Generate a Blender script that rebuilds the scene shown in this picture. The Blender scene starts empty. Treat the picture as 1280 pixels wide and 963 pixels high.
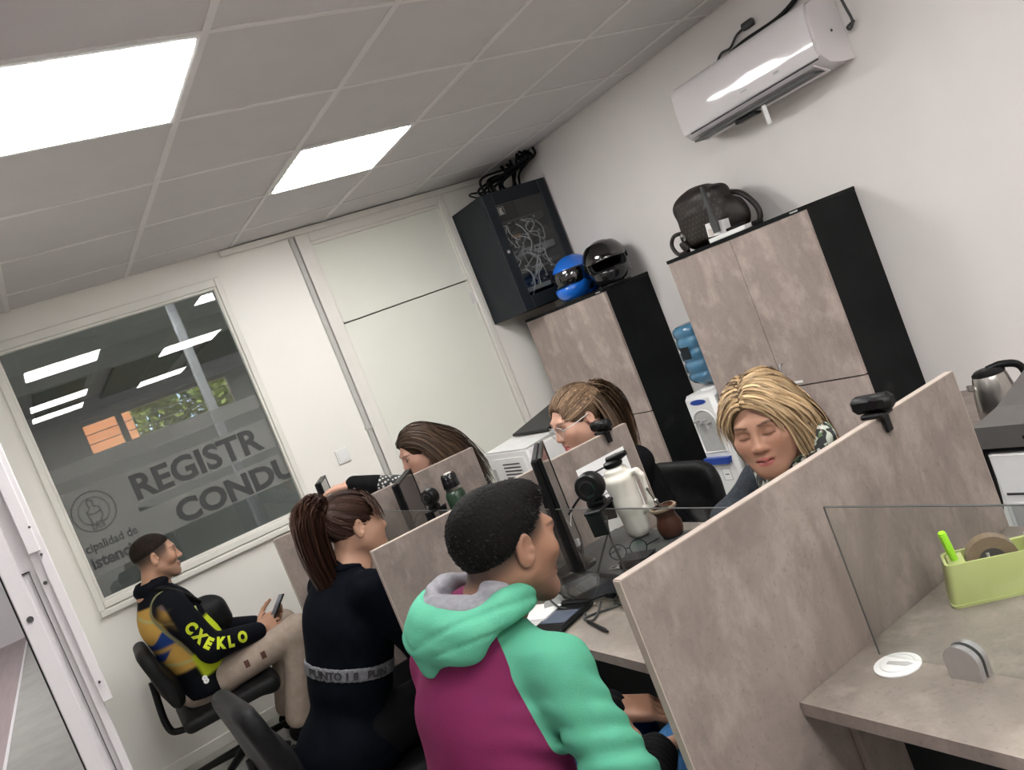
import bpy, bmesh, math, random
import numpy as np
from math import sin, cos, pi, radians, sqrt, atan2
from mathutils import Vector, Matrix
from mathutils.bvhtree import BVHTree

# ---------------------------------------------------------------- camera, world, light, exposure
SC = bpy.context.scene
COL = SC.collection
CAM_Z = 1.535
CR = ((0.79832967, -0.3514794, 0.48901122), (-0.47473574, 0.13231407, 0.87012583), (-0.37053437, -0.92679837, -0.06122959))
cam_d = bpy.data.cameras.new('camera')
cam = bpy.data.objects.new('camera', cam_d)
COL.objects.link(cam)
cam_d.sensor_fit = 'HORIZONTAL'
cam_d.sensor_width = 36.0
cam_d.lens = 1060.5 / 1280 * 36.0
cam_d.clip_start = 0.02
cam.matrix_world = Matrix(((CR[0][0], -CR[0][1], -CR[0][2], 0), (CR[1][0], -CR[1][1], -CR[1][2], 0), (CR[2][0], -CR[2][1], -CR[2][2], CAM_Z), (0, 0, 0, 1)))
SC.camera = cam
SC.view_settings.view_transform = 'Standard'
SC.view_settings.look = 'None'
SC.view_settings.gamma = 1.0
SC.view_settings.exposure = EXPOSURE = 1.2
LAMP = 13.0           # emission of the ceiling light panels
LAMP_COL = (1.0, 0.985, 0.965, 1)
world = bpy.data.worlds.new('world')
SC.world = world
world.use_nodes = True
wn = world.node_tree
wn.nodes['Background'].inputs[0].default_value = (0.62, 0.75, 1.0, 1)
wn.nodes['Background'].inputs[1].default_value = 2.2
SC.cycles.max_bounces = 7
SC.cycles.diffuse_bounces = 4
SC.cycles.sample_clamp_indirect = 6.0
sun_d = bpy.data.lights.new('sun', 'SUN')
sun_d.energy = 6.0
sun_d.angle = 0.02
sun_d.color = (1.0, 0.86, 0.7)
sun = bpy.data.objects.new('sun', sun_d)
COL.objects.link(sun)
sun.rotation_euler = (radians(48), 0, radians(25))

RNG = random.Random(7)
NR = np.random.RandomState(11)

# ---------------------------------------------------------------- pixel helpers (build-time measuring only: 1280 x 963)
_R = np.array(CR).T
_F, _C = 1060.5, np.array([640, 481.5])
def _ray(u, v): return _R.T @ np.array([(u - _C[0]) / _F, (v - _C[1]) / _F, 1.0])
def on_x(u, v, x):
    d = _ray(u, v); p = d * (x / d[0]); p[2] += CAM_Z; return Vector(p)
def on_y(u, v, y):
    d = _ray(u, v); p = d * (y / d[1]); p[2] += CAM_Z; return Vector(p)
def on_z(u, v, z):
    d = _ray(u, v); p = d * ((z - CAM_Z) / d[2]); p[2] = z; return Vector(p)
def at_d(u, v, dist):
    p = _ray(u, v) * dist; p[2] += CAM_Z; return Vector(p)

# ---------------------------------------------------------------- materials
MATS = {}
def srgb(r, g, b):
    f = lambda c: (c / 12.92 if c <= 0.04045 else ((c + 0.055) / 1.055) ** 2.4)
    return (f(r / 255), f(g / 255), f(b / 255), 1)
def mat(name, col, rough=0.5, metal=0.0, emit=None, es=0.0, alpha=None, spec=0.5, col2=None, scale=8.0, detail=6.0, bump=0.0, bscale=60.0, stretch=(1, 1, 1), lo=0.35, hi=0.65, trans=0.0, attr=None, sheen=0.0, coat=0.0, speck=None, ior=None):
    m = bpy.data.materials.new(name); m.use_nodes = True
    t = m.node_tree; N = t.nodes; L = t.links
    b = N['Principled BSDF']
    b.inputs['Base Color'].default_value = col
    b.inputs['Roughness'].default_value = rough
    b.inputs['Metallic'].default_value = metal
    b.inputs['Specular IOR Level'].default_value = spec
    if sheen: b.inputs['Sheen Weight'].default_value = sheen
    if coat: b.inputs['Coat Weight'].default_value = coat
    if trans: b.inputs['Transmission Weight'].default_value = trans
    if ior: b.inputs['IOR'].default_value = ior
    if emit: b.inputs['Emission Color'].default_value = emit; b.inputs['Emission Strength'].default_value = es
    if alpha is not None: b.inputs['Alpha'].default_value = alpha
    tc = None
    if col2 or bump or speck:
        tc = N.new('ShaderNodeTexCoord'); mp = N.new('ShaderNodeMapping'); mp.inputs['Scale'].default_value = stretch
        L.new(tc.outputs['Object'], mp.inputs['Vector'])
    out = None
    if col2:
        nz = N.new('ShaderNodeTexNoise'); nz.inputs['Scale'].default_value = scale; nz.inputs['Detail'].default_value = detail; nz.inputs['Roughness'].default_value = 0.6
        L.new(mp.outputs[0], nz.inputs['Vector'])
        cr = N.new('ShaderNodeValToRGB'); cr.color_ramp.elements[0].position = lo; cr.color_ramp.elements[1].position = hi
        cr.color_ramp.elements[0].color = col; cr.color_ramp.elements[1].color = col2
        L.new(nz.outputs['Fac'], cr.inputs['Fac']); out = cr.outputs['Color']
    if speck:
        nz = N.new('ShaderNodeTexNoise'); nz.inputs['Scale'].default_value = speck[1]; nz.inputs['Detail'].default_value = 3
        L.new(mp.outputs[0], nz.inputs['Vector'])
        rp = N.new('ShaderNodeValToRGB'); rp.color_ramp.elements[0].position = speck[2]; rp.color_ramp.elements[1].position = speck[2] + 0.06
        rp.color_ramp.elements[0].color = (0, 0, 0, 1); rp.color_ramp.elements[1].color = (1, 1, 1, 1)
        L.new(nz.outputs['Fac'], rp.inputs['Fac'])
        mx = N.new('ShaderNodeMix'); mx.data_type = 'RGBA'
        ml = N.new('ShaderNodeMath'); ml.operation = 'MULTIPLY'; ml.inputs[1].default_value = speck[3]
        L.new(rp.outputs['Color'], ml.inputs[0]); L.new(ml.outputs[0], mx.inputs['Factor'])
        if out: L.new(out, mx.inputs['A'])
        else: mx.inputs['A'].default_value = col
        mx.inputs['B'].default_value = speck[0]; out = mx.outputs['Result']
    if attr:
        at = N.new('ShaderNodeAttribute'); at.attribute_name = attr
        if out:
            mx = N.new('ShaderNodeMix'); mx.data_type = 'RGBA'; mx.blend_type = 'MULTIPLY'; mx.inputs['Factor'].default_value = 1
            L.new(out, mx.inputs['A']); L.new(at.outputs['Color'], mx.inputs['B']); out = mx.outputs['Result']
        else: out = at.outputs['Color']
    if out: L.new(out, b.inputs['Base Color'])
    if bump:
        nb = N.new('ShaderNodeTexNoise'); nb.inputs['Scale'].default_value = bscale; nb.inputs['Detail'].default_value = 4
        L.new(mp.outputs[0], nb.inputs['Vector'])
        bp = N.new('ShaderNodeBump'); bp.inputs['Strength'].default_value = bump; bp.inputs['Distance'].default_value = 0.01
        L.new(nb.outputs['Fac'], bp.inputs['Height']); L.new(bp.outputs['Normal'], b.inputs['Normal'])
    MATS[name] = m
    return m
def glass_mat(name, tint=(0.9, 0.93, 0.92, 1), refl=0.08, rough=0.0):
    m = bpy.data.materials.new(name); m.use_nodes = True
    t = m.node_tree; N = t.nodes; L = t.links
    for n in list(N):
        if n.type != 'OUTPUT_MATERIAL': N.remove(n)
    o = [n for n in N if n.type == 'OUTPUT_MATERIAL'][0]
    tr = N.new('ShaderNodeBsdfTransparent'); tr.inputs[0].default_value = tint
    gl = N.new('ShaderNodeBsdfGlossy'); gl.inputs['Roughness'].default_value = rough
    fr = N.new('ShaderNodeLayerWeight'); fr.inputs['Blend'].default_value = 0.5
    pw = N.new('ShaderNodeMath'); pw.operation = 'POWER'; pw.inputs[1].default_value = 4.0
    ml = N.new('ShaderNodeMath'); ml.operation = 'MULTIPLY_ADD'; ml.inputs[1].default_value = 0.75; ml.inputs[2].default_value = refl; ml.use_clamp = True
    mx = N.new('ShaderNodeMixShader')
    L.new(fr.outputs['Facing'], pw.inputs[0]); L.new(pw.outputs[0], ml.inputs[0]); L.new(ml.outputs[0], mx.inputs[0]); L.new(tr.outputs[0], mx.inputs[1]); L.new(gl.outputs[0], mx.inputs[2]); L.new(mx.outputs[0], o.inputs[0])
    MATS[name] = m
    return m
def laminate(name, a, b, c):
    m = mat(name, a, 0.45, col2=b, scale=3.0, detail=14, lo=0.30, hi=0.72, speck=(c, 95.0, 0.61, 0.30), bump=0.04, bscale=90, spec=.35)
    t = m.node_tree; N = t.nodes; L = t.links
    big = [n for n in N if n.type == 'TEX_NOISE' and abs(n.inputs['Scale'].default_value - 3.0) < .01][0]
    big.inputs['Roughness'].default_value = 0.72; big.inputs['Distortion'].default_value = 0.7
    mp = N.new('ShaderNodeMapping'); mp.inputs['Scale'].default_value = (1.5, 1.2, .8); mp.inputs['Rotation'].default_value = (.2, .3, .5)
    tc = [n for n in N if n.type == 'TEX_COORD'][0]; L.new(tc.outputs['Object'], mp.inputs[0]); L.new(mp.outputs[0], big.inputs['Vector'])
    # pale mineral clouds over the base tone
    cl = N.new('ShaderNodeTexNoise'); cl.inputs['Scale'].default_value = 7.0; cl.inputs['Detail'].default_value = 9; cl.inputs['Roughness'].default_value = .68; L.new(mp.outputs[0], cl.inputs['Vector'])
    rp = N.new('ShaderNodeValToRGB'); rp.color_ramp.elements[0].position = .50; rp.color_ramp.elements[1].position = .74
    rp.color_ramp.elements[0].color = (0, 0, 0, 1); rp.color_ramp.elements[1].color = (.6, .6, .6, 1); L.new(cl.outputs['Fac'], rp.inputs['Fac'])
    mx = N.new('ShaderNodeMix'); mx.data_type = 'RGBA'; b_ = N['Principled BSDF']; src = b_.inputs['Base Color'].links[0].from_socket
    L.new(rp.outputs['Color'], mx.inputs['Factor']); L.new(src, mx.inputs['A']); mx.inputs['B'].default_value = tuple(min(1, v * 1.45) for v in b[:3]) + (1,); L.new(mx.outputs['Result'], b_.inputs['Base Color'])
    return m

M = {}
M['wall'] = mat('wall_paint', (0.76, 0.725, 0.705, 1), 0.62, col2=(0.80, 0.765, 0.745, 1), scale=1.5, bump=0.03, bscale=120)
M['back'] = mat('partition_paint', (0.84, 0.82, 0.77, 1), 0.45, col2=(0.875, 0.855, 0.81, 1), scale=1.1)
M['frame'] = mat('cream_frame_paint', (0.74, 0.72, 0.67, 1), 0.4, col2=(0.79, 0.77, 0.72, 1), scale=3)
M['doorp'] = mat('door_board', (0.77, 0.775, 0.70, 1), 0.38, col2=(0.80, 0.805, 0.735, 1), scale=1.2)
M['tile'] = mat('ceiling_board', (0.60, 0.575, 0.575, 1), 0.85, col2=(0.63, 0.605, 0.605, 1), scale=3, bump=0.05, bscale=200)
M['rail'] = mat('rail_white', (0.74, 0.72, 0.71, 1), 0.5, col2=(0.70, 0.68, 0.67, 1), scale=4)
M['lamp'] = mat('lamp_panel', (1, 1, 1, 1), 0.5, emit=LAMP_COL, es=LAMP)
M['lamprim'] = mat('lamp_rim', (0.85, 0.85, 0.84, 1), 0.4, col2=(0.82, 0.82, 0.81, 1))
M['floor'] = mat('floor_tile', (0.40, 0.40, 0.375, 1), 0.25, col2=(0.47, 0.465, 0.44, 1), scale=4)
M['grout'] = mat('grout', (0.3, 0.3, 0.28, 1), 0.8, col2=(0.35, 0.34, 0.32, 1))
M['hallfloor'] = mat('hall_floor_boards', (0.33, 0.265, 0.27, 1), 0.4, col2=(0.42, 0.345, 0.345, 1), scale=3, stretch=(6, 0.4, 1))
M['hallwall'] = mat('hall_wall_paint', (0.58, 0.59, 0.58, 1), 0.7, col2=(0.62, 0.63, 0.62, 1), scale=1)
M['hallwhite'] = mat('hall_white_paint', (0.82, 0.80, 0.82, 1), 0.6, col2=(0.85, 0.83, 0.85, 1), scale=1)
M['green'] = mat('green_board', (0.03, 0.09, 0.05, 1), 0.5, col2=(0.04, 0.11, 0.06, 1), scale=2)
M['pillar'] = mat('pillar_paint', (0.6, 0.6, 0.66, 1), 0.5, col2=(0.65, 0.65, 0.7, 1), scale=2)
M['lam'] = laminate('concrete_laminate', (0.155, 0.127, 0.112, 1), (0.315, 0.262, 0.235, 1), (0.12, 0.10, 0.09, 1))
M['lamdesk'] = laminate('concrete_laminate_desk', (0.165, 0.139, 0.12, 1), (0.285, 0.245, 0.212, 1), (0.12, 0.10, 0.087, 1))
M['lamcab'] = laminate('concrete_laminate_cabinet', (0.25, 0.20, 0.182, 1), (0.45, 0.372, 0.335, 1), (0.19, 0.152, 0.137, 1))
M['edge'] = mat('edge_banding', (0.36, 0.295, 0.255, 1), 0.5, col2=(0.41, 0.34, 0.295, 1), scale=20)
M['slate'] = mat('black_slate_laminate', (0.005, 0.006, 0.0065, 1), 0.5, spec=.12, col2=(0.010, 0.0115, 0.012, 1), scale=5, speck=((0.05, 0.05, 0.05, 1), 3.0, 0.66, 0.3))
M['blackpl'] = mat('black_plastic', (0.0045, 0.0045, 0.005, 1), 0.4, spec=.22, col2=(0.006, 0.006, 0.0065, 1), scale=30)
M['blackgl'] = mat('glossy_black_plastic', (0.008, 0.008, 0.009, 1), 0.12, col2=(0.012, 0.012, 0.013, 1), scale=30)
M['blackfab'] = mat('black_vinyl', (0.006, 0.006, 0.0064, 1), 0.5, spec=.16, col2=(0.010, 0.010, 0.0106, 1), scale=40, bump=0.15, bscale=300)
M['greypl'] = mat('grey_plastic', (0.045, 0.047, 0.047, 1), 0.45, col2=(0.055, 0.057, 0.057, 1), scale=30)
M['greylid'] = mat('copier_grey', (0.085, 0.078, 0.075, 1), 0.5, col2=(0.10, 0.092, 0.088, 1), scale=20)
M['greylight'] = mat('light_grey_plastic', (0.42, 0.42, 0.41, 1), 0.4, col2=(0.45, 0.45, 0.44, 1), scale=20)
M['whitepl'] = mat('white_plastic', (0.78, 0.78, 0.77, 1), 0.32, col2=(0.81, 0.81, 0.80, 1), scale=10)
M['acwhite'] = mat('glossy_white_plastic', (0.74, 0.71, 0.72, 1), 0.09, col2=(0.76, 0.73, 0.74, 1), scale=4, coat=0.4)
M['rackblue'] = mat('rack_steel', (0.013, 0.017, 0.021, 1), 0.45, spec=.18, col2=(0.016, 0.02, 0.025, 1), scale=8)
M['rackdark'] = mat('rack_inside', (0.02, 0.021, 0.024, 1), 0.5, col2=(0.025, 0.026, 0.03, 1), scale=8)
M['steel'] = mat('brushed_steel', (0.42, 0.40, 0.37, 1), 0.28, metal=1.0, col2=(0.45, 0.43, 0.41, 1), scale=6, stretch=(30, 30, 0.6))
M['alu'] = mat('aluminium', (0.55, 0.55, 0.56, 1), 0.35, metal=0.85, col2=(0.6, 0.6, 0.61, 1), scale=20)
M['whitealu'] = mat('white_aluminium', (0.66, 0.635, 0.65, 1), 0.3, col2=(0.69, 0.665, 0.68, 1), scale=4)
M['paper'] = mat('paper', (0.82, 0.82, 0.81, 1), 0.8, col2=(0.85, 0.85, 0.84, 1), scale=6)
M['ink'] = mat('dark_ink', (0.03, 0.03, 0.035, 1), 0.6, col2=(0.04, 0.04, 0.045, 1))
M['lime'] = mat('lime_plastic', (0.46, 0.51, 0.20, 1), 0.38, col2=(0.49, 0.54, 0.22, 1), scale=8)
M['neon'] = mat('neon_marker', (0.36, 0.82, 0.02, 1), 0.3, col2=(0.40, 0.86, 0.03, 1), scale=8)
M['tape'] = mat('tape_roll', (0.20, 0.145, 0.10, 1), 0.25, col2=(0.25, 0.185, 0.13, 1), scale=40, stretch=(1, 1, 20))
M['core'] = mat('tape_core', (0.06, 0.05, 0.05, 1), 0.5, col2=(0.08, 0.07, 0.07, 1))
M['blue'] = mat('blue_plastic', (0.01, 0.05, 0.30, 1), 0.3, col2=(0.015, 0.06, 0.34, 1), scale=9)
M['helmblue'] = mat('blue_helmet_shell', (0.01, 0.14, 0.62, 1), 0.22, col2=(0.012, 0.16, 0.68, 1), scale=6, coat=0.5)
M['water'] = mat('blue_water_bottle', (0.05, 0.19, 0.33, 1), 0.12, col2=(0.09, 0.26, 0.42, 1), scale=5, alpha=0.8, coat=0.5)
M['green_th'] = mat('green_enamel', (0.012, 0.032, 0.017, 1), 0.35, col2=(0.028, 0.06, 0.034, 1), scale=9)
M['jug'] = mat('cream_enamel', (0.66, 0.635, 0.56, 1), 0.35, col2=(0.77, 0.75, 0.69, 1), scale=7)
M['gourd'] = mat('brown_gourd', (0.05, 0.016, 0.009, 1), 0.35, col2=(0.085, 0.03, 0.016, 1), scale=16)
M['bag'] = mat('brown_monogram_canvas', (0.008, 0.0048, 0.0035, 1), 0.5, col2=(0.015, 0.009, 0.006, 1), scale=30)
M['bagdot'] = mat('tan_print', (0.085, 0.052, 0.03, 1), 0.5, col2=(0.10, 0.062, 0.037, 1))
M['screen'] = mat('dark_screen', (0.02, 0.02, 0.022, 1), 0.12, col2=(0.025, 0.025, 0.027, 1))
M['padscr'] = mat('signature_screen', (0.09, 0.11, 0.15, 1), 0.2, col2=(0.10, 0.12, 0.17, 1))
M['cardb'] = mat('pale_box', (0.62, 0.55, 0.50, 1), 0.7, col2=(0.68, 0.61, 0.56, 1), scale=12)
M['cable_w'] = mat('white_cable', (0.55, 0.54, 0.52, 1), 0.5, col2=(0.6, 0.59, 0.57, 1))
M['orange'] = mat('amber_part', (0.4, 0.17, 0.05, 1), 0.5, col2=(0.45, 0.2, 0.06, 1))
M['hole'] = mat('dark_void', (0.004, 0.004, 0.004, 1), 0.9, col2=(0.006, 0.006, 0.006, 1))
M['conduit'] = mat('grey_conduit', (0.46, 0.455, 0.43, 1), 0.45, col2=(0.50, 0.495, 0.47, 1), scale=8)
M['leaf'] = mat('tree_leaves', (0.10, 0.17, 0.03, 1), 0.6, col2=(0.30, 0.34, 0.08, 1), scale=6)
M['terra'] = mat('orange_render', (0.75, 0.30, 0.14, 1), 0.8, col2=(0.82, 0.4, 0.2, 1), scale=3)
G = {}
G['window'] = glass_mat('dark_window_glass', (0.50, 0.52, 0.51, 1), 0.085)
G['screen'] = glass_mat('clear_screen_glass', (0.945, 0.96, 0.95, 1), 0.035)
G['rack'] = glass_mat('smoked_rack_glass', (0.80, 0.82, 0.83, 1), 0.05)
G['visor'] = glass_mat('smoked_visor', (0.45, 0.45, 0.44, 1), 0.12)
G['lens'] = glass_mat('spectacle_lens', (0.93, 0.94, 0.95, 1), 0.06)
def film_mat(name, col, fac):
    m = bpy.data.materials.new(name); m.use_nodes = True
    t = m.node_tree; N = t.nodes; L = t.links
    b = N['Principled BSDF']; b.inputs['Roughness'].default_value = 0.6
    tc = N.new('ShaderNodeTexCoord'); nz = N.new('ShaderNodeTexNoise'); nz.inputs['Scale'].default_value = 5
    L.new(tc.outputs['Object'], nz.inputs['Vector'])
    cr = N.new('ShaderNodeValToRGB'); cr.color_ramp.elements[0].color = col; cr.color_ramp.elements[1].color = tuple(min(1, c * 1.12) for c in col[:3]) + (1,)
    L.new(nz.outputs['Fac'], cr.inputs['Fac']); L.new(cr.outputs[0], b.inputs['Base Color'])
    b.inputs['Alpha'].default_value = fac
    MATS[name] = m
    return m
G['film'] = film_mat('frosted_film', (0.27, 0.275, 0.262, 1), 0.42)
G['filmink'] = film_mat('dark_window_lettering', (0.055, 0.058, 0.058, 1), 0.85)
G['filmpale'] = film_mat('faint_window_lettering', (0.10, 0.105, 0.10, 1), 0.6)

# ---------------------------------------------------------------- mesh builder
class MB:
    def __init__(s): s.v = []; s.f = []
    def add(s, vs, fs):
        o = len(s.v); s.v += [tuple(v) for v in vs]; s.f += [tuple(i + o for i in f) for f in fs]; return s
    def box(s, c, size, rot=None, bev=0.0):
        hx, hy, hz = size[0] / 2, size[1] / 2, size[2] / 2
        c = Vector(c)
        if bev <= 0:
            vs = [Vector((x, y, z)) for x in (-hx, hx) for y in (-hy, hy) for z in (-hz, hz)]
            fs = [(0, 1, 3, 2), (4, 6, 7, 5), (0, 4, 5, 1), (2, 3, 7, 6), (0, 2, 6, 4), (1, 5, 7, 3)]
        else:
            b = min(bev, hx * .99, hy * .99, hz * .99)
            vs = []; idx = {}
            for sx in (-1, 1):
                for sy in (-1, 1):
                    for sz in (-1, 1):
                        for a in range(3):
                            p = [sx * (hx - b), sy * (hy - b), sz * (hz - b)]
                            p[a] = (sx * hx, sy * hy, sz * hz)[a]
                            idx[(sx, sy, sz, a)] = len(vs); vs.append(Vector(p))
            fs = []
            for a in range(3):
                o1, o2 = (a + 1) % 3, (a + 2) % 3
                for sg in (-1, 1):
                    q = []
                    for (u, w) in ((-1, -1), (1, -1), (1, 1), (-1, 1)):
                        k = [0, 0, 0]; k[a] = sg; k[o1] = u; k[o2] = w
                        q.append(idx[tuple(k) + (a,)])
                    fs.append(tuple(q if sg > 0 else q[::-1]))
            for a in range(3):
                o1, o2 = (a + 1) % 3, (a + 2) % 3
                for u in (-1, 1):
                    for w in (-1, 1):
                        k0 = [0, 0, 0]; k1 = [0, 0, 0]
                        k0[a] = -1; k1[a] = 1
                        for k in (k0, k1): k[o1] = u; k[o2] = w
                        q = [idx[tuple(k0) + (o1,)], idx[tuple(k1) + (o1,)], idx[tuple(k1) + (o2,)], idx[tuple(k0) + (o2,)]]
                        fs.append(tuple(q[::-1] if u * w > 0 else q))
            for sx in (-1, 1):
                for sy in (-1, 1):
                    for sz in (-1, 1):
                        q = [idx[(sx, sy, sz, a)] for a in range(3)]
                        fs.append(tuple(q if sx * sy * sz > 0 else q[::-1]))
        if rot is not None:
            R = rot if isinstance(rot, Matrix) else Matrix.Rotation(rot, 3, 'Z')
            vs = [R @ v for v in vs]
        return s.add([v + c for v in vs], fs)
    def bx(s, x0, x1, y0, y1, z0, z1, bev=0.0):
        return s.box(((x0 + x1) / 2, (y0 + y1) / 2, (z0 + z1) / 2), (abs(x1 - x0), abs(y1 - y0), abs(z1 - z0)), None, bev)
    def tube(s, pts, r, n=8, cap=True):
        pts = [Vector(p) for p in pts]
        rs = r if isinstance(r, (list, tuple)) else [r] * len(pts)
        up = Vector((0, 0, 1)); vs = []; fs = []
        prev = None
        for i, p in enumerate(pts):
            d = (pts[min(i + 1, len(pts) - 1)] - pts[max(i - 1, 0)])
            d = d.normalized() if d.length > 1e-9 else Vector((0, 0, 1))
            if prev is None:
                a = d.cross(up) if abs(d.dot(up)) < .95 else d.cross(Vector((1, 0, 0)))
            else:
                a = prev - d * prev.dot(d)
                if a.length < 1e-6: a = d.cross(up)
            a.normalize(); prev = a; b = d.cross(a)
            for k in range(n):
                t = 2 * pi * k / n; vs.append(p + (a * cos(t) + b * sin(t)) * rs[i])
        for i in range(len(pts) - 1):
            for k in range(n):
                k2 = (k + 1) % n; fs.append((i * n + k, i * n + k2, (i + 1) * n + k2, (i + 1) * n + k))
        if cap:
            fs.append(tuple(range(n))[::-1]); fs.append(tuple((len(pts) - 1) * n + k for k in range(n)))
        return s.add(vs, fs)
    def cyl(s, a, b, r, r2=None, n=20): return s.tube([a, b], [r, r if r2 is None else r2], n)
    def lathe(s, c, prof, n=28, axis=None, cap=True):
        c = Vector(c); vs = []; fs = []
        Q = Vector((0, 0, 1)).rotation_difference(Vector(axis)).to_matrix() if axis is not None else Matrix.Identity(3)
        for (r, z) in prof:
            for k in range(n):
                t = 2 * pi * k / n; vs.append(c + Q @ Vector((r * cos(t), r * sin(t), z)))
        for i in range(len(prof) - 1):
            for k in range(n):
                k2 = (k + 1) % n; fs.append((i * n + k, i * n + k2, (i + 1) * n + k2, (i + 1) * n + k))
        if cap:
            fs.append(tuple(range(n))[::-1]); fs.append(tuple((len(prof) - 1) * n + k for k in range(n)))
        return s.add(vs, fs)
    def prism(s, poly, d, o=(0, 0, 0), ex=(1, 0, 0), ey=(0, 1, 0)):
        ex, ey, o = Vector(ex), Vector(ey), Vector(o); nz = ex.cross(ey).normalized() * d
        n = len(poly)
        vs = [o + ex * a + ey * b for a, b in poly]; vs += [v + nz for v in vs]
        fs = [tuple(range(n))[::-1], tuple(range(n, 2 * n))] + [(k, (k + 1) % n, n + (k + 1) % n, n + k) for k in range(n)]
        return s.add(vs, fs)
    def loft(s, rings, cap=True):
        n = len(rings[0]); vs = [v for r in rings for v in r]; fs = []
        for i in range(len(rings) - 1):
            for k in range(n):
                k2 = (k + 1) % n; fs.append((i * n + k, i * n + k2, (i + 1) * n + k2, (i + 1) * n + k))
        if cap: fs.append(tuple(range(n))[::-1]); fs.append(tuple((len(rings) - 1) * n + k for k in range(n)))
        return s.add(vs, fs)
    def ell(s, c, r, nu=16, nv=10, R=None):
        c = Vector(c); rings = []
        for i in range(1, nv):
            t = pi * i / nv; ring = []
            for k in range(nu):
                p = 2 * pi * k / nu; v = Vector((r[0] * sin(t) * cos(p), r[1] * sin(t) * sin(p), -r[2] * cos(t)))
                ring.append(c + (R @ v if R else v))
            rings.append(ring)
        return s.loft(rings)

PARENT_W = {}
def link(o, parent=None):
    COL.objects.link(o)
    if parent is not None: o.parent = parent
    return o
def wmat(o): return PARENT_W.get(o.name, Matrix.Identity(4))
def obj(name, mb, m, parent=None, smooth=None, local=False, origin=None, bev=0.0):
    """links one mesh object; vertices come in world space unless local=True (then in the parent's own space)"""
    vs = mb.v
    W = wmat(parent) if parent is not None else Matrix.Identity(4)
    base = Matrix.Identity(4)
    if parent is None and not local:
        xs = [v[0] for v in vs]; ys = [v[1] for v in vs]; zs = [v[2] for v in vs]
        o_ = Vector(((min(xs) + max(xs)) / 2, (min(ys) + max(ys)) / 2, min(zs))) if origin is None else Vector(origin)
        base = Matrix.Translation(o_)
    inv = (base.inverted() if parent is None else W.inverted()) if not local else Matrix.Identity(4)
    arr = np.array(vs, dtype=float).reshape(-1, 3)
    I = np.array(inv)
    arr = arr @ I[:3, :3].T + I[:3, 3]
    me = bpy.data.meshes.new(name)
    me.from_pydata([tuple(a) for a in arr], [], mb.f)
    ms = m if isinstance(m, (list, tuple)) else [m]
    for q in ms: me.materials.append(q)
    if smooth is not None:
        me.polygons.foreach_set('use_smooth', [True] * len(me.polygons))
        if smooth < 180: me.set_sharp_from_angle(angle=radians(smooth))
    me.update()
    o = bpy.data.objects.new(name, me)
    link(o, parent)
    o.matrix_local = base
    PARENT_W[o.name] = W @ base
    return o
def thing(name, label, cat, loc, rotz=0.0, group=None):
    o = bpy.data.objects.new(name, None); COL.objects.link(o)
    o.empty_display_size = 0.1
    o.location = loc; o.rotation_euler = (0, 0, rotz)
    PARENT_W[o.name] = Matrix.Translation(Vector(loc)) @ Matrix.Rotation(rotz, 4, 'Z')
    o['label'] = label; o['category'] = cat
    if group: o['group'] = group
    return o
def tag(o, label, cat, group=None):
    o['label'] = label; o['category'] = cat
    if group: o['group'] = group
    return o
def struct(o, label=None):
    o['kind'] = 'structure'
    if label: o['label'] = label
    return o
def share(name, src, parent, delta):
    c = bpy.data.objects.new(name, src.data); link(c, parent); c.matrix_local = src.matrix_local.copy()
    c.matrix_local = Matrix.Translation(Vector(delta)) @ src.matrix_local
    PARENT_W[c.name] = wmat(parent) @ c.matrix_local if parent else c.matrix_local
    return c
def text_mb(body, size, o, ex, ey, depth=0.0008, bold=0.0, align='LEFT', sx=1.0):
    """lettering as thin mesh laid in the plane (ex, ey)"""
    cu = bpy.data.curves.new('lettering', 'FONT'); cu.body = body; cu.size = size; cu.offset = bold; cu.extrude = depth / 2; cu.align_x = align
    cu.resolution_u = 3
    ob = bpy.data.objects.new('lettering', cu); COL.objects.link(ob)
    dg = bpy.context.evaluated_depsgraph_get(); me = ob.evaluated_get(dg).to_mesh()
    ex, ey, o = Vector(ex).normalized(), Vector(ey).normalized(), Vector(o); ez = ex.cross(ey)
    mb = MB(); mb.add([o + ex * (v.co.x * sx) + ey * v.co.y + ez * (v.co.z + depth / 2) for v in me.vertices], [tuple(p.vertices) for p in me.polygons])
    ob.evaluated_get(dg).to_mesh_clear(); bpy.data.objects.remove(ob); bpy.data.curves.remove(cu)
    return mb
def curve_pts(ctrl, n=16):
    """Catmull-Rom through the control points"""
    P = [Vector(c) for c in ctrl]; P = [P[0] * 2 - P[1]] + P + [P[-1] * 2 - P[-2]]
    out = []
    for i in range(1, len(P) - 2):
        for k in range(n):
            t = k / n; a, b, c, d = P[i - 1], P[i], P[i + 1], P[i + 2]
            out.append(0.5 * ((2 * b) + (c - a) * t + (2 * a - 5 * b + 4 * c - d) * t * t + (3 * b - a - 3 * c + d) * t ** 3))
    out.append(P[-2].copy())
    return out
# ---------------------------------------------------------------- the setting
YB, XR, ZC = 5.06, 3.42, 2.595
XL = -0.115                      # office side of the left partition
def grid_lines(a, step, lo, hi):
    k = math.ceil((lo - a) / step - 1e-6); out = []
    while a + k * step < hi + 1e-6: out.append(a + k * step); k += 1
    return out
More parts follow.
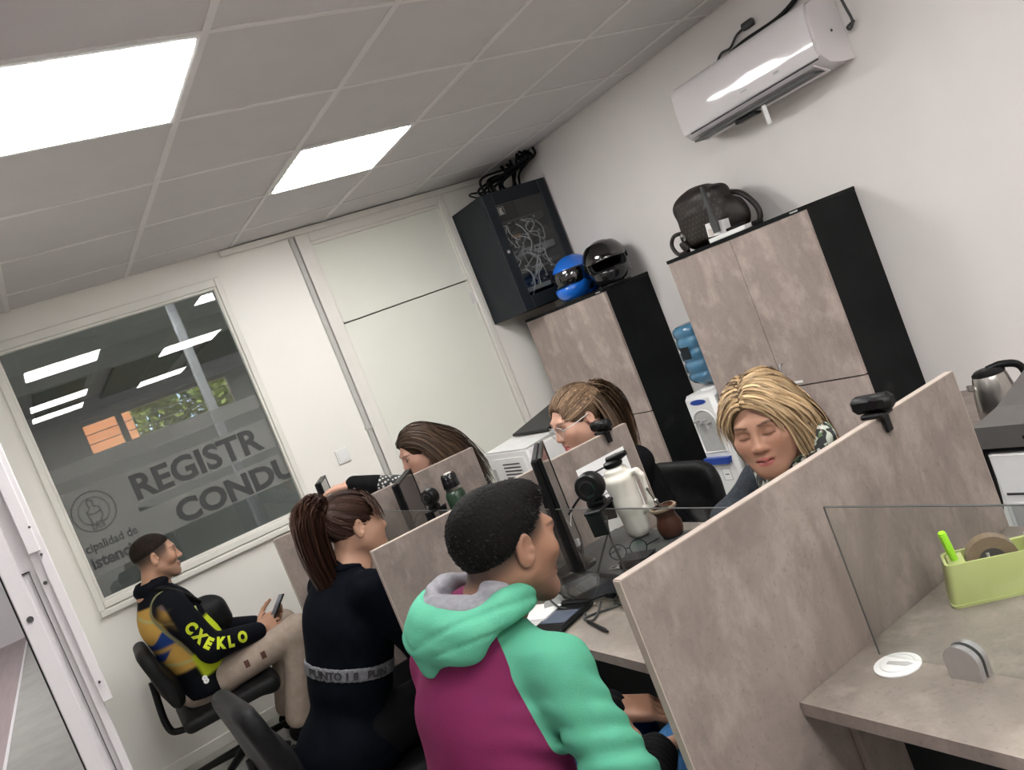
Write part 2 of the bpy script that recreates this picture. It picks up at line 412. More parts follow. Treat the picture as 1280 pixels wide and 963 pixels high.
# floor: grout bed with tiles as pieces
fl = struct(obj('floor', MB().bx(-0.87, XR + .1, -2.3, YB + .02, -0.08, -0.004), M['grout']), 'light grey tiled office floor')
TS = 0.45
first = None
for x in grid_lines(0.03 - 2 * TS, TS, -0.88, 3.4):
    for y in grid_lines(0.11, TS, -2.29, 5.0):
        x1 = min(x + TS, XR); y1 = min(y + TS, YB)
        if x1 - x < TS - .01 or y1 - y < TS - .01:
            obj('tile', MB().bx(x + .0015, x1 - .0015, y + .0015, y1 - .0015, -0.006, 0.0), M['floor'], fl)
        elif first is None:
            first = obj('tile', MB().bx(x + .0015, x1 - .0015, y + .0015, y1 - .0015, -0.006, 0.0), M['floor'], fl); fx, fy = x, y
        else: share('tile', first, fl, (x - fx, y - fy, 0))
hf = struct(obj('floor_hall', MB().bx(-6, -0.87, -2.3, 14.7, -0.08, -0.001), M['hallfloor']), 'mauve board floor of the hall beyond the doorway')
struct(obj('trim_1', MB().bx(-0.885, -0.86, -2.3, 14.7, -0.004, 0.004), M['hallwhite']), 'pale joint strip between hall boards and grey floor')
struct(obj('floor_beyond', MB().bx(-0.86, 6.0, YB + .02, 14.7, -0.08, -0.001), M['floor']), 'grey floor of the dim room behind the window')
# ceiling: dark void above, boards and rails as pieces
ce = struct(obj('ceiling', MB().bx(XL - .06, XR + .1, -2.3, YB + .08, ZC + .03, ZC + .10), M['tile']), 'white suspended board ceiling')
gx = grid_lines(0.197, 0.605, -0.1, XR); gy = grid_lines(2.283, 0.605, -2.3, YB)
gxx = [XL - .05] + gx + [XR]; gyy = [-2.3] + gy + [YB]
LIGHTS = [(0.197, 2.283), (1.407, 3.493), (0.197, -0.137), (1.407, 0.95), (1.407, -1.347), (0.197, -1.347)]
LIGHTS = [(x, y) for x, y in LIGHTS]
LIGHTS[3] = (1.407, 1.073)
first = None
for i in range(len(gxx) - 1):
    for j in range(len(gyy) - 1):
        x0, x1, y0, y1 = gxx[i] + .004, gxx[i + 1] - .004, gyy[j] + .004, gyy[j + 1] - .004
        if any(abs(gxx[i] - lx) < .02 and abs(gyy[j] - ly) < .25 for lx, ly in LIGHTS): continue
        if x1 - x0 < .03 or y1 - y0 < .03: continue
        full = abs(x1 - x0 - .597) < .002 and abs(y1 - y0 - .597) < .002
        if full and first is not None: share('ceiling_board', first, ce, (x0 - fx, y0 - fy, 0))
        else:
            o = obj('ceiling_board', MB().box(((x0 + x1) / 2, (y0 + y1) / 2, ZC + .0165), (x1 - x0, y1 - y0, .025), None, .004), M['tile'], ce)
            if full and first is None: first = o; fx, fy = x0, y0
for x in gx: obj('ceiling_rail', MB().bx(x - .012, x + .012, -2.3, YB, ZC - .001, ZC + .006, .001).bx(x - .003, x + .003, -2.3, YB, ZC + .004, ZC + .03), M['rail'], ce)
for y in gy:
    for i in range(len(gxx) - 1):
        obj('cross_rail', MB().bx(gxx[i] + .012, gxx[i + 1] - .012, y - .009, y + .009, ZC - .0005, ZC + .005), M['rail'], ce)
# walls
def wall_with_holes(name, label, y0, y1, x0, x1, z1, holes, m):
    xs = sorted({x0, x1} | {h[0] for h in holes} | {h[1] for h in holes}); zs = sorted({0, z1} | {h[2] for h in holes} | {h[3] for h in holes})
    mb = MB()
    for a, b in zip(xs, xs[1:]):
        for c_, d in zip(zs, zs[1:]):
            if any(h[0] <= a and b <= h[1] and h[2] <= c_ and d <= h[3] for h in holes): continue
            mb.bx(a, b, y0, y1, c_, d)
    return struct(obj(name, mb, m), label)
WX0, WX1, WZ0, WZ1 = 0.062, 1.243, 1.0, 2.405
DX0, DX1 = 1.885, 2.835
wall_with_holes('wall_back', 'cream partition wall with window and door', YB, YB + .08, XL - .06, XR + .1, ZC + .1, [(WX0, WX1, WZ0, WZ1), (DX0 - .09, DX1 + .05, -.001, 2.57)], M['back'])
struct(obj('wall_right', MB().bx(XR, XR + .12, -2.3, YB + .08, 0, ZC + .1), M['wall']), 'white right wall carrying the air conditioner')
struct(obj('wall_rear', MB().bx(-6, XR + .12, -2.42, -2.3, 0, ZC + .3), M['wall']), 'white wall behind the viewer')
# back window
wf = obj('window_1', MB().bx(WX0 - .035, WX0, YB - .018, YB + .05, WZ0 - .07, WZ1 + .05, .004).bx(WX1, WX1 + .035, YB - .018, YB + .05, WZ0 - .07, WZ1 + .05, .004).bx(WX0, WX1, YB - .018, YB + .05, WZ1, WZ1 + .05, .004).bx(WX0, WX1, YB - .022, YB + .05, WZ0 - .035, WZ0, .004), M['frame'])
struct(wf, 'cream framed office window with frosted lettering')
obj('sill_moulding', MB().bx(WX0 - .035, WX1 + .035, YB - .034, YB - .002, WZ0 - .075, WZ0 - .040, .006), M['frame'], wf)
obj('bead', MB().bx(WX0, WX0 + .014, YB - .006, YB + .03, WZ0, WZ1, .002).bx(WX1 - .014, WX1, YB - .006, YB + .03, WZ0, WZ1, .002).bx(WX0 + .014, WX1 - .014, YB - .006, YB + .03, WZ1 - .014, WZ1, .002).bx(WX0 + .014, WX1 - .014, YB - .006, YB + .03, WZ0, WZ0 + .014, .002), M['frame'], wf)
obj('pane', MB().bx(WX0 + .003, WX1 - .003, YB + .032, YB + .037, WZ0 + .003, WZ1 - .003), G['window'], wf)
FY = YB + .0310
def filmq(x0, x1, z0, z1): return MB().bx(x0, x1, FY, FY + .0006, z0, z1)
obj('frosted_film', filmq(WX0, .40, 1.135, 1.60), G['film'], wf)
obj('frosted_film', filmq(.40, WX1, 1.41, 1.585), G['film'], wf)
obj('frosted_film', filmq(.40, WX1, 1.195, 1.36), G['film'], wf)
obj('frosted_film', filmq(WX0, WX1, 1.66, 1.74), G['film'], wf)
EX, EZ = (1, 0, 0), (0, 0, 1)
TY = YB + .0285
def wtext(s, size, x, z, m, bold=0.0, sx=1.0):
    return obj('window_lettering', text_mb(s, size, (x, TY + .0016, z), EX, EZ, .0012, bold, 'LEFT', sx), m, wf)
wtext('REGISTR', .192, .405, 1.428, G['filmink'], .006, 1.02)
wtext('CONDU', .172, .565, 1.213, G['filmink'], .007, 1.10)
wtext('cipalidad de', .066, .085, 1.262, G['filmink'], .0008, .86)
wtext('istencia', .088, .085, 1.172, G['filmink'], .003, .95)
em = MB()
for r, w in ((.108, .005), (.075, .003)):
    pts = [Vector((.195 + r * cos(2 * pi * k / 40), TY, 1.46 + r * 1.0 * sin(2 * pi * k / 40))) for k in range(41)]
    em.tube(pts, w * .45, 4, False)
fig = [(-.01, .075), (.012, .06), (.006, .035), (.03, .02), (.035, -.03), (.015, -.05), (.022, -.085), (.0, -.09), (-.005, -.05), (-.02, -.09), (-.035, -.085), (-.028, -.04), (-.035, .01), (-.012, .03), (-.02, .055), (-.01, .075)]
em.tube([Vector((.195 + a, TY, 1.455 + b)) for a, b in fig], .0022, 4, False)
em.tube([Vector((.195 + a, TY, 1.455 + b)) for a, b in ((-.03, .0), (.0, -.01), (.03, .0))], .002, 4, False)
em.tube([Vector((.195 + a, TY, 1.455 + b)) for a, b in ((-.05, -.05), (-.02, -.06), (.02, -.055), (.05, -.06))], .0016, 4, False)
obj('round_emblem', em, G['filmpale'], wf)
em2 = text_mb('M U N I C I P A L', .03, (.13, TY + .0016, 1.315), EX, EZ, .001, 0, 'LEFT', .7)
# door with transom board
d1 = obj('door_1', MB().bx(DX0 + .004, DX1 - .004, YB + .012, YB + .05, .01, 1.952, .003), M['doorp']); struct(d1, 'pale greenish white door in the back wall')
for z in (.35, 1.83): obj('hinge', MB().cyl((DX1 + .004, YB + .008, z - .04), (DX1 + .004, YB + .008, z + .04), .007, None, 8).bx(DX1 - .03, DX1 + .03, YB + .008, YB + .0125, z - .04, z + .04), M['rail'], d1)
obj('door_edge_shadow_gap', MB().bx(DX0 - .001, DX1 + .001, YB + .052, YB + .056, 0, 1.962), M['hole'], d1)
df = struct(obj('trim_2', MB().bx(DX0 - .085, DX0, YB - .012, YB + .06, 0, 2.57, .004).bx(DX1, DX1 + .045, YB - .012, YB + .06, 0, 2.57, .004).bx(DX0, DX1, YB - .012, YB + .06, 2.50, 2.57, .004), M['frame']), 'cream door frame with header')
obj('transom_board', MB().bx(DX0 + .002, DX1 - .002, YB + .014, YB + .05, 1.960, 2.5, .002), M['doorp'], df)
obj('frame_bead', MB().bx(DX0, DX0 + .012, YB - .002, YB + .014, 1.965, 2.5, .002).bx(DX1 - .012, DX1, YB - .002, YB + .014, 1.965, 2.5, .002).bx(DX0 + .012, DX1 - .012, YB - .002, YB + .014, 2.478, 2.5, .002), M['frame'], df)
struct(obj('trim_3', MB().bx(1.33, 3.42, YB - .035, YB - .0125, 2.555, 2.592, .003), M['frame']), 'cream cover strip under the ceiling at the back wall')
cd = tag(obj('cable_conduit', MB().bx(1.757, 1.788, YB - .022, YB - .0005, .03, 2.553, .006), M['conduit']), 'grey vertical cable conduit on the wall left of the door', 'conduit')
obj('coupling', MB().bx(1.752, 1.793, YB - .026, YB - .0004, 1.285, 1.31, .004), M['conduit'], cd)
sw = tag(obj('wall_plate', MB().bx(1.515, 1.60, YB - .011, YB - .0005, 1.155, 1.245, .004), M['whitepl']), 'small white blank wall plate between window and conduit', 'wall plate')
obj('plate_cover', MB().bx(1.527, 1.588, YB - .014, YB - .0105, 1.167, 1.233, .003), M['whitepl'], sw)
struct(obj('baseboard_back', MB().bx(XL, 1.80, YB - .012, YB - .0003, 0.0, .06, .003), M['back']), 'low cream skirting under the window')
# left partition with the white aluminium door jamb
struct(obj('wall_left', MB().bx(XL - .055, XL, 3.06, YB, 0, ZC + .1), M['back']), 'narrow left partition beside the window')
JY = 3.0
d2 = struct(obj('door_2', MB().bx(-.182, -.132, JY, JY + .055, 0, 2.593, .003).bx(-.132, -.095, JY + .018, JY + .055, 0, 2.593).bx(-.095, -.070, JY + .004, JY + .055, 0, 2.593, .002), M['whitealu']), 'white aluminium jamb of the open sliding door')
obj('cover_strip', MB().bx(-.072, -.043, JY - .012, JY + .012, .935, 2.585, .003), M['whitealu'], d2)
obj('latch_cover', MB().bx(-.094, -.058, JY - .018, JY + .006, 1.442, 2.585, .003), M['whitealu'], d2)
obj('strike_slot', MB().bx(-.112, -.1105, JY + .008, JY + .019, .05, 1.395).bx(-.131, -.1105, JY + .008, JY + .019, 1.393, 1.396), M['hole'], d2)
for x, z, r in ((-.157, 1.262, .010), (-.083, 1.345, .006), (-.062, 1.43, .004), (-.058, 1.00, .004), (-.062, 1.52, .004)):
    obj('screw', MB().cyl((x, JY - .0185 if r < .005 else JY - .003, z), (x, JY + .006, z), r, None, 10), M['greypl'], d2)
obj('jamb_gasket', MB().bx(-.187, -.1815, JY + .004, JY + .05, 0, 2.59), M['hole'], d2)
# the hall beyond: bright on the left, dim behind the window
struct(obj('wall_hall', MB().bx(-6, -.12, 14.6, 14.72, 0, 3.0), M['hallwhite']), 'white far wall of the hall')
struct(obj('wall_hall_side', MB().bx(-6.12, -6, -2.42, 14.72, 0, 3.0), M['hallwhite']), 'white side wall of the hall')
struct(obj('wall_light_blocker', MB().bx(-.17, -.12, YB + .09, 14.6, 0, 3.0), M['hallwall']), 'added unseen grey wall keeping hall light out of the dim room')  # unseen wall added to block the hall light, so the room behind stays dark
hc = struct(obj('ceiling_hall', MB().bx(-6, XL - .06, -2.3, 14.7, 2.72, 2.8), M['hallwhite']), 'white hall ceiling')
wall_with_holes('wall_beyond', 'grey far wall of the dim room with a high window strip', 12.0, 12.12, -.12, 6.0, 3.0, [(.72, 2.6, 2.03, 2.40)], M['hallwall'])
struct(obj('wall_beyond_side', MB().bx(6.0, 6.1, YB + .08, 12.1, 0, 3.0), M['hallwall']), 'grey side wall of the dim room')
struct(obj('wall_beyond_near', MB().bx(XR + .1, 6.0, YB + .06, YB + .14, 0, 3.0), M['hallwall']), 'grey near wall of the dim room')
struct(obj('ceiling_beyond', MB().bx(-.12, 6.0, YB + .09, 12.0, 2.66, 2.74), M['hallwall']), 'dark grey ceiling of the dim room')
for i, (a, b) in enumerate(((.26, .74), (.99, 1.75), (2.0, 2.75))):
    struct(obj('trim_%d' % (i + 4), MB().bx(a, b, 8.0, 11.9, 2.60, 2.64, .004), M['green']), 'dark green ceiling panel behind the window')
struct(obj('trim_7', MB().bx(-.12, 6, 7.86, 7.98, 2.50, 2.66), M['hallwall']), 'ceiling beam behind the window')
struct(obj('trim_8', MB().bx(-.12, 6, 11.4, 11.5, 2.42, 2.66), M['pillar']), 'pale ceiling beam behind the window')
hw = struct(obj('window_2', MB().bx(.72, 2.6, 12.02, 12.06, 2.145, 2.155).bx(.72, 2.6, 12.02, 12.06, 2.27, 2.28).bx(1.12, 1.2, 12.01, 12.08, 2.03, 2.40), M['hallwall']), 'far high window strip with dark bars')
obj('pane', MB().bx(.72, 2.6, 12.09, 12.095, 2.03, 2.40), G['screen'], hw)
pl = struct(obj('pillar', MB().bx(1.118, 1.178, 6.0, 6.06, 0, 2.66, .006), M['pillar']), 'slim pale post behind the window')
struct(obj('ground_outside', MB().bx(-6, 12, 14.75, 30, -.3, -.1), M['terra']), 'ground outside the far window')
ow = tag(obj('garden_wall', MB().bx(-.1, 1.45, 13.4, 13.6, -.1, 5.2), M['terra']), 'orange rendered house wall outside the far window strip', 'house')
# ceiling lights
lab = {0: 'large bright square ceiling light nearest the viewer, cut by the left edge', 1: 'bright square ceiling light nearer to the server cabinet'}
for i, (lx, ly) in enumerate(LIGHTS):
    t = thing('ceiling_light', lab.get(i, ['ceiling light panel mirrored low in the window', 'ceiling light panel mirrored right of centre in the window', 'farthest ceiling light panel mirrored in the window', 'ceiling light panel behind the viewer near the rear wall'][i - 2] if i > 1 else ''), 'ceiling light', (lx + .3025, ly + .3025, ZC - .004), 0, 'square ceiling light panels')
    obj('light_frame', MB().box((lx + .3025, ly + .0125, ZC + .003), (.581, .012, .014)).box((lx + .3025, ly + .5925, ZC + .003), (.581, .012, .014)).box((lx + .0185, ly + .3025, ZC + .003), (.012, .568, .014)).box((lx + .5865, ly + .3025, ZC + .003), (.012, .568, .014)), M['lamprim'], t)
    pts = []
    hw_ = .277; r = .02
    for cx, cy, a0 in ((hw_ - r, hw_ - r, 0), (-hw_ + r, hw_ - r, 90), (-hw_ + r, -hw_ + r, 180), (hw_ - r, -hw_ + r, 270)):
        for k in range(5): a = radians(a0 + k * 22.5); pts.append((cx + r * cos(a), cy + r * sin(a)))
    obj('diffuser', MB().prism(pts, .008, (lx + .3025, ly + .3025, ZC - .006)), M['lamp'], t)
# added fill lamps out of view, brightening the hall and the dim room
zz = 0
for i, (x, y) in enumerate(((-3.0, 1.5), (-3.0, 5.5), (-2.0, 10.5), (-4.0, 13.0), (4.6, 6.4), (4.6, 9.0), (3.6, 7.0), (3.7, 10.2), (5.5, 7.6), (.62, 5.56), (-1.5, 8.2))):
    if x > 0: zz = -.06
    t = thing('hall_fill_light', ('%s added unseen fill light panel for the dim room behind the window' if x > 0 else '%s added unseen fill light panel for the hall beyond the open doorway') % ('first', 'second', 'third', 'fourth', 'fifth', 'sixth', 'seventh', 'eighth', 'ninth', 'tenth', 'eleventh', 'twelfth')[i], 'ceiling light', (x, y, 2.71 + zz), 0, 'added hall fill lights')
    obj('diffuser', MB().bx(x - .3, x + .3, y - .3, y + .3, 2.702 + zz, 2.72 + zz), M['lamp'], t)
    obj('light_frame', MB().bx(x - .32, x - .301, y - .32, y + .32, 2.698 + zz, 2.72 + zz).bx(x + .301, x + .32, y - .32, y + .32, 2.698 + zz, 2.72 + zz).bx(x - .3, x + .3, y - .32, y - .301, 2.698 + zz, 2.72 + zz).bx(x - .3, x + .3, y + .301, y + .32, 2.698 + zz, 2.72 + zz), M['lamprim'], t)
# tree outside the far window strip
def leaf_tree(x, y, h, r, seed, label):
    rr = np.random.RandomState(seed)
    t = thing('tree', label, 'tree', (x, y, -.1), 0, 'trees outside')
    obj('trunk', MB().tube([(x, y, -.1), (x + .1, y, h * .5), (x, y, h * .8)], [.16, .12, .06], 9), M['gourd'], t)
    mb = MB(); n = 5200
    d = rr.normal(size=(n, 3)); d /= np.linalg.norm(d, axis=1)[:, None]; rad = r * (.45 + .55 * rr.rand(n)) * (1 + .25 * np.sin(d[:, 0] * 5 + d[:, 2] * 4))
    P_ = np.array([x, y, h]) + d * rad[:, None]
    a = rr.normal(size=(n, 3)); a /= np.linalg.norm(a, axis=1)[:, None]; b = np.cross(a, rr.normal(size=(n, 3))); b /= np.linalg.norm(b, axis=1)[:, None]
    for i in range(n):
        s_ = .08; mb.add([P_[i] - a[i] * s_, P_[i] - b[i] * s_ * .5, P_[i] + a[i] * s_, P_[i] + b[i] * s_ * .5], [(0, 1, 2, 3)])
    o = obj('foliage', mb, M['leaf'], t); o['kind'] = 'stuff'
leaf_tree(2.6, 16.0, 2.4, 1.4, 3, 'leafy tree seen through the far window strip')
leaf_tree(5.6, 18.5, 2.8, 1.7, 5, 'second leafy tree further right outside the far window strip')
# ---------------------------------------------------------------- desks, dividers, screens
DZ = 0.74
PY = (1.132, 2.32, 3.51)
PLAB = ('nearest concrete-look divider panel with a black webcam clipped on top', 'middle concrete-look divider panel between the two black monitors', 'farthest concrete-look divider panel, below the woman in the dotted sleeves')
for y, l in zip(PY, PLAB):
    t = thing('divider_panel', l, 'divider', (1.165, y + .009, 0), 0, 'desk divider panels')
    obj('board', MB().bx(.6865, 1.6545, y, y + .018, .012, 1.099), M['lam'], t)
    obj('edge_band', MB().bx(.684, .6864, y - .0002, y + .0182, .012, 1.1).bx(1.6546, 1.657, y - .0002, y + .0182, .012, 1.1).bx(.6865, 1.6545, y - .0002, y + .0182, 1.0991, 1.1015), M['edge'], t)
    for x in (.74, 1.6): obj('foot', MB().cyl((x, y + .009, 0), (x, y + .009, .012), .009, None, 10), M['blackpl'], t)
DESKS = ((.0, 1.130, 'nearest concrete-look desk with the lime tape dispenser on it'), (1.152, 2.318, 'second concrete-look desk holding the signature pad and white jug'), (2.340, 3.508, 'third concrete-look desk in front of the woman with the ponytail'), (3.53, 4.66, 'farthest concrete-look desk near the back window'))
for y0, y1, l in DESKS:
    t = thing('desk', l, 'desk', (1.29, (y0 + y1) / 2, 0), 0, 'counter desks')
    obj('worktop', MB().bx(.9375, 1.65, y0, y1, DZ - .025, DZ), M['lamdesk'], t)
    obj('edge_band', MB().bx(.935, .9374, y0, y1, DZ - .0252, DZ + .0002), M['lam'], t)
    obj('modesty_panel', MB().bx(1.115, 1.133, y0 + .02, y1 - .02, .06, DZ - .0252), M['slate'], t)
    for ly in (y0 + .002, y1 - .02):
        obj('side_panel', MB().bx(1.02, 1.64, ly, ly + .018, .0, DZ - .0252), M['lam'], t)
for (y0, y1), l in zip(((.12, 1.072), (1.17, 2.30), (2.355, 3.49)), ('clear glass screen with a grey clamp on the nearest desk', 'clear glass screen between the man in the hoodie and the blonde woman', 'clear glass screen in front of the woman with the ponytail')):
    t = thing('glass_screen', l, 'glass screen', (1.098, (y0 + y1) / 2, DZ), 0, 'counter glass screens')
    obj('glass_sheet', MB().bx(1.095, 1.101, y0, y1, DZ + .012, 1.0385), G['screen'], t)
    obj('glass_edge', MB().bx(1.0952, 1.1008, y0, y1, 1.0386, 1.0396).bx(1.0962, 1.0998, y1 + .0001, y1 + .0007, DZ + .012, 1.0385), MATS['light_grey_plastic'] if False else MATS['grey_plastic'], t)
    for cy in ((y1 - .17, y0 + .2) if y0 < 1 else (y1 - .12, y0 + .12)):
        mb = MB()
        prof = [(-.028, 0), (.028, 0), (.030, .03)] + [(.030 * cos(a), .032 + .026 * sin(a)) for a in [pi * k / 10 for k in range(1, 10)]] + [(-.030, .03)]
        mb.prism(prof, .011, (1.0945, cy, DZ), (0, -1, 0), (0, 0, 1)); mb.prism(prof, .011, (1.1125, cy, DZ), (0, -1, 0), (0, 0, 1))
        obj('clamp', mb, M['alu'], t, 40)
gm = thing('cable_grommet', 'round white cable grommet in the nearest desk top', 'grommet', (1.09, 1.034, DZ))
mb = MB().lathe((1.09, 1.034, DZ), [(.040, .0), (.0405, .003), (.036, .005), (.030, .005), (.029, .003)], 28)
obj('rim', mb, M['whitepl'], gm, 40)
obj('cap', MB().lathe((1.09, 1.034, DZ + .0012), [(.0285, 0), (.0285, .004), (.027, .005)], 24), M['whitepl'], gm, 40)
obj('slot', MB().prism([(-.02, -.006), (.016, -.009), (.026, 0), (.016, .005), (-.02, .003)], .0006, (1.09, 1.03, DZ + .0064), (.2, -.98, 0), (.98, .2, 0)), M['greylight'], gm)

# ---------------------------------------------------------------- lime tape dispenser and marker
td = thing('tape_dispenser', 'lime green tape dispenser with pen well on the nearest desk', 'tape dispenser', (1.335, 1.0, DZ))
e0 = on_z(1192, 762, DZ); e1 = on_z(1300, 738, DZ)
AX = Vector((e1.x - e0.x, e1.y - e0.y, 0)).normalized(); AY = Vector((-AX.y, AX.x, 0))
def tdp(a, b, z): return e0 + AX * a + AY * b + Vector((0, 0, z))
def ring_rr(a0, a1, b0, b1, z, r=.012, zf=None, n=4):
    out = []
    for ca, cb, s0 in ((a1 - r, b1 - r, 0), (a0 + r, b1 - r, 90), (a0 + r, b0 + r, 180), (a1 - r, b0 + r, 270)):
        for k in range(n + 1):
            t = radians(s0 + 90 * k / n); a = ca + r * cos(t); b = cb + r * sin(t)
            out.append(tdp(a, b, z if zf is None else zf(a)))
    return out
top = lambda a: .083 - .018 * min(1, max(0, (a - .04) / .05)) + (.0 if a < .1 else (a - .1) * .25)
body = MB().loft([ring_rr(.004, .165, .0, .068, 0), ring_rr(.0, .168, -.002, .070, .012), ring_rr(.012, .170, -.001, .069, 0, zf=lambda a: top(a) - .006), ring_rr(.012, .170, .0, .068, 0, zf=top), ring_rr(.017, .165, .005, .063, 0, zf=top), ring_rr(.019, .162, .008, .060, 0, .01, zf=lambda a: top(a) - .03)])
obj('dispenser_body', body, M['lime'], td, 45)
obj('base_rim', MB().loft([ring_rr(.0, .170, -.004, .072, .0), ring_rr(-.001, .171, -.005, .073, .006)]), M['lime'], td, 45)
obj('pen_well', MB().prism([(0, 0), (.028, 0), (.028, .05), (0, .05)], .001, tdp(.020, .009, .0795), AX, AY), M['lime'], td)
rc = tdp(.095, .034, .066)
obj('tape_roll', MB().lathe(rc - AY * .0125, [(.0235, 0), (.045, 0), (.045, .025), (.0235, .025)], 32, AY, False).lathe(rc - AY * .0125, [(.0235, .025), (.0235, 0)], 32, AY, False), M['tape'], td, 40)
obj('roll_core', MB().lathe(rc - AY * .013, [(.006, 0), (.0235, 0), (.0235, .026), (.006, .026)], 24, AY), M['core'], td, 40)
for k in range(3):
    a = 2 * pi * k / 3
    obj('core_spoke', MB().box(rc + (AX * cos(a) + Vector((0, 0, 1)) * sin(a)) * .012 - AY * .0135, (.004, .004, .012)), M['greylight'], td)
obj('cutter', MB().box(tdp(.163, .034, .084), (.004, .05, .012), atan2(AX.y, AX.x)), M['steel'], td)
mk0 = tdp(.034, .034, .062); mkd = Vector((-.20, -.05, .98)).normalized()
mkr = thing('highlighter', 'neon green highlighter standing in the tape dispenser', 'marker', tuple(mk0))
obj('barrel', MB().tube([mk0, mk0 + mkd * .035, mk0 + mkd * .036], [.0068, .0068, .0072], 14), M['neon'], mkr, 40)
obj('cap', MB().tube([mk0 + mkd * .036, mk0 + mkd * .078, mk0 + mkd * .082], [.0078, .0078, .0062], 14), M['neon'], mkr, 40)
obj('clip', MB().tube([mk0 + mkd * .078 + Vector((-.009, -.004, 0)), mk0 + mkd * .045 + Vector((-.0095, -.004, 0))], .0018, 6), M['neon'], mkr)

# ---------------------------------------------------------------- copier, kettle and low cabinet on the right
def qb(name, x0, x1, y0, y1, z0, z1, m, p, bev=.004): return obj(name, MB().bx(x0, x1, y0, y1, z0, z1, bev), m, p)
cp = thing('copier', 'grey topped white office copier at the right edge', 'copier', (2.4, 1.1, 0))
qb('copier_body', 2.088, 2.66, .78, 1.42, .03, .745, M['whitepl'], cp, .01)
qb('front_seam', 2.0865, 2.088, .80, 1.40, .622, .628, M['greypl'], cp, 0)
qb('paper_drawer', 2.082, 2.088, .80, 1.40, .46, .60, M['greylight'], cp, .003)
qb('paper_drawer', 2.082, 2.088, .80, 1.40, .31, .45, M['greylight'], cp, .003)
qb('scanner_bed', 2.085, 2.66, .78, 1.425, .7455, .7595, M['blackpl'], cp, .003)
mb = MB().prism([(2.08, .76), (2.66, .76), (2.66, .915), (2.60, .925), (2.22, .830), (2.08, .822)], .66, (0, 1.43, 0), (1, 0, 0), (0, 0, 1))
obj('scanner_lid', mb, M['greylid'], cp)
obj('document_tray', MB().prism([(2.30, .860), (2.62, .942), (2.62, .948), (2.30, .866)], .50, (0, 1.38, 0), (1, 0, 0), (0, 0, 1)), M['blackpl'], cp)
qb('lid_label', 2.0785, 2.08, 1.22, 1.30, .782, .791, M['blackpl'], cp, 0)
for x in (2.16, 2.6):
    for y in (.84, 1.36): obj('castor', MB().cyl((x, y, 0), (x, y, .03), .02, None, 10), M['blackpl'], cp)
lc = thing('low_cabinet', 'low white cabinet by the right wall under the kettle', 'cabinet', (3.12, 1.75, 0))
qb('carcass', 2.78, 3.41, 1.2, 2.35, .0, .525, M['whitepl'], lc)
qb('top', 2.76, 3.412, 1.19, 2.36, .526, .545, M['lam'], lc, .002)
qb('door', 2.765, 2.779, 1.22, 1.77, .05, .515, M['whitepl'], lc, .002); qb('door', 2.765, 2.779, 1.78, 2.33, .05, .515, M['whitepl'], lc, .002)
kc = on_x(1258, 520, 2.95); kx, ky, kz = 2.95, kc.y + .01, .5455
kt = thing('kettle', 'brushed steel electric kettle with black handle by the right wall', 'kettle', (kx, ky, kz))
obj('base', MB().lathe((kx, ky, kz), [(.078, 0), (.080, .006), (.078, .018), (.07, .02)], 28), M['blackpl'], kt, 40)
obj('steel_body', MB().lathe((kx, ky, kz + .02), [(.074, 0), (.078, .008), (.076, .05), (.069, .11), (.060, .155), (.056, .165)], 32), M['steel'], kt, 50)
obj('lid', MB().lathe((kx, ky, kz + .185), [(.057, 0), (.057, .006), (.045, .016), (.02, .021)], 28), M['blackpl'], kt, 50)
vd = Vector((.47, -.87, 0)).normalized(); sd = Vector((.87, .47, 0)) ; hd = Vector((.62, -.78, 0)).normalized()
obj('handle', MB().tube(curve_pts([Vector((kx, ky, kz + .198)) - hd * .0, Vector((kx, ky, kz + .205)) + hd * .05, Vector((kx, ky, kz + .18)) + hd * .105, Vector((kx, ky, kz + .09)) + hd * .115, Vector((kx, ky, kz + .035)) + hd * .078], 6), [.016] * 3 + [.014] * 22, 10), M['blackpl'], kt, 60)
obj('spout', MB().prism([(-.018, 0), (.018, 0), (.004, .03), (-.004, .03)], .03, Vector((kx, ky, kz + .155)) - hd * .05, sd.cross(Vector((0, 0, 1))), -hd + Vector((0, 0, .3))), M['steel'], kt)

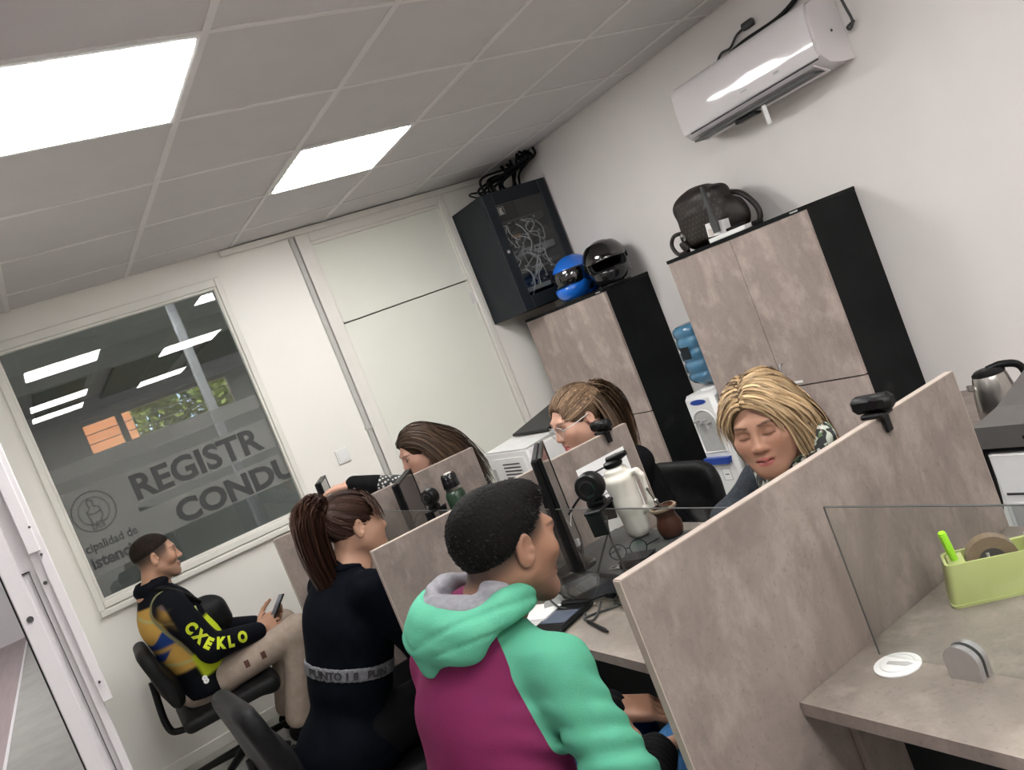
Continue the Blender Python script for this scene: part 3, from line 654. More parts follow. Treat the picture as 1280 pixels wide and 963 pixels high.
# ---------------------------------------------------------------- tall cabinets
def cabinet(y0, y1, h, label, xf=3.054):
    t = thing('tall_cabinet', label, 'cabinet', ((xf + XR) / 2, (y0 + y1) / 2, 0), 0, 'tall storage cabinets')
    xb = XR - .004
    obj('side_panel', MB().bx(xf + .018, xb, y0, y0 + .018, 0, h - .019), M['slate'], t); obj('side_panel', MB().bx(xf + .018, xb, y1 - .018, y1, 0, h - .019), M['slate'], t)
    obj('top_panel', MB().bx(xf - .004, xb, y0 - .002, y1 + .002, h - .0185, h), M['slate'], t)
    obj('back_panel', MB().bx(xb - .008, xb, y0 + .0185, y1 - .0185, .05, h - .019), M['slate'], t)
    obj('shelf', MB().bx(xf + .02, xb - .009, y0 + .0185, y1 - .0185, .765, .783), M['slate'], t)
    obj('plinth', MB().bx(xf + .03, xf + .045, y0 + .0185, y1 - .0185, 0, .06), M['slate'], t)
    ym = (y0 + y1) / 2
    for k, (a, b) in enumerate(((y0 + .001, ym - .0015), (ym + .0015, y1 - .001))):
        for (z0, z1) in ((.7825, h - .0195), (.065, .7755)):
            d = obj('door', MB().bx(xf, xf + .0175, a, b, z0, z1), M['lamcab'], t)
            hy = b - .035 if k == 0 else a + .035
            zc = z0 + .085 if z0 > .5 else z1 - .085
            obj('handle', MB().tube(curve_pts([(xf, hy, zc - .035), (xf - .022, hy, zc - .03), (xf - .022, hy, zc + .03), (xf, hy, zc + .035)], 5), .0042, 8), M['alu'], d, 60)
    obj('door_label', MB().box((xf - .0006, ym - .09, .80), (.001, .055, .012)), M['paper'], t)
    obj('maker_label', MB().bx(xf - .0048, xf - .0042, y0 + .03, y0 + .075, h - .013, h - .006), M['greylight'], t)
    return t
cabinet(2.48, 3.402, 1.563, 'nearer tall cabinet with concrete-look doors and a handbag on top')
cabinet(4.0, 4.925, 1.556, 'farther tall cabinet with concrete-look doors and two helmets on top')

# ---------------------------------------------------------------- water dispenser
wd = thing('water_dispenser', 'white floor-standing water dispenser between the tall cabinets', 'water dispenser', (3.2, 3.55, 0))
W0, W1, WF = 3.43, 3.665, 3.03
mb = MB()
ov = lambda x, y0, y1, z, n=12: [Vector((x, (y0 + y1) / 2 + (y1 - y0) / 2 * cos(2 * pi * k / n), z + 0)) for k in range(n)]
mb.bx(WF, 3.37, W0, W1, .0, .83, .022)
obj('housing', mb, M['whitepl'], wd, 40)
# recessed bay, rounded top
bay = [(-.085, 0), (.085, 0), (.085, .17)] + [(.085 * cos(a), .17 + .075 * sin(a)) for a in [pi * k / 10 for k in range(1, 10)]] + [(-.085, .17)]
ymid = (W0 + W1) / 2
obj('tap_bay', MB().prism(bay, .0015, (WF - .0002, ymid, .50), (0, 1, 0), (0, 0, 1)), M['greylight'], wd)
obj('bay_rim', MB().tube([Vector((WF - .001, ymid + a, .50 + b)) for a, b in bay + [bay[0]]], .005, 6), M['whitepl'], wd, 60)
for dy, mm in ((-.035, 'blue'), (.03, 'greypl')):
    obj('tap', MB().cyl((WF - .002, ymid + dy, .675), (WF - .035, ymid + dy, .675), .009, None, 10).cyl((WF - .03, ymid + dy, .685), (WF - .03, ymid + dy, .64), .007, .005, 10).box((WF - .034, ymid + dy, .692), (.026, .02, .009)), M['greylight'], wd, 40)
    obj('tap_mark', MB().cyl((WF - .0475, ymid + dy, .692), (WF - .048, ymid + dy, .692), .004, None, 8), M[mm], wd)
obj('drip_tray', MB().prism([(-.088, .0), (.088, .0), (.098, .036), (-.098, .036)], .03, (WF - .028, ymid, .435), (0, 1, 0), (0, 0, 1)), M['blue'], wd)
obj('brand_oval', MB().prism([(.062 * cos(2 * pi * k / 20), .015 * sin(2 * pi * k / 20)) for k in range(20)], .002, (WF - .0005, ymid, .790), (0, -1, 0), (0, 0, 1)), M['blue'], wd)
obj('spec_label', MB().bx(WF - .0008, WF - .0001, ymid - .05, ymid + .02, .33, .40), M['paper'], wd)
obj('label_lines', MB().tube([(WF - .0012, ymid - .048, .332), (WF - .0012, ymid + .018, .332), (WF - .0012, ymid + .018, .398), (WF - .0012, ymid - .048, .398), (WF - .0012, ymid - .048, .332)], .0012, 4).bx(WF - .0012, WF - .0009, ymid - .03, ymid + .0, .362, .368), M['greypl'], wd)
obj('bottle_collar', MB().lathe((3.19, ymid, .83), [(.085, 0), (.085, .012), (.065, .018)], 24), M['whitepl'], wd, 40)
bt = thing('water_bottle', 'blue ribbed water bottle upside down on the dispenser', 'bottle', (3.19, ymid, .848))
pr = [(.03, 0), (.06, .01), (.10, .035), (.117, .06)]
z = .06
for k in range(4):
    pr += [(.117, z + .015), (.110, z + .022), (.110, z + .034), (.117, z + .041), (.117, z + .066)]; z += .068
pr += [(.112, z + .012), (.09, z + .026), (.04, z + .03)]
obj('bottle_shell', MB().lathe((3.19, ymid, .849), pr, 36), M['water'], bt, 50)
obj('bottle_label', MB().prism([(-.035, -.035), (.035, -.035), (.035, .035), (-.035, .035)], .002, (3.0725, ymid, 1.06), (0, 1, 0), (0, 0, 1)), M['rackblue'], bt)

# ---------------------------------------------------------------- rack cabinet
RX0, RX1, RY0, RY1, RZ0, RZ1 = 2.893, 3.405, 4.62, YB - .002, 1.605, 2.395
rk = thing('server_cabinet', 'dark wall-mounted network cabinet with a glass door full of cables', 'server cabinet', ((RX0 + RX1) / 2, (RY0 + RY1) / 2, RZ0))
obj('shell', MB().bx(RX0, RX0 + .012, RY0 + .02, RY1, RZ0, RZ1, .003).bx(RX1 - .012, RX1, RY0 + .02, RY1, RZ0, RZ1, .003).bx(RX0 + .012, RX1 - .012, RY0 + .02, RY1, RZ1 - .012, RZ1, .003).bx(RX0 + .012, RX1 - .012, RY0 + .02, RY1, RZ0, RZ0 + .012, .003), M['rackblue'], rk)
obj('rack_back', MB().bx(RX0 + .012, RX1 - .012, RY1 - .02, RY1 - .012, RZ0 + .012, RZ1 - .012), M['rackdark'], rk)
d = obj('door_frame', MB().bx(RX0 + .002, RX0 + .075, RY0 - .005, RY0 + .019, RZ0 + .002, RZ1 - .002, .004).bx(RX1 - .065, RX1 - .002, RY0 - .005, RY0 + .019, RZ0 + .002, RZ1 - .002, .004).bx(RX0 + .075, RX1 - .065, RY0 - .005, RY0 + .019, RZ1 - .09, RZ1 - .002, .004).bx(RX0 + .075, RX1 - .065, RY0 - .005, RY0 + .019, RZ0 + .002, RZ0 + .085, .004), M['rackblue'], rk)
obj('door_glass', MB().bx(RX0 + .074, RX1 - .064, RY0, RY0 + .004, RZ0 + .084, RZ1 - .089), G['rack'], d)
obj('lock', MB().cyl((RX0 + .04, RY0 - .0085, 2.0), (RX0 + .04, RY0 - .004, 2.0), .011, .010, 14), M['alu'], d, 40)
obj('maker_mark', text_mb('E', .05, (RX0 + .09, RY0 - .0015, 2.245), (1, 0, 0), (0, 0, 1), .0006, .002).add(*(lambda b: (b.v, b.f))(MB().tube([(RX0 + .084, RY0 - .0012, 2.238), (RX0 + .128, RY0 - .0012, 2.238), (RX0 + .128, RY0 - .0012, 2.288), (RX0 + .084, RY0 - .0012, 2.288), (RX0 + .084, RY0 - .0012, 2.238)], .0016, 4))), M['greylight'], d)
for z in (1.70, 1.95, 2.22):
    for q in (.16, .25): obj('vent_hole', MB().box((RX0 - .0004, RY0 + q, z + .05), (.001, .012, .006)), M['hole'], rk)
for z, h in ((2.16, .045), (2.07, .03), (1.955, .045), (1.86, .03), (1.74, .06)):
    u = obj('rack_unit', MB().bx(RX0 + .03, RX1 - .03, RY0 + .10, RY1 - .06, z, z + h, .003), M['greylid'] if z != 1.955 else M['greylight'], rk)
    for k in range(10): obj('port', MB().box((RX0 + .09 + k * .034, RY0 + .0995, z + h / 2), (.017, .002, .014)), M['hole'] if k % 3 else M['greylight'], u)
rr = random.Random(4)
for k in range(30):
    x = RX0 + .10 + rr.random() * .25; z0 = rr.choice((2.18, 2.09, 1.97, 1.87)); x2 = x + rr.uniform(-.09, .09); z1 = z0 - rr.uniform(.08, .22)
    pts = curve_pts([(x, RY0 + .10, z0), (x + rr.uniform(-.03, .03), RY0 + .045, z0 - .02), ((x + x2) / 2 + rr.uniform(-.05, .05), RY0 + .035, (z0 + z1) / 2), (x2, RY0 + .05, z1), (x2 + .02, RY0 + .10, z1 + .01)], 6)
    obj('patch_cable', MB().tube(pts, .0038, 5), [M['whitepl'], M['cable_w'], M['greylight'], M['rackblue'], M['whitepl']][k % 5], rk, 60)
obj('amber_module', MB().bx(RX0 + .17, RX0 + .23, RY0 + .07, RY0 + .11, 2.07, 2.10, .003), M['orange'], rk)
obj('power_strip', MB().bx(RX0 + .09, RX0 + .30, RY0 + .05, RY0 + .09, 1.715, 1.745, .004), M['cable_w'], rk)
# cable bundle from the ceiling into the rack
cb = thing('cable_bundle', 'black cable bundle running from the ceiling corner into the network cabinet', 'cables', (3.25, 4.85, RZ1))
for k in range(14):
    a = Vector((3.03 + .022 * k + rr.uniform(-.02, .02), 4.78 + rr.uniform(-.06, .1), RZ1 + .008))
    b = Vector((3.36 + rr.uniform(-.08, .03), 4.70 + rr.uniform(-.12, .2), ZC + .0))
    m1 = a + Vector((rr.uniform(-.03, .05), rr.uniform(-.05, .05), .06 + rr.random() * .06)); m2 = b + Vector((rr.uniform(-.02, .04), rr.uniform(-.04, .04), -.06))
    m1.x = min(m1.x, 3.39); m2.x = min(m2.x, 3.39); m2.y = min(m2.y, 5.03)
    obj('cable', MB().tube(curve_pts([a, m1, m2, b], 6), .009, 6), M['blackpl'], cb, 60)
obj('cable', MB().tube(curve_pts([(2.96, 4.75, RZ1 + .007), (2.93, 4.80, RZ1 + .05), (3.0, 4.86, RZ1 + .07), (3.12, 4.8, RZ1 + .03), (3.16, 4.8, RZ1 + .007)], 6), .006, 6), M['blackpl'], cb, 60)

# ---------------------------------------------------------------- air conditioner
ac = thing('air_conditioner', 'glossy white split air conditioner high on the right wall', 'air conditioner', (3.32, 2.70, 2.05))
AY0, AY1 = 2.262, 3.13
prof = [(XR - .003, 2.345), (3.27, 2.345), (3.228, 2.33), (3.216, 2.30), (3.206, 2.20), (3.203, 2.13), (3.212, 2.105), (3.25, 2.075), (3.32, 2.062), (XR - .003, 2.062)]
prof2 = [(p[0], p[1]) for p in prof]
obj('housing', MB().prism([(a + .006 if a < 3.4 else a, 2.2 + (b - 2.2) * .985) for a, b in prof], AY1 - AY0, (0, AY1, 0), (1, 0, 0), (0, 0, 1)), M['acwhite'], ac, 50)
pan = []
rings = []
for y in (AY0 + .012, AY1 - .012):
    rings.append([Vector((a, y, b)) for a, b in ((3.262, 2.349), (3.226, 2.337), (3.211, 2.305), (3.2005, 2.20), (3.1975, 2.13), (3.206, 2.105), (3.216, 2.11), (3.216, 2.33), (3.262, 2.344))])
AP = [(3.285, 2.351), (3.262, 2.349), (3.244, 2.344), (3.229, 2.335), (3.219, 2.322), (3.212, 2.304), (3.207, 2.28), (3.2035, 2.25), (3.201, 2.21), (3.199, 2.17), (3.1985, 2.14), (3.2005, 2.122), (3.206, 2.108), (3.215, 2.112), (3.222, 2.320), (3.240, 2.340), (3.285, 2.347)]
mb = MB()
n = 40; RR = []
for i in range(n + 1):
    u = i / n; y = AY0 + .010 + (AY1 - AY0 - .02) * u
    w = .0012 * sin(u * 9) + .0009 * sin(u * 23)
    RR.append([Vector((a + (w * (1 if 2 < j < 12 else 0)), y, b)) for j, (a, b) in enumerate(AP)])
mb.loft(RR)
obj('front_panel', mb, M['acwhite'], ac, 50)
obj('air_outlet', MB().bx(3.215, 3.30, AY0 + .06, AY1 - .05, 2.056, 2.066), M['greypl'], ac)
obj('flap', MB().prism([(3.206, 2.090), (3.214, 2.084), (3.305, 2.050), (3.308, 2.055), (3.216, 2.092)], AY1 - AY0 - .1, (0, AY1 - .05, 0), (1, 0, 0), (0, 0, 1)), M['acwhite'], ac)
obj('outlet_gap', MB().bx(3.2005, 3.204, AY0 + .012, AY1 - .06, 2.0985, 2.1035), M['blackpl'], ac)
obj('maker_badge', MB().bx(3.1955, 3.198, 2.66, 2.70, 2.145, 2.152), M['greylight'], ac)
obj('panel_badge', MB().bx(3.1955, 3.198, 2.47, 2.50, 2.140, 2.150), M['greylight'], ac)
obj('swing_flap_end', MB().bx(3.24, 3.29, 2.70, 2.83, 2.036, 2.052, .004), M['blackpl'], ac)
obj('hanging_label', MB().bx(3.235, 3.236, 2.625, 2.65, 1.965, 2.055), M['paper'], ac)
obj('end_screw', MB().cyl((3.33, AY0 - .003, 2.20), (3.33, AY0 + .001, 2.20), .006, None, 8), M['greypl'], ac)
pc = tag(obj('drain_hose', MB().tube(curve_pts([(3.395, 2.20, 2.55), (3.37, 2.215, 2.42), (3.375, 2.20, 2.28), (3.385, 2.195, 2.20), (3.39, 2.22, 2.175), (3.40, 2.235, 2.19), (3.405, 2.20, 2.20)], 8), .006, 7), M['greypl'], None, 60), 'thin dark cable looping beside the near end of the air conditioner', 'cable')
pc2 = tag(obj('power_cord', MB().tube(curve_pts([(3.405, 2.98, 2.345), (3.40, 2.90, 2.40), (3.405, 2.84, 2.40), (3.40, 2.78, 2.43), (3.402, 2.74, 2.44)], 8), .006, 7).box((3.405, 2.70, 2.445), (.025, .07, .035), None, .006), M['greypl'], None, 60), 'short dark cord with plug on the wall above the air conditioner', 'cord')
pc3 = tag(obj('refrigerant_pipe', MB().tube(curve_pts([(3.40, 2.93, 2.362), (3.398, 2.75, 2.385), (3.395, 2.5, 2.39), (3.40, 2.3, 2.47), (3.405, 2.22, 2.59)], 8), .012, 8), M['blackpl'], None, 60), 'black insulated pipe running along the wall above the air conditioner', 'pipe')
# ---------------------------------------------------------------- smooth solid modelling (distance fields -> surface nets)
class SDF:
    def __init__(s, lo, hi, h):
        s.lo = np.array(lo, float); s.h = h
        s.n = np.maximum(3, np.ceil((np.array(hi, float) - s.lo) / h).astype(int) + 1)
        s.F = np.full(s.n, 0.4, np.float32)
    def _sub(s, lo, hi, pad):
        a = np.clip(np.floor((np.array(lo) - pad - s.lo) / s.h).astype(int), 0, s.n); b = np.clip(np.ceil((np.array(hi) + pad - s.lo) / s.h).astype(int) + 1, 0, s.n)
        if np.any(b <= a): return None
        sl = tuple(slice(a[i], b[i]) for i in range(3))
        ax = [(s.lo[i] + np.arange(a[i], b[i]) * s.h).astype(np.float32) for i in range(3)]
        return sl, ax
    def op(s, fn, lo, hi, k=0.0, sub=False, pad=None):
        r = s._sub(lo, hi, (k + 3 * s.h) if pad is None else pad)
        if r is None: return s
        sl, (X, Y, Z) = r
        d = fn(X[:, None, None], Y[None, :, None], Z[None, None, :]).astype(np.float32)
        A = s.F[sl]
        if sub:
            d = -d
            if k > 0:
                hh = np.maximum(k - np.abs(A - d), 0) / k; s.F[sl] = np.maximum(A, d) + hh * hh * k * .25
            else: s.F[sl] = np.maximum(A, d)
        else:
            if k > 0:
                hh = np.maximum(k - np.abs(A - d), 0) / k; s.F[sl] = np.minimum(A, d) - hh * hh * k * .25
            else: s.F[sl] = np.minimum(A, d)
        return s
    def cone(s, a, b, ra, rb, k=0.0, sub=False):
        a, b = np.array(a, float), np.array(b, float); ba = b - a; l2 = max(ba @ ba, 1e-9)
        def fn(X, Y, Z):
            px, py, pz = X - a[0], Y - a[1], Z - a[2]
            t = np.clip((px * ba[0] + py * ba[1] + pz * ba[2]) / l2, 0, 1)
            return np.sqrt((px - ba[0] * t) ** 2 + (py - ba[1] * t) ** 2 + (pz - ba[2] * t) ** 2) - (ra + (rb - ra) * t)
        R = max(ra, rb)
        return s.op(fn, np.minimum(a, b) - R, np.maximum(a, b) + R, k, sub)
    def chain(s, pts, rs, k=0.0, sub=False):
        for i in range(len(pts) - 1): s.cone(pts[i], pts[i + 1], rs[i], rs[i + 1], k, sub)
        return s
    def ell(s, c, r, k=0.0, sub=False, R=None):
        c = np.array(c, float); r = np.array(r, float); Q = np.eye(3) if R is None else np.array(R)   # columns = local axes
        def fn(X, Y, Z):
            x, y, z = X - c[0], Y - c[1], Z - c[2]
            l = [(x * Q[0, i] + y * Q[1, i] + z * Q[2, i]) for i in range(3)]
            k0 = np.sqrt(sum((l[i] / r[i]) ** 2 for i in range(3))); k1 = np.sqrt(sum((l[i] / r[i] ** 2) ** 2 for i in range(3)))
            return k0 * (k0 - 1) / np.maximum(k1, 1e-6)
        m = max(r) if R is not None else r
        return s.op(fn, c - m, c + m, k, sub)
    def rbox(s, c, hs, rad=0.0, k=0.0, sub=False, R=None):
        c = np.array(c, float); hs = np.array(hs, float); Q = np.eye(3) if R is None else np.array(R)
        def fn(X, Y, Z):
            x, y, z = X - c[0], Y - c[1], Z - c[2]
            q = [np.abs(x * Q[0, i] + y * Q[1, i] + z * Q[2, i]) - (hs[i] - rad) for i in range(3)]
            return np.sqrt(sum(np.maximum(v, 0) ** 2 for v in q)) + np.minimum(np.maximum(np.maximum(q[0], q[1]), q[2]), 0) - rad
        m = np.linalg.norm(hs) if R is not None else hs
        return s.op(fn, c - m, c + m, k, sub)
    def half(s, p, n, k=0.0):
        """cuts away everything on the side the normal points to"""
        p = np.array(p, float); n = np.array(n, float); n /= np.linalg.norm(n)
        fn = lambda X, Y, Z: -((X - p[0]) * n[0] + (Y - p[1]) * n[1] + (Z - p[2]) * n[2])
        return s.op(fn, s.lo, s.lo + s.h * s.n, k, True, 0)
    def warp(s, f):
        X, Y, Z = [(s.lo[i] + np.arange(s.n[i]) * s.h).astype(np.float32) for i in range(3)]
        s.F += f(X[:, None, None], Y[None, :, None], Z[None, None, :]).astype(np.float32); return s
    def shell(s, t):
        s.F = np.maximum(s.F, -(s.F + t)); return s
    def mesh(s):
        F = s.F.copy(); F[0] = F[-1] = 1; F[:, 0] = F[:, -1] = 1; F[:, :, 0] = F[:, :, -1] = 1
        I = F < 0; n = s.n
        C = [I[i:n[0] - 1 + i, j:n[1] - 1 + j, k:n[2] - 1 + k] for i in (0, 1) for j in (0, 1) for k in (0, 1)]
        cnt = sum(c.astype(np.int8) for c in C); act = (cnt > 0) & (cnt < 8)
        ids = np.full(act.shape, -1, np.int64); ix = np.argwhere(act); ids[act] = np.arange(len(ix))
        acc = np.zeros((len(ix), 3)); w = np.zeros(len(ix))
        off = [(i, j, k) for i in (0, 1) for j in (0, 1) for k in (0, 1)]
        vals = [F[ix[:, 0] + o[0], ix[:, 1] + o[1], ix[:, 2] + o[2]].astype(float) for o in off]
        for a in range(8):
            for b in range(a + 1, 8):
                df = np.array(off[b]) - np.array(off[a])
                if np.abs(df).sum() != 1: continue
                va, vb = vals[a], vals[b]; m = (va < 0) != (vb < 0)
                t = va[m] / (va[m] - vb[m]); acc[m] += np.array(off[a]) + df * t[:, None]; w[m] += 1
        V = s.lo + (ix + acc / np.maximum(w, 1)[:, None]) * s.h
        quads = []
        for ax in range(3):
            u, v = [(1, 2), (2, 0), (0, 1)][ax]
            sl0 = [slice(1, -1)] * 3; sl0[ax] = slice(0, -1); sl1 = list(sl0); sl1[ax] = slice(1, None)
            A, B = I[tuple(sl0)], I[tuple(sl1)]
            e = np.argwhere(A != B)
            if len(e) == 0: continue
            fl = A[tuple(e.T)]
            base = e.copy(); base[:, u] += 1; base[:, v] += 1
            g = lambda du, dv: ids[tuple((base - np.eye(3, dtype=int)[u] * du - np.eye(3, dtype=int)[v] * dv).T)]
            q = np.stack([g(1, 1), g(0, 1), g(0, 0), g(1, 0)], 1)
            q[~fl] = q[~fl][:, ::-1]; quads.append(q)
        Q = np.concatenate(quads); Q = Q[(Q >= 0).all(1)]
        return V, Q
def smooth_np(V, Q, it=1, lam=.5):
    for _ in range(it):
        acc = np.zeros_like(V); c = np.zeros(len(V))
        for i in range(4):
            for j in (1, 3):
                np.add.at(acc, Q[:, i], V[Q[:, (i + j) % 4]]); np.add.at(c, Q[:, i], 1)
        V = V * (1 - lam) + lam * acc / np.maximum(c, 1)[:, None]
    return V
def nobj(name, V, Q, m, parent=None, col=None, fl=None, smooth=True, loc=None):
    """links a mesh given as numpy arrays in world space; col = per-vertex colour, fl = dict of per-vertex float attributes"""
    W = wmat(parent) if parent is not None else Matrix.Translation(Vector(loc if loc is not None else V.min(0)))
    A = np.array(W.inverted()); P = V @ A[:3, :3].T + A[:3, 3]
    me = bpy.data.meshes.new(name)
    k = Q.shape[1]
    me.vertices.add(len(P)); me.vertices.foreach_set('co', P.astype(np.float32).ravel())
    me.loops.add(len(Q) * k); me.loops.foreach_set('vertex_index', Q.astype(np.int32).ravel())
    me.polygons.add(len(Q)); me.polygons.foreach_set('loop_start', np.arange(len(Q), dtype=np.int32) * k)
    me.update(calc_edges=True); me.validate()
    for q in (m if isinstance(m, (list, tuple)) else [m]): me.materials.append(q)
    if smooth: me.polygons.foreach_set('use_smooth', [True] * len(me.polygons))
    if col is not None:
        a = me.color_attributes.new('tint', 'FLOAT_COLOR', 'POINT'); c4 = np.ones((len(P), 4), np.float32); c4[:, :3] = col; a.data.foreach_set('color', c4.ravel())
    for kk, vv in (fl or {}).items():
        a = me.attributes.new(kk, 'FLOAT', 'POINT'); a.data.foreach_set('value', np.asarray(vv, np.float32))
    o = bpy.data.objects.new(name, me); link(o, parent)
    if parent is None: o.matrix_local = W
    PARENT_W[o.name] = W
    return o
def soft(x, a, b):
    t = np.clip((x - a) / (b - a), 0, 1); return t * t * (3 - 2 * t)
def nrm(v): v = np.array(v, float); return v / np.linalg.norm(v)
def frame(f, up=(0, 0, 1)):
    """columns: right, forward, up"""
    f = nrm(f); r = nrm(np.cross(f, up)); u = np.cross(r, f); return np.stack([r, f, u], 1)

# ---------------------------------------------------------------- things on top of the cabinets
def helmet(name, label, c, yaw, m, visor, tilt=0.0, z0=1.556, decal=None):
    R = frame((cos(yaw), sin(yaw), 0)); c = np.array(c, float)
    W = lambda p: c + R @ np.array(p, float)
    t = thing(name, label, 'helmet', (c[0], c[1], z0), 0, 'motorcycle helmets')
    s = SDF(c - .19, c + .19, .006)
    s.ell(W((0, -.01, .02)), (.122, .145, .122), 0, R=R).ell(W((0, .06, -.05)), (.098, .105, .075), .04, R=R).ell(W((0, -.07, -.05)), (.10, .075, .08), .04, R=R)
    s.rbox(W((0, .16, .012)), (.10, .12, .042), .02, .01, True, R=R)
    s.ell(W((0, 0, -.03)), (.10, .13, .10), .0, True, R=R)
    s.half(W((0, 0, -.118)), (0, 0, 1 * -1))
    V, Q = s.mesh(); V = smooth_np(V, Q, 1)
    sh = nobj('shell', V, Q, m, t)
    s = SDF(c - .19, c + .19, .007)
    s.ell(W((0, -.005, .0)), (.112, .134, .112), 0, R=R).ell(W((0, .0, -.03)), (.085, .112, .09), .0, True, R=R).half(W((0, 0, -.112)), (0, 0, -1)).rbox(W((0, .16, .008)), (.08, .12, .03), .02, .01, True, R=R)
    V, Q = s.mesh(); nobj('lining', V, Q, M['blackfab'], t)
    s = SDF(c - .2, c + .2, .0045)
    s.ell(W((0, -.008, .02)), (.129, .152, .129), 0, R=R)
    zz = .0 if visor == 'down' else .062
    q = SDF(c - .2, c + .2, .0045); q.rbox(W((0, .13, .012 + zz)), (.125, .155, .052), .02, 0, R=R)
    s.shell(.009); s.F = np.maximum(s.F, q.F); V, Q = s.mesh(); nobj('visor', smooth_np(V, Q, 2), Q, G['visor'], t)
    for sx in (-1, 1):
        p = W((sx * .122, .01, .02)); obj('visor_pivot', MB().cyl(tuple(p - R[:, 0] * .006 * sx), tuple(p + R[:, 0] * .004 * sx), .018, None, 12), M['blackpl'], t, 40)
    obj('neck_rim', MB().tube([tuple(W((.098 * cos(a), -.0 + .125 * sin(a), -.115))) for a in [2 * pi * k / 28 for k in range(29)]], .006, 6), M['blackpl'], t, 60)
    t.scale = (1.09,) * 3
    return t, W, R
hb, Wb, Rb = helmet('helmet', 'bright blue motorcycle helmet lying on the farther tall cabinet', (3.19, 4.405, 1.556 + .1185), radians(200), M['helmblue'], 'down')
hk, Wk, Rk = helmet('helmet', 'black motorcycle helmet with raised smoked visor beside the blue one', (3.225, 4.10, 1.556 + .1185), radians(235), M['blackgl'], 'up')
for k in range(3):
    p = Wk((-.10, -.07 + .022 * k, -.02)); 
obj('white_stripe', MB().tube([tuple(Wk((-.1235, .0, -.035))), tuple(Wk((-.1215, -.035, -.025))), tuple(Wk((-.119, -.045, -.05)))], .004, 5).tube([tuple(Wk((-.1195, .015, -.06))), tuple(Wk((-.1195, -.02, -.06)))], .004, 5), M['whitepl'], hk)
# handbag
bc = np.array((3.215, 3.165, 1.564))
hbag = thing('handbag', 'dark brown monogram handbag slumped on the nearer tall cabinet', 'bag', tuple(bc))
s = SDF(bc + (-.10, -.24, -.01), bc + (.12, .24, .32), .006)
s.rbox(bc + (0, .015, .125), (.062, .155, .128), .05, 0).ell(bc + (0, .04, .20), (.055, .125, .085), .04).ell(bc + (.01, -.14, .085), (.05, .075, .085), .04).rbox(bc + (-.045, .03, .10), (.030, .11, .085), .025, .015)
s.half(bc + (0, 0, .001), (0, 0, -1))
s.warp(lambda X, Y, Z: .003 * np.sin(38 * Y + 20 * Z) * np.sin(30 * Z + 9 * Y))
V, Q = s.mesh(); V = smooth_np(V, Q, 1)
bagbody = nobj('bag_body', V, Q, M['bag'], hbag)
bv = BVHTree.FromPolygons([tuple(v) for v in V], [tuple(q) for q in Q])
mb = MB()
for i in range(14):
    for j in range(10):
        p = Vector(bc) + Vector((-.3, -.15 + .024 * i + .012 * (j % 2), .03 + .022 * j)); h = bv.ray_cast(p, Vector((1, 0, 0)))
        if h[0] is not None:
            e = h[0] - Vector((.0006, 0, 0)); w = .0042
            nn = h[1]; a = nn.cross(Vector((0, 0, 1))); 
            if a.length < .2: continue
            a.normalize(); b_ = a.cross(nn)
            mb.add([e + a * w, e + b_ * w, e - a * w, e - b_ * w], [(0, 1, 2, 3)])
o = obj('monogram_print', mb, M['bagdot'], hbag); o['kind'] = 'stuff'
obj('zip', MB().tube(curve_pts([tuple(bc + (-.045, -.06, .215)), tuple(bc + (-.06, .02, .225)), tuple(bc + (-.055, .11, .215))], 6), .004, 6), M['blackpl'], hbag, 60)
obj('flap_strap', MB().tube(curve_pts([tuple(bc + (-.03, .16, .10)), tuple(bc + (-.06, .20, .10)), tuple(bc + (-.07, .225, .06)), tuple(bc + (-.07, .20, .008)), tuple(bc + (-.07, .13, .007))], 8), .010, 7), M['bag'], hbag, 60)
obj('shoulder_strap', MB().tube(curve_pts([tuple(bc + (.04, -.10, .20)), tuple(bc + (.05, -.18, .16)), tuple(bc + (.05, -.235, .07)), tuple(bc + (.04, -.22, .009)), tuple(bc + (-.0, -.16, .009))], 8), .013, 7), M['bag'], hbag, 60)
obj('buckle', MB().tube([tuple(bc + (-.078, .13 + .016 * cos(a), .075 + .02 * sin(a))) for a in [2 * pi * k / 14 for k in range(15)]], .003, 6), M['steel'], hbag, 60)
obj('tassel', MB().tube(curve_pts([tuple(bc + (-.075, .14, .08)), tuple(bc + (-.085, .13, .045)), tuple(bc + (-.08, .12, .014))], 5), [.006] * 4 + [.022] * 7, 8), M['bag'], hbag, 60)
hbag.scale = (1.08, 1.12, 1.06)
tray = tag(obj('document_box', MB().bx(3.06, 3.12, 2.83, 3.075, 1.5635, 1.585, .002), M['paper']), 'flat white document box on the nearer tall cabinet in front of the bag', 'box')
crd = thing('paper_carton', 'small white and tan carton leaning on the handbag', 'carton', (3.11, 3.01, 1.5855))
obj('carton_body', MB().box((3.095, 3.02, 1.620), (.04, .12, .066), Matrix.Rotation(.12, 3, 'X')), M['paper'], crd)
obj('carton_label', MB().box((3.0745, 3.055, 1.612), (.001, .035, .035), Matrix.Rotation(.12, 3, 'X')), M['cardb'], crd)
an = thing('router_antenna', 'upright black router antenna paddle in front of the handbag', 'antenna', (3.07, 2.93, 1.5855))
obj('paddle', MB().prism([(-.018, 0), (.018, .0), (.024, .05), (.012, .10), (.006, .235), (-.006, .235), (-.012, .10), (-.024, .05)], .012, (3.060, 2.995, 1.60), (0, -.985, -.02), (0, -.02, .985)), M['greypl'], an)
obj('router', MB().bx(3.068, 3.112, 2.86, 2.955, 1.5855, 1.600, .003), M['blackpl'], an)
obj('black_adapter', MB().bx(3.10, 3.15, 2.79, 2.825, 1.5635, 1.585, .004), M['blackpl'], None)['label'] = 'small black adapter at the right end of the document box'
bpy.data.objects['black_adapter']['category'] = 'adapter'

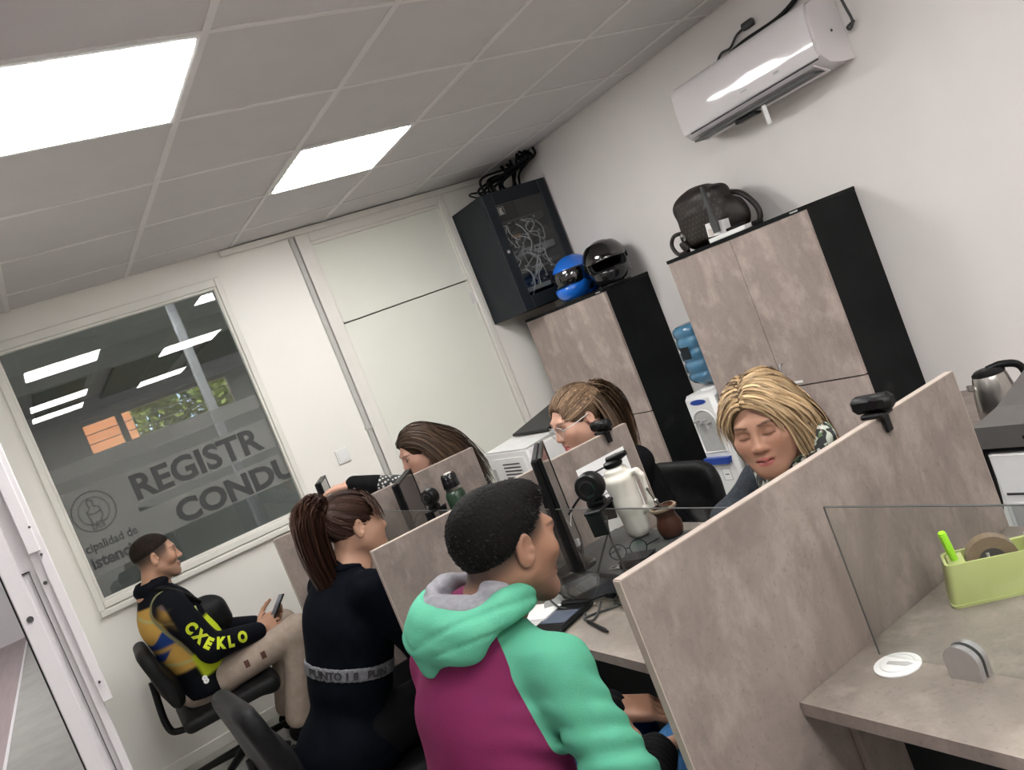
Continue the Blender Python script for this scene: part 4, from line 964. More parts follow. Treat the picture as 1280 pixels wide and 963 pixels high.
# ---------------------------------------------------------------- monitors, webcams, station things
def monitor(label, x, y0, y1, z0, z1, base_z, yaw=0.0, grp='desk monitors'):
    yc = (y0 + y1) / 2; w = y1 - y0; h = z1 - z0
    t = thing('monitor', label, 'monitor', (x, yc, base_z), yaw, grp)
    L_ = dict(local=True)
    obj('display_back', MB().box((-.018, 0, z0 - base_z + h / 2), (.022, w, h), None, .006).box((-.036, 0, z0 - base_z + h / 2), (.02, w * .5, h * .5), None, .008), M['blackpl'], t, None, True)
    obj('bezel', MB().box((-.002, w / 2 - .005, z0 - base_z + h / 2), (.010, .010, h)).box((-.002, -w / 2 + .005, z0 - base_z + h / 2), (.010, .010, h)).box((-.002, 0, z1 - base_z - .005), (.010, w - .02, .010)).box((-.002, 0, z0 - base_z + .008), (.010, w - .02, .016)), M['blackpl'], t, None, True)
    obj('screen', MB().box((-.002, 0, z0 - base_z + h / 2 + .003), (.006, w - .02, h - .026)), M['screen'], t, None, True)
    obj('stand_neck', MB().box((-.045, 0, (z0 - base_z + .10) / 2), (.016, .05, z0 - base_z + .10), None, .004), M['blackpl'], t, None, True)
    obj('stand_foot', MB().lathe((-.03, 0, .0), [(.060, 0), (.060, .005), (.054, .009)], 28), M['blackgl'], t, 40, True)
    return t
def webcam(label, c, yaw, sc=1.0):
    """camera ball on a hinged clip; c = the point under the clip"""
    t = thing('webcam', label, 'webcam', c, yaw, 'webcams'); t.scale = (sc, sc, sc)
    A = dict(local=True)
    obj('housing', MB().lathe((-.016, 0, .047), [(.018, 0), (.027, .003), (.029, .010), (.029, .028), (.026, .034), (.012, .036)], 26, (1, 0, 0)), M['blackpl'], t, 40, True)
    obj('lens', MB().lathe((.016, 0, .047), [(.018, 0), (.018, .004), (.013, .0045), (.011, .001), (.004, .0015)], 22, (1, 0, 0)), M['blackgl'], t, 40, True)
    obj('hinge', MB().cyl((0, -.018, .013), (0, .018, .013), .009, None, 12).box((0, 0, .022), (.016, .022, .02)), M['blackpl'], t, 40, True)
    obj('clip_top', MB().box((.0, 0, .0035), (.075, .038, .007), None, .002), M['blackpl'], t, None, True)
    obj('clip_jaw', MB().prism([(.030, 0), (.0375, 0), (.033, -.045), (.027, -.042)], .032, (0, .016, .0), (1, 0, 0), (0, 0, 1)), M['blackpl'], t, None, True)
    obj('clip_jaw', MB().prism([(-.030, 0), (-.0375, 0), (-.029, -.035), (-.022, -.033)], .032, (0, .016, .0), (1, 0, 0), (0, 0, 1)), M['blackpl'], t, None, True)
    return t
# riser under the second station's equipment
ris = thing('monitor_riser', 'dark grey monitor riser on the second desk', 'riser', (1.29, 2.01, DZ))
RZ = .822
obj('riser_top', MB().bx(1.155, 1.43, 1.765, 2.26, RZ - .016, RZ, .002), M['greypl'], ris)
for y in (1.775, 2.232): obj('riser_side', MB().bx(1.165, 1.42, y, y + .016, DZ, RZ - .0165), M['greypl'], ris)
obj('riser_shelf', MB().bx(1.40, 1.414, 1.7915, 2.2315, DZ, RZ - .0165), M['blackpl'], ris)
mB = monitor('black monitor seen edge-on behind the man in the hoodie', 1.193, 1.95, 2.26, .85, 1.185, RZ, radians(-34))
mC = monitor('black monitor seen edge-on next to the green flask', 1.222, 3.125, 3.475, .83, 1.14, DZ, radians(-32))
mD = monitor('small grey display under the hand of the woman in dotted sleeves', 1.13, 3.97, 4.27, .90, 1.20, DZ, radians(-22))
webcam('large black webcam clipped on the glass screen before the white jug', (1.098, 1.775, 1.0405), radians(212), 1.28)
wbB = bpy.data.objects['webcam']
obj('webcam_lead', MB().tube(curve_pts([(-.02, .0, .012), (-.05, -.05, .02), (-.06, -.10, -.012)], 5), .0025, 6), M['blackpl'], wbB, 60, True)
webcam('black webcam clipped on the glass screen beside the green flask', (1.098, 2.80, 1.0405), radians(205), 1.1)
def bar_webcam(label, c, yaw):
    t = thing('webcam', label, 'webcam', c, yaw, 'webcams')
    obj('housing', MB().box((0, 0, .028), (.036, .088, .034), None, .009), M['blackpl'], t, 40, True)
    obj('lens', MB().cyl((-.0175, -.01, .03), (-.0195, -.01, .03), .009, None, 14), M['blackgl'], t, 40, True)
    obj('clip_top', MB().box((.0, 0, .005), (.045, .05, .010), None, .003), M['blackpl'], t, None, True)
    for sy, l in ((-.016, .040), (.0165, .028)): obj('clip_jaw', MB().box((.0, sy, .005 - l / 2), (.022, .006, l), None, .002), M['blackpl'], t, None, True)
    return t
bar_webcam('black webcam clipped on the nearest divider panel', (1.395, 1.141, 1.1016), radians(6))
bar_webcam('black webcam clipped on the middle divider panel behind the woman with glasses', (1.566, 2.329, 1.1016), radians(6))
# cables on the second desk
cab = thing('desk_cables', 'dark cables trailing from the webcam over the second desk', 'cables', (1.2, 1.95, DZ))
for ctrl, r in (([(1.118, 1.79, 1.01), (1.125, 1.82, .95), (1.135, 1.83, .85), (1.13, 1.86, .765), (1.14, 1.95, .745), (1.20, 1.98, .7445)], .0036), ([(1.185, 1.92, .93), (1.145, 1.97, .84), (1.14, 2.03, .76), (1.08, 2.07, .745), (1.04, 2.06, .7445)], .0032), ([(1.17, 2.05, .90), (1.145, 2.10, .80), (1.13, 2.16, .76), (1.12, 2.10, .7445), (1.06, 1.98, .7445)], .003), ([(1.13, 2.0, .7445), (1.07, 1.94, .7445), (1.04, 1.93, .7445), (1.05, 1.97, .7445), (1.11, 1.93, .7445), (1.16, 1.90, .7445)], .0034), ([(1.12, 2.13, .745), (1.07, 2.17, .79), (1.05, 2.10, .765), (1.075, 2.05, .7445)], .003)):
    obj('cable', MB().tube(curve_pts(ctrl, 8), r, 6), M['greypl'], cab, 60)
cab2 = thing('looped_cable', 'thin black cable looped on the third desk behind the glass', 'cables', (1.12, 2.95, DZ))
obj('cable', MB().tube(curve_pts([(1.118, 2.83, 1.0), (1.13, 2.95, 1.03), (1.12, 3.08, 1.0), (1.12, 3.14, .92), (1.13, 3.10, .82), (1.13, 2.95, .765)], 8), .0035, 6), M['blackpl'], cab2, 60)
obj('cable', MB().tube(curve_pts([(1.118, 2.84, .99), (1.14, 3.0, .99), (1.13, 3.06, .92), (1.13, 3.02, .82), (1.13, 2.90, .7445)], 8), .003, 6), M['blackpl'], cab2, 60)
# signature pad, stylus, card
pd = thing('signature_pad', 'black electronic signature pad on the second desk edge', 'signature pad', (1.03, 2.04, DZ))
pa, pb, pc_, pd_ = on_z(671, 780, .75), on_z(702, 787, .75), on_z(735, 757, .75), on_z(692, 762, .75)
ux = (pc_ - pb); ux.z = 0; ux.normalize(); uy = Vector((-ux.y, ux.x, 0))
def padp(a, b, z): return Vector((pb.x, pb.y, DZ)) + ux * a + uy * b + Vector((0, 0, z))
Rp = Matrix((ux, uy, Vector((0, 0, 1)))).transposed()
obj('pad_body', MB().box(padp(.07, .05, .0085), (.165, .115, .016), Rp, .006), M['blackpl'], pd)
obj('pad_ridge', MB().box(padp(.142, .05, .018), (.018, .112, .012), Rp, .004), M['blackpl'], pd)
obj('pad_screen', MB().box(padp(.062, .05, .0168), (.075, .092, .0008), Rp), M['padscr'], pd)
obj('pad_cable', MB().tube(curve_pts([padp(.15, .03, .006), padp(.19, .0, .005), padp(.20, -.05, .005), padp(.17, -.06, .005), padp(.20, -.10, .005), padp(.24, -.14, .005)], 6), .0025, 6), M['blackpl'], pd, 60)
obj('ferrite', MB().cyl(padp(.193, -.02, .006), padp(.180, -.058, .006), .0055, None, 8), M['blackpl'], pd, 60)
sp0, sp1 = on_z(734, 777, .746), on_z(760, 790, .746)
sty = tag(obj('stylus', MB().tube([sp0, sp0 + (sp1 - sp0) * .08, sp0 + (sp1 - sp0) * .85, sp1], [.003, .0052, .0058, .0025], 10), M['blackpl'], None, 60), 'short black stylus lying on the second desk', 'pen')
bx_ = thing('paper_stack', 'small white card stack by the signature pad', 'paper', (1.0, 2.2, DZ))
for k in range(5): obj('sheet', MB().box((1.005 + .002 * k, 2.165 - .002 * k, DZ + .003 + .004 * k), (.10, .13, .0036), .3 + .02 * k), M['paper'], bx_)
lamp_ = thing('desk_device', 'small grey curved desk device behind the signature pad', 'desk device', (1.075, 2.145, DZ))
obj('device_shell', MB().prism([(-.028, 0), (.028, 0), (.028, .02)] + [(.028 * cos(a), .02 + .026 * sin(a)) for a in [pi * k / 8 for k in range(1, 8)]] + [(-.028, .02)], .03, (1.075, 2.15, DZ), (.7, -.7, 0), (0, 0, 1)), M['greylight'], lamp_)
obj('device_button', MB().cyl((1.062, 2.142, DZ + .018), (1.058, 2.138, DZ + .018), .011, None, 12), M['blackpl'], lamp_, 40)
# jug with handle
jc = Vector((1.385, 2.075, RZ)); JS = .74
jug = thing('insulated_jug', 'large cream insulated jug with a black lid on the monitor riser', 'jug', tuple(jc))
s = SDF((-.13, -.14, -.005), (.14, .14, .36), .005)
s.cone(Vector((0, 0, .042)), Vector((0, 0, .14)), .050, .054, 0)
s.cone(Vector((0, 0, .14)), Vector((0, 0, .225)), .054, .062, .02).ell(Vector((0, 0, .25)), (.062, .062, .034), .015).ell(Vector((0, 0, .285)), (.048, .048, .022), .012)
hdir = Vector((.5, -.86, 0)).normalized()
J0 = lambda a, z: hdir * a + Vector((0, 0, z)); J = lambda a, z: jc + (hdir * a + Vector((0, 0, z))) * JS
s.chain([J0(.045, .262), J0(.085, .262), J0(.098, .24), J0(.092, .13), J0(.085, .10), J0(.045, .105)], [.014, .012, .012, .012, .013, .016], .010)
s.half(Vector((0, 0, .0005)), (0, 0, -1))
V, Q = s.mesh(); V = smooth_np(V, Q, 1); V = V * JS + np.array(jc)
nobj('jug_body', V, Q, M['jug'], jug)
obj('lid', MB().lathe(jc + Vector((0, 0, .305 * JS)), [(.027, 0), (.029, .004), (.029, .013), (.020, .018)], 24), M['blackpl'], jug, 40)
obj('lid_lever', MB().tube([J(-.02, .332), J(.03, .336), J(.07, .345)], [.010, .013, .008], 8).cyl(J(.03, .32), J(.03, .336), .008, None, 8), M['blackpl'], jug, 60)
# mate gourd with straw
gp = on_x(836, 665, 1.46); gc = Vector((1.395, 1.935, RZ))
mate = thing('mate_gourd', 'brown leather mate gourd with a steel straw beside the jug', 'mate cup', tuple(gc))
obj('gourd_cup', MB().lathe(gc, [(.022, 0), (.030, .004), (.036, .02), (.037, .038), (.030, .056), (.028, .066), (.036, .082), (.0375, .086), (.030, .087), (.026, .075)], 28), M['gourd'], mate, 60)
obj('metal_rim', MB().lathe(gc + Vector((0, 0, .080)), [(.036, 0), (.0392, .003), (.0392, .009), (.032, .010)], 28, None, False), MATS['tape_roll'], mate, 40)
obj('yerba', MB().lathe(gc + Vector((0, 0, .076)), [(.029, 0), (.028, .004), (.01, .008)], 20), M['green_th'], mate)
obj('straw', MB().tube([gc + Vector((0, 0, .075)), gc + Vector((-.012, .004, .115)), gc + Vector((-.022, .008, .155))], [.0045, .0035, .004], 8).ell(gc + Vector((-.0115, .004, .112)), (.007, .007, .007), 10, 8), M['steel'], mate, 60)
obj('cup_foot', MB().lathe(gc + Vector((0, 0, .0005)), [(.026, 0), (.028, .003), (.024, .006)], 20), M['steel'], mate, 40)
# spectacles and mouse on the riser
sg = thing('spectacles', 'folded thin black spectacles on the monitor riser', 'glasses', (1.25, 1.965, RZ))
for k, a in enumerate((0, .062)):
    o_ = Vector((1.235 + a * .6, 1.99 - a * .8, RZ + .0225))
    ring = [o_ + Vector((.6, -.8, 0)) * (.025 * cos(t)) + Vector((.15, .1, .98)).normalized() * (.021 * sin(t)) for t in [2 * pi * q / 22 for q in range(23)]]
    obj('rim', MB().tube(ring, .0016, 6), M['blackpl'], sg, 60); obj('lens', MB().add(ring[:-1], [tuple(range(22))]), G['lens'], sg)
    obj('temple', MB().tube([o_ + Vector((.6, -.8, 0)) * (.026 if k else -.026), o_ + Vector((.6, -.8, 0)) * (.03 if k else -.03) + Vector((.07, .045, -.016))], .0018, 6), M['blackpl'], sg, 60)
obj('bridge', MB().tube([Vector((1.2505, 1.97, RZ + .027)), Vector((1.257, 1.961, RZ + .027))], .0016, 6), M['blackpl'], sg, 60)
ms = thing('wallet', 'small black wallet case on the front of the monitor riser', 'case', (1.215, 1.875, RZ))
obj('case_body', MB().box((1.215, 1.875, RZ + .0125), (.065, .10, .024), .4, .008), M['blackfab'], ms, 40); obj('case_flap', MB().box((1.215, 1.875, RZ + .0265), (.06, .09, .003), .4, .001), M['blackfab'], ms)
rg = thing('key_ring', 'steel ring with clear fob beside the wallet case', 'keys', (1.185, 1.955, RZ))
obj('ring', MB().tube([Vector((1.185 + .014 * cos(a), 1.955 + .014 * sin(a), RZ + .003)) for a in [2 * pi * k / 18 for k in range(19)]], .0018, 6), M['steel'], rg, 60); obj('fob', MB().box((1.19, 1.925, RZ + .005), (.02, .032, .008), .3, .003), M['greylight'], rg)
tg = thing('small_white_tag', 'small white tag hanging on the cord by the second monitor', 'tag', (1.175, 2.09, .83))
obj('tag_card', MB().box((1.172, 2.09, .90), (.003, .035, .022), .6), M['paper'], tg); obj('tag_cord', MB().tube([(1.172, 2.09, .911), (1.18, 2.08, .96), (1.195, 2.07, 1.0)], .0012, 4), M['paper'], tg)
# printed sheet on the middle panel
nt = thing('notice_sheet', 'white printed notice taped to the middle divider panel', 'notice', (1.50, 2.319, .86))
obj('sheet', MB().prism([(0, 0), (.205, 0), (.205, .235), (0, .235)], .0006, (1.405, 2.3192, .80), (1, 0, 0), (0, 0, 1)), M['paper'], nt)
obj('print', MB().bx(1.425, 1.555, 2.3178, 2.3184, .998, 1.004), M['ink'], nt)
for k in range(7): obj('print', MB().bx(1.425, 1.425 + (.16, .15, .165, .12, .155, .16, .09)[k], 2.3178, 2.3184, .975 - .014 * k, .9775 - .014 * k), M['greypl'], nt)
# flask
fc = Vector((1.36, 3.20, .822))
fr_ = thing('flask_riser', 'low grey shelf under the green flask on the third desk', 'riser', (1.38, 3.2, DZ))
obj('riser_top', MB().bx(1.27, 1.50, 2.98, 3.46, .808, .8215, .002), M['greypl'], fr_)
for y in (2.985, 3.44): obj('riser_side', MB().bx(1.275, 1.495, y, y + .014, DZ, .8075), M['greypl'], fr_)
fk = thing('vacuum_flask', 'dark green vacuum flask with black cup lid in front of the farthest panel', 'flask', tuple(fc))
obj('flask_body', MB().lathe(fc, [(.040, 0), (.042, .004), (.042, .17), (.036, .186), (.031, .190)], 28), M['green_th'], fk, 50)
obj('steel_collar', MB().lathe(fc + Vector((0, 0, .1905)), [(.033, 0), (.033, .012)], 28), M['steel'], fk, 40)
obj('cup_lid', MB().lathe(fc + Vector((0, 0, .203)), [(.035, 0), (.036, .004), (.033, .05), (.028, .058), (.018, .059)], 28), M['blackgl'], fk, 50)
obj('lid_top', MB().lathe(fc + Vector((0, 0, .2625)), [(.0175, 0), (.017, .002), (.01, .003)], 20), M['cardb'], fk, 40)
# printer behind the middle panel
pX0, pX1, pY0, pY1, pz = 1.60, 1.98, 2.935, 3.30, .80
pt = thing('laser_printer', 'white laser printer with slatted side behind the middle panel', 'printer', (1.84, 3.3, pz))
stand = thing('printer_stand', 'concrete-look side table under the white laser printer', 'table', (1.86, 3.15, 0))
obj('table_top', MB().bx(1.665, 2.06, 2.90, 3.34, .775, .799), M['lamdesk'], stand)
for x, y in ((1.69, 2.92), (2.04, 2.92), (1.69, 3.32), (2.04, 3.32)): obj('leg', MB().bx(x - .016, x + .016, y - .016, y + .016, 0, .7745), M['slate'], stand)
obj('printer_body', MB().bx(pX0, pX1, pY0, pY1, pz + .004, pz + .275, .008), M['whitepl'], pt)
obj('side_panel', MB().bx(pX0 - .003, pX0, pY0 + .04, pY0 + .31, pz + .05, pz + .245, .001), M['whitepl'], pt)
for k in range(7): obj('vent_slot', MB().bx(pX0 - .0042, pX0 - .0031, pY0 + .09, pY0 + .235, pz + .125 + .015 * k, pz + .131 + .015 * k), M['greypl'], pt)
obj('grip', MB().bx(pX0 - .002, pX0, pY0 + .32, pY0 + .35, pz + .08, pz + .20, .001), M['greylight'], pt)
obj('top_cover', MB().prism([(pX0, pz + .2755), (pX1, pz + .2755), (pX1, pz + .30), (pX0 + .16, pz + .29)], pY1 - pY0 - .004, (0, pY1 - .002, 0), (1, 0, 0), (0, 0, 1)), M['greylight'], pt)
obj('output_tray', MB().box(((pX0 + pX1) / 2 + .10, (pY0 + pY1) / 2, pz + .332), (.30, .30, .012), Matrix.Rotation(-.22, 3, 'Y'), .003), M['blackpl'], pt)
obj('tray_support', MB().box(((pX0 + pX1) / 2 + .12, (pY0 + pY1) / 2, pz + .312), (.06, .2, .04)), M['blackpl'], pt)
# ---------------------------------------------------------------- office chairs
def office_chair(label, x, y, yaw, back_z=(.47, .80), arms=True, tilt=.16):
    """own space: +x is the way the sitter faces"""
    t = thing('office_chair', label, 'chair', (x, y, 0), yaw, 'black office chairs')
    W = np.array(wmat(t)); T = lambda p: (W[:3, :3] @ np.array(p, float) + W[:3, 3])
    Rw = W[:3, :3]
    c = T((0, 0, .37)); s = SDF(c - .34, c + .34, .009)
    s.rbox(c, (.23, .235, .035), .034, 0, R=Rw).ell(T((.20, 0, .345)), (.06, .21, .045), .05, R=Rw)
    V, Q = s.mesh(); nobj('seat', smooth_np(V, Q, 1), Q, M['blackfab'], t)
    zc = (back_z[0] + back_z[1]) / 2; hh = (back_z[1] - back_z[0]) / 2
    c = T((-.235, 0, zc)); s = SDF(c - .36, c + .36, .009)
    Rt = Rw @ np.array(Matrix.Rotation(-tilt, 3, 'Y'))
    s.rbox(c, (.032, .215, hh), .032, 0, R=Rt); s.ell(c + Rt @ np.array((.01, 0, -hh * .3)), (.05, .19, hh * .6), .04, R=Rt)
    for sy in (-1, 1):
        for sz in (-1, 1): s.rbox(c + Rt @ np.array((0, sy * .235, sz * (hh + .01))), (.2, .05, .05), 0, .05, True, R=Rt @ np.array(Matrix.Rotation(.785, 3, 'X')))
    V, Q = s.mesh(); nobj('backrest', smooth_np(V, Q, 1), Q, M['blackfab'], t)
    obj('back_bar', MB().tube(curve_pts([(-.06, 0, .322), (-.24, 0, .322), (-.290, 0, .38), (-.275, 0, zc - .02)], 6), .017, 8), M['blackpl'], t, 60, True)
    if arms:
        for sy in (-1, 1):
            obj('armrest', MB().box((.0, sy * .275, .655), (.27, .05, .03), None, .012), M['blackpl'], t, 40, True)
            obj('arm_bracket', MB().tube(curve_pts([(-.09, sy * .275, .64), (-.10, sy * .285, .52), (-.04, sy * .26, .335), (.0, sy * .18, .325)], 5), .014, 8), M['blackpl'], t, 60, True)
    obj('gas_column', MB().cyl((0, 0, .10), (0, 0, .317), .028, .022, 14).box((0, 0, .324), (.18, .16, .016)), M['blackpl'], t, 40, True)
    for k in range(5):
        a = 2 * pi * k / 5 + .3
        obj('base_arm', MB().tube([(.02 * cos(a), .02 * sin(a), .095), (.28 * cos(a), .28 * sin(a), .07)], [.024, .015], 8), M['blackpl'], t, 60, True)
        obj('castor', MB().cyl((.28 * cos(a) - .02 * sin(a), .28 * sin(a) + .02 * cos(a), .027), (.28 * cos(a) + .02 * sin(a), .28 * sin(a) - .02 * cos(a), .027), .027, None, 12), M['blackpl'], t, 40, True)
    return t

# ---------------------------------------------------------------- people
M['skin'] = mat('skin', (1, 1, 1, 1), 0.48, attr='tint', spec=0.3, bump=.03, bscale=400)
M['haircap'] = mat('hair_base', (1, 1, 1, 1), 0.65, spec=.08, attr='tint', bump=.35, bscale=160, stretch=(1, 1, .25))
M['hair'] = mat('hair_strands', (1, 1, 1, 1), 0.5, attr='tint', spec=0.2)
M['eyew'] = mat('eye_white', (.34, .31, .29, 1), .25, col2=(.38, .35, .33, 1))
M['iris'] = mat('dark_iris', (.03, .018, .01, 1), .1, col2=(.04, .024, .014, 1))
def cloth(name, col, col2=None, rough=.8, sc=24, bump=.12, bs=260):
    M[name] = mat(name, col, rough, col2=col2 or tuple(c * 1.18 for c in col[:3]) + (1,), scale=sc, bump=bump, bscale=bs, spec=.04); return M[name]

def head_sdf(s, c, R, k, fem):
    W = lambda p: c + R @ (np.array(p, float) * k)
    E_ = lambda p, r, kk=0., sub=False: s.ell(W(p), np.array(r) * k, kk * k, sub, R)
    C_ = lambda a, b, ra, rb, kk=0., sub=False: s.cone(W(a), W(b), ra * k, rb * k, kk * k, sub)
    E_((0, -.014, .032), (.0735, .095, .083))
    E_((0, .026, -.022), (.060, .066, .082), .03)
    jw = .046 if fem else .052
    for sx in (-1, 1):
        C_((sx * jw, .0, -.052), (sx * .014, .066, -.098), .019 if not fem else .015, .017 if not fem else .014, .03 if not fem else .05)
        E_((sx * .040, .058, -.022), (.026, .026, .022), .03)
    if fem: E_((0, .032, -.052), (.0535, .052, .056), .04)
    E_((0, .067, -.097), (.022, .019, .017), .03)
    C_((-.036, .080, .024), (.036, .080, .024), .012, .012, .022)
    for sx in (-1, 1): E_((sx * .031, .099, .002), (.019, .014, .0125), .014, True)
    for sx in (-1, 1): E_((sx * .031, .0765, .001), (.0145, .0135, .0125), .005)
    C_((0, .088, .012), (0, .1085 if not fem else .105, -.028), .0075, .0095, .014)
    E_((0, .107 if not fem else .104, -.031), (.0115, .010, .009), .008)
    for sx in (-1, 1): E_((sx * .0125, .096, -.034), (.0075, .010, .0075), .007)
    C_((-.018, .0845, -.0615), (.018, .0845, -.0615), .0075, .0075, .010); E_((0, .092, -.061), (.014, .0085, .006), .006)
    E_((0, .0905, -.0735), (.016, .009, .0075), .006)
    C_((-.024, .094, -.0672), (.024, .094, -.0672), .0028, .0028, .003, True)
    for sx in (-1, 1):
        Re = R @ np.array(Matrix.Rotation(sx * -.38, 3, 'Z'))
        s.ell(W((sx * .078, -.012, -.006)), np.array((.0075, .020, .033)) * k, .006 * k, False, Re)
        s.ell(W((sx * .086, -.006, -.001)), np.array((.0075, .0125, .020)) * k, .005 * k, True, Re); s.ell(W((sx * .0815, .002, -.008)), np.array((.004, .005, .007)) * k, .003 * k, False, Re)
        E_((sx * .0745, .004, -.008), (.005, .006, .008), .005)
    return W
def hand_sdf(s, w, F, N, side, curl=(.5, .7, .5), k=1.0, spread=.10, thumb=.7):
    """w wrist, F finger direction, N = palm-facing direction, side +1 when the thumb is at F x N"""
    F = nrm(F); N = nrm(np.array(N) - F * (np.array(N) @ F)); T = np.cross(F, N) * side
    w = np.array(w, float); P = lambda f, t, n: w + (F * f + T * t + N * n) * k
    s.cone(P(-.03, 0, 0), P(.02, 0, 0), .024 * k, .025 * k, .01)
    Rm = np.stack([F, T, N], 1)
    s.rbox(P(.052, 0, 0), np.array((.045, .041, .0135)) * k, .0125 * k, .014, R=Rm)
    for t0, L, r in ((.030, .076, .0088), (.010, .085, .0092), (-.011, .078, .0088), (-.031, .061, .0078)):
        p = P(.090, t0, .0); a = 0; d0 = nrm(F + T * t0 * spread * 12)
        prev = P(.060, t0 * .9, 0); s.cone(prev, p, r * k, r * k, .006)
        for q, (fr, ca) in enumerate(zip((.45, .30, .25), curl)):
            a += ca; d = d0 * cos(a) + N * sin(a); nx = p + d * L * fr * k
            s.cone(p, nx, r * k * (1 - .06 * q), r * k * (.94 - .06 * q), .0035); p = nx
    p = P(.018, .030, .006); d = nrm(F * .62 + T * .68 + N * .35)
    for L, r, b in ((.045, .0125, 0), (.033, .0105, .35 * thumb), (.027, .0092, .4 * thumb)):
        d = nrm(d * cos(b) + (N * .55 + F * .6 - T * .35) * sin(b)); nx = p + d * L * k; s.cone(p, nx, r * k, r * .9 * k, .006); p = nx
def join_patches(ps):
    Vs, Qs, Cs = [], [], []; o = 0
    for V, Q, C in ps: Vs.append(V); Qs.append(Q + o); Cs.append(C); o += len(V)
    return np.concatenate(Vs), np.concatenate(Qs), np.concatenate(Cs)
def hair_strands(name, roots, nr, d0, parent, color, length, c, R, rad, steps=12, grav=.5, keep=.6, lift=.004, w=.0035, wav=.004, var=.25, tip=None, seed=1, layer=.012, hang=None):
    """ribbons that run over the head ellipsoid and then hang; all strands at once in numpy"""
    r = np.random.RandomState(seed); n = len(roots); p = roots + nr * lift; d = d0 / np.maximum(np.linalg.norm(d0, axis=1), 1e-6)[:, None]
    L = np.broadcast_to(np.asarray(length, float), (n,)) * (1 + .12 * r.randn(n)).clip(.6, 1.4); st = L / steps
    off = lift + layer * r.rand(n); ph = r.rand(n) * 6.28; sw = r.normal(size=(n, 3)) * wav
    pts = [p.copy()]; G_ = np.array((0, 0, -1.0)) if hang is None else nrm(hang)
    for i in range(steps):
        d = d * keep + G_ * grav * (1 - keep) + d0 * (1 - keep) * max(0, .5 - i * .1)
        q = (p - c) @ R; g = (q / rad ** 2); gl = np.sqrt((q ** 2 / rad ** 2).sum(1)); nn = g / np.maximum(np.linalg.norm(g, axis=1), 1e-6)[:, None]; nw = nn @ R.T
        near = gl < 1.18
        dn = (d * nw).sum(1); d = np.where((near & (dn < 0))[:, None], d - nw * dn[:, None], d)
        d /= np.maximum(np.linalg.norm(d, axis=1), 1e-6)[:, None]
        p = p + d * st[:, None] + sw * np.sin(ph + i * .9)[:, None]
        q = (p - c) @ R; gl = np.sqrt((q ** 2 / rad ** 2).sum(1)); dist = (1 - gl) * np.linalg.norm(q, axis=1) / np.maximum(gl, .3) + off
        p = np.where(((gl < 1.12) & (dist > 0))[:, None], p + nw * dist[:, None], p)
        pts.append(p.copy())
    ribbons(name, np.stack(pts, 1), parent, color, w, var, tip, c, seed)
def ribbons(name, P_, parent, color, w, var, tip, c, seed):
    r = np.random.RandomState(seed + 50); n, m = P_.shape[:2]
    T = np.gradient(P_, axis=1); T /= np.maximum(np.linalg.norm(T, axis=2), 1e-9)[..., None]
    O = P_ - c; O += r.normal(size=(n, 1, 3)) * .03; B = np.cross(T, O); B /= np.maximum(np.linalg.norm(B, axis=2), 1e-9)[..., None]
    t = np.linspace(0, 1, m); ww = w * (.75 + .5 * r.rand(n))[:, None] * (1 - .75 * t ** 2)[None]
    V = np.stack([P_ - B * ww[..., None], P_ + B * ww[..., None]], 2).reshape(-1, 3)
    i = np.arange(n)[:, None] * m * 2; j = np.arange(m - 1)[None] * 2; a = i + j
    Q = np.stack([a, a + 1, a + 3, a + 2], -1).reshape(-1, 4)
    col = np.array(color)[None] * np.exp(var * r.randn(n))[:, None]; col = np.repeat(col[:, None], m, 1)
    if tip is not None: col = col * (1 - t ** 1.3)[None, :, None] + (np.array(tip)[None] * np.exp(var * r.randn(n))[:, None])[:, None] * (t ** 1.3)[None, :, None]
    o = nobj(name, V, Q, M['hair'], parent, col=np.repeat(col.reshape(-1, 3), 2, 0)); o['kind'] = 'stuff'
def scalp(n, c, R, rad, seed, test):
    r = np.random.RandomState(seed); out = []
    u = r.normal(size=(n * 6, 3)); u /= np.linalg.norm(u, axis=1)[:, None]; L = u * rad; keep = test(L); L = L[keep][:n]
    N = L / rad ** 2; N /= np.linalg.norm(N, axis=1)[:, None]
    return c + L @ R.T, N @ R.T, L
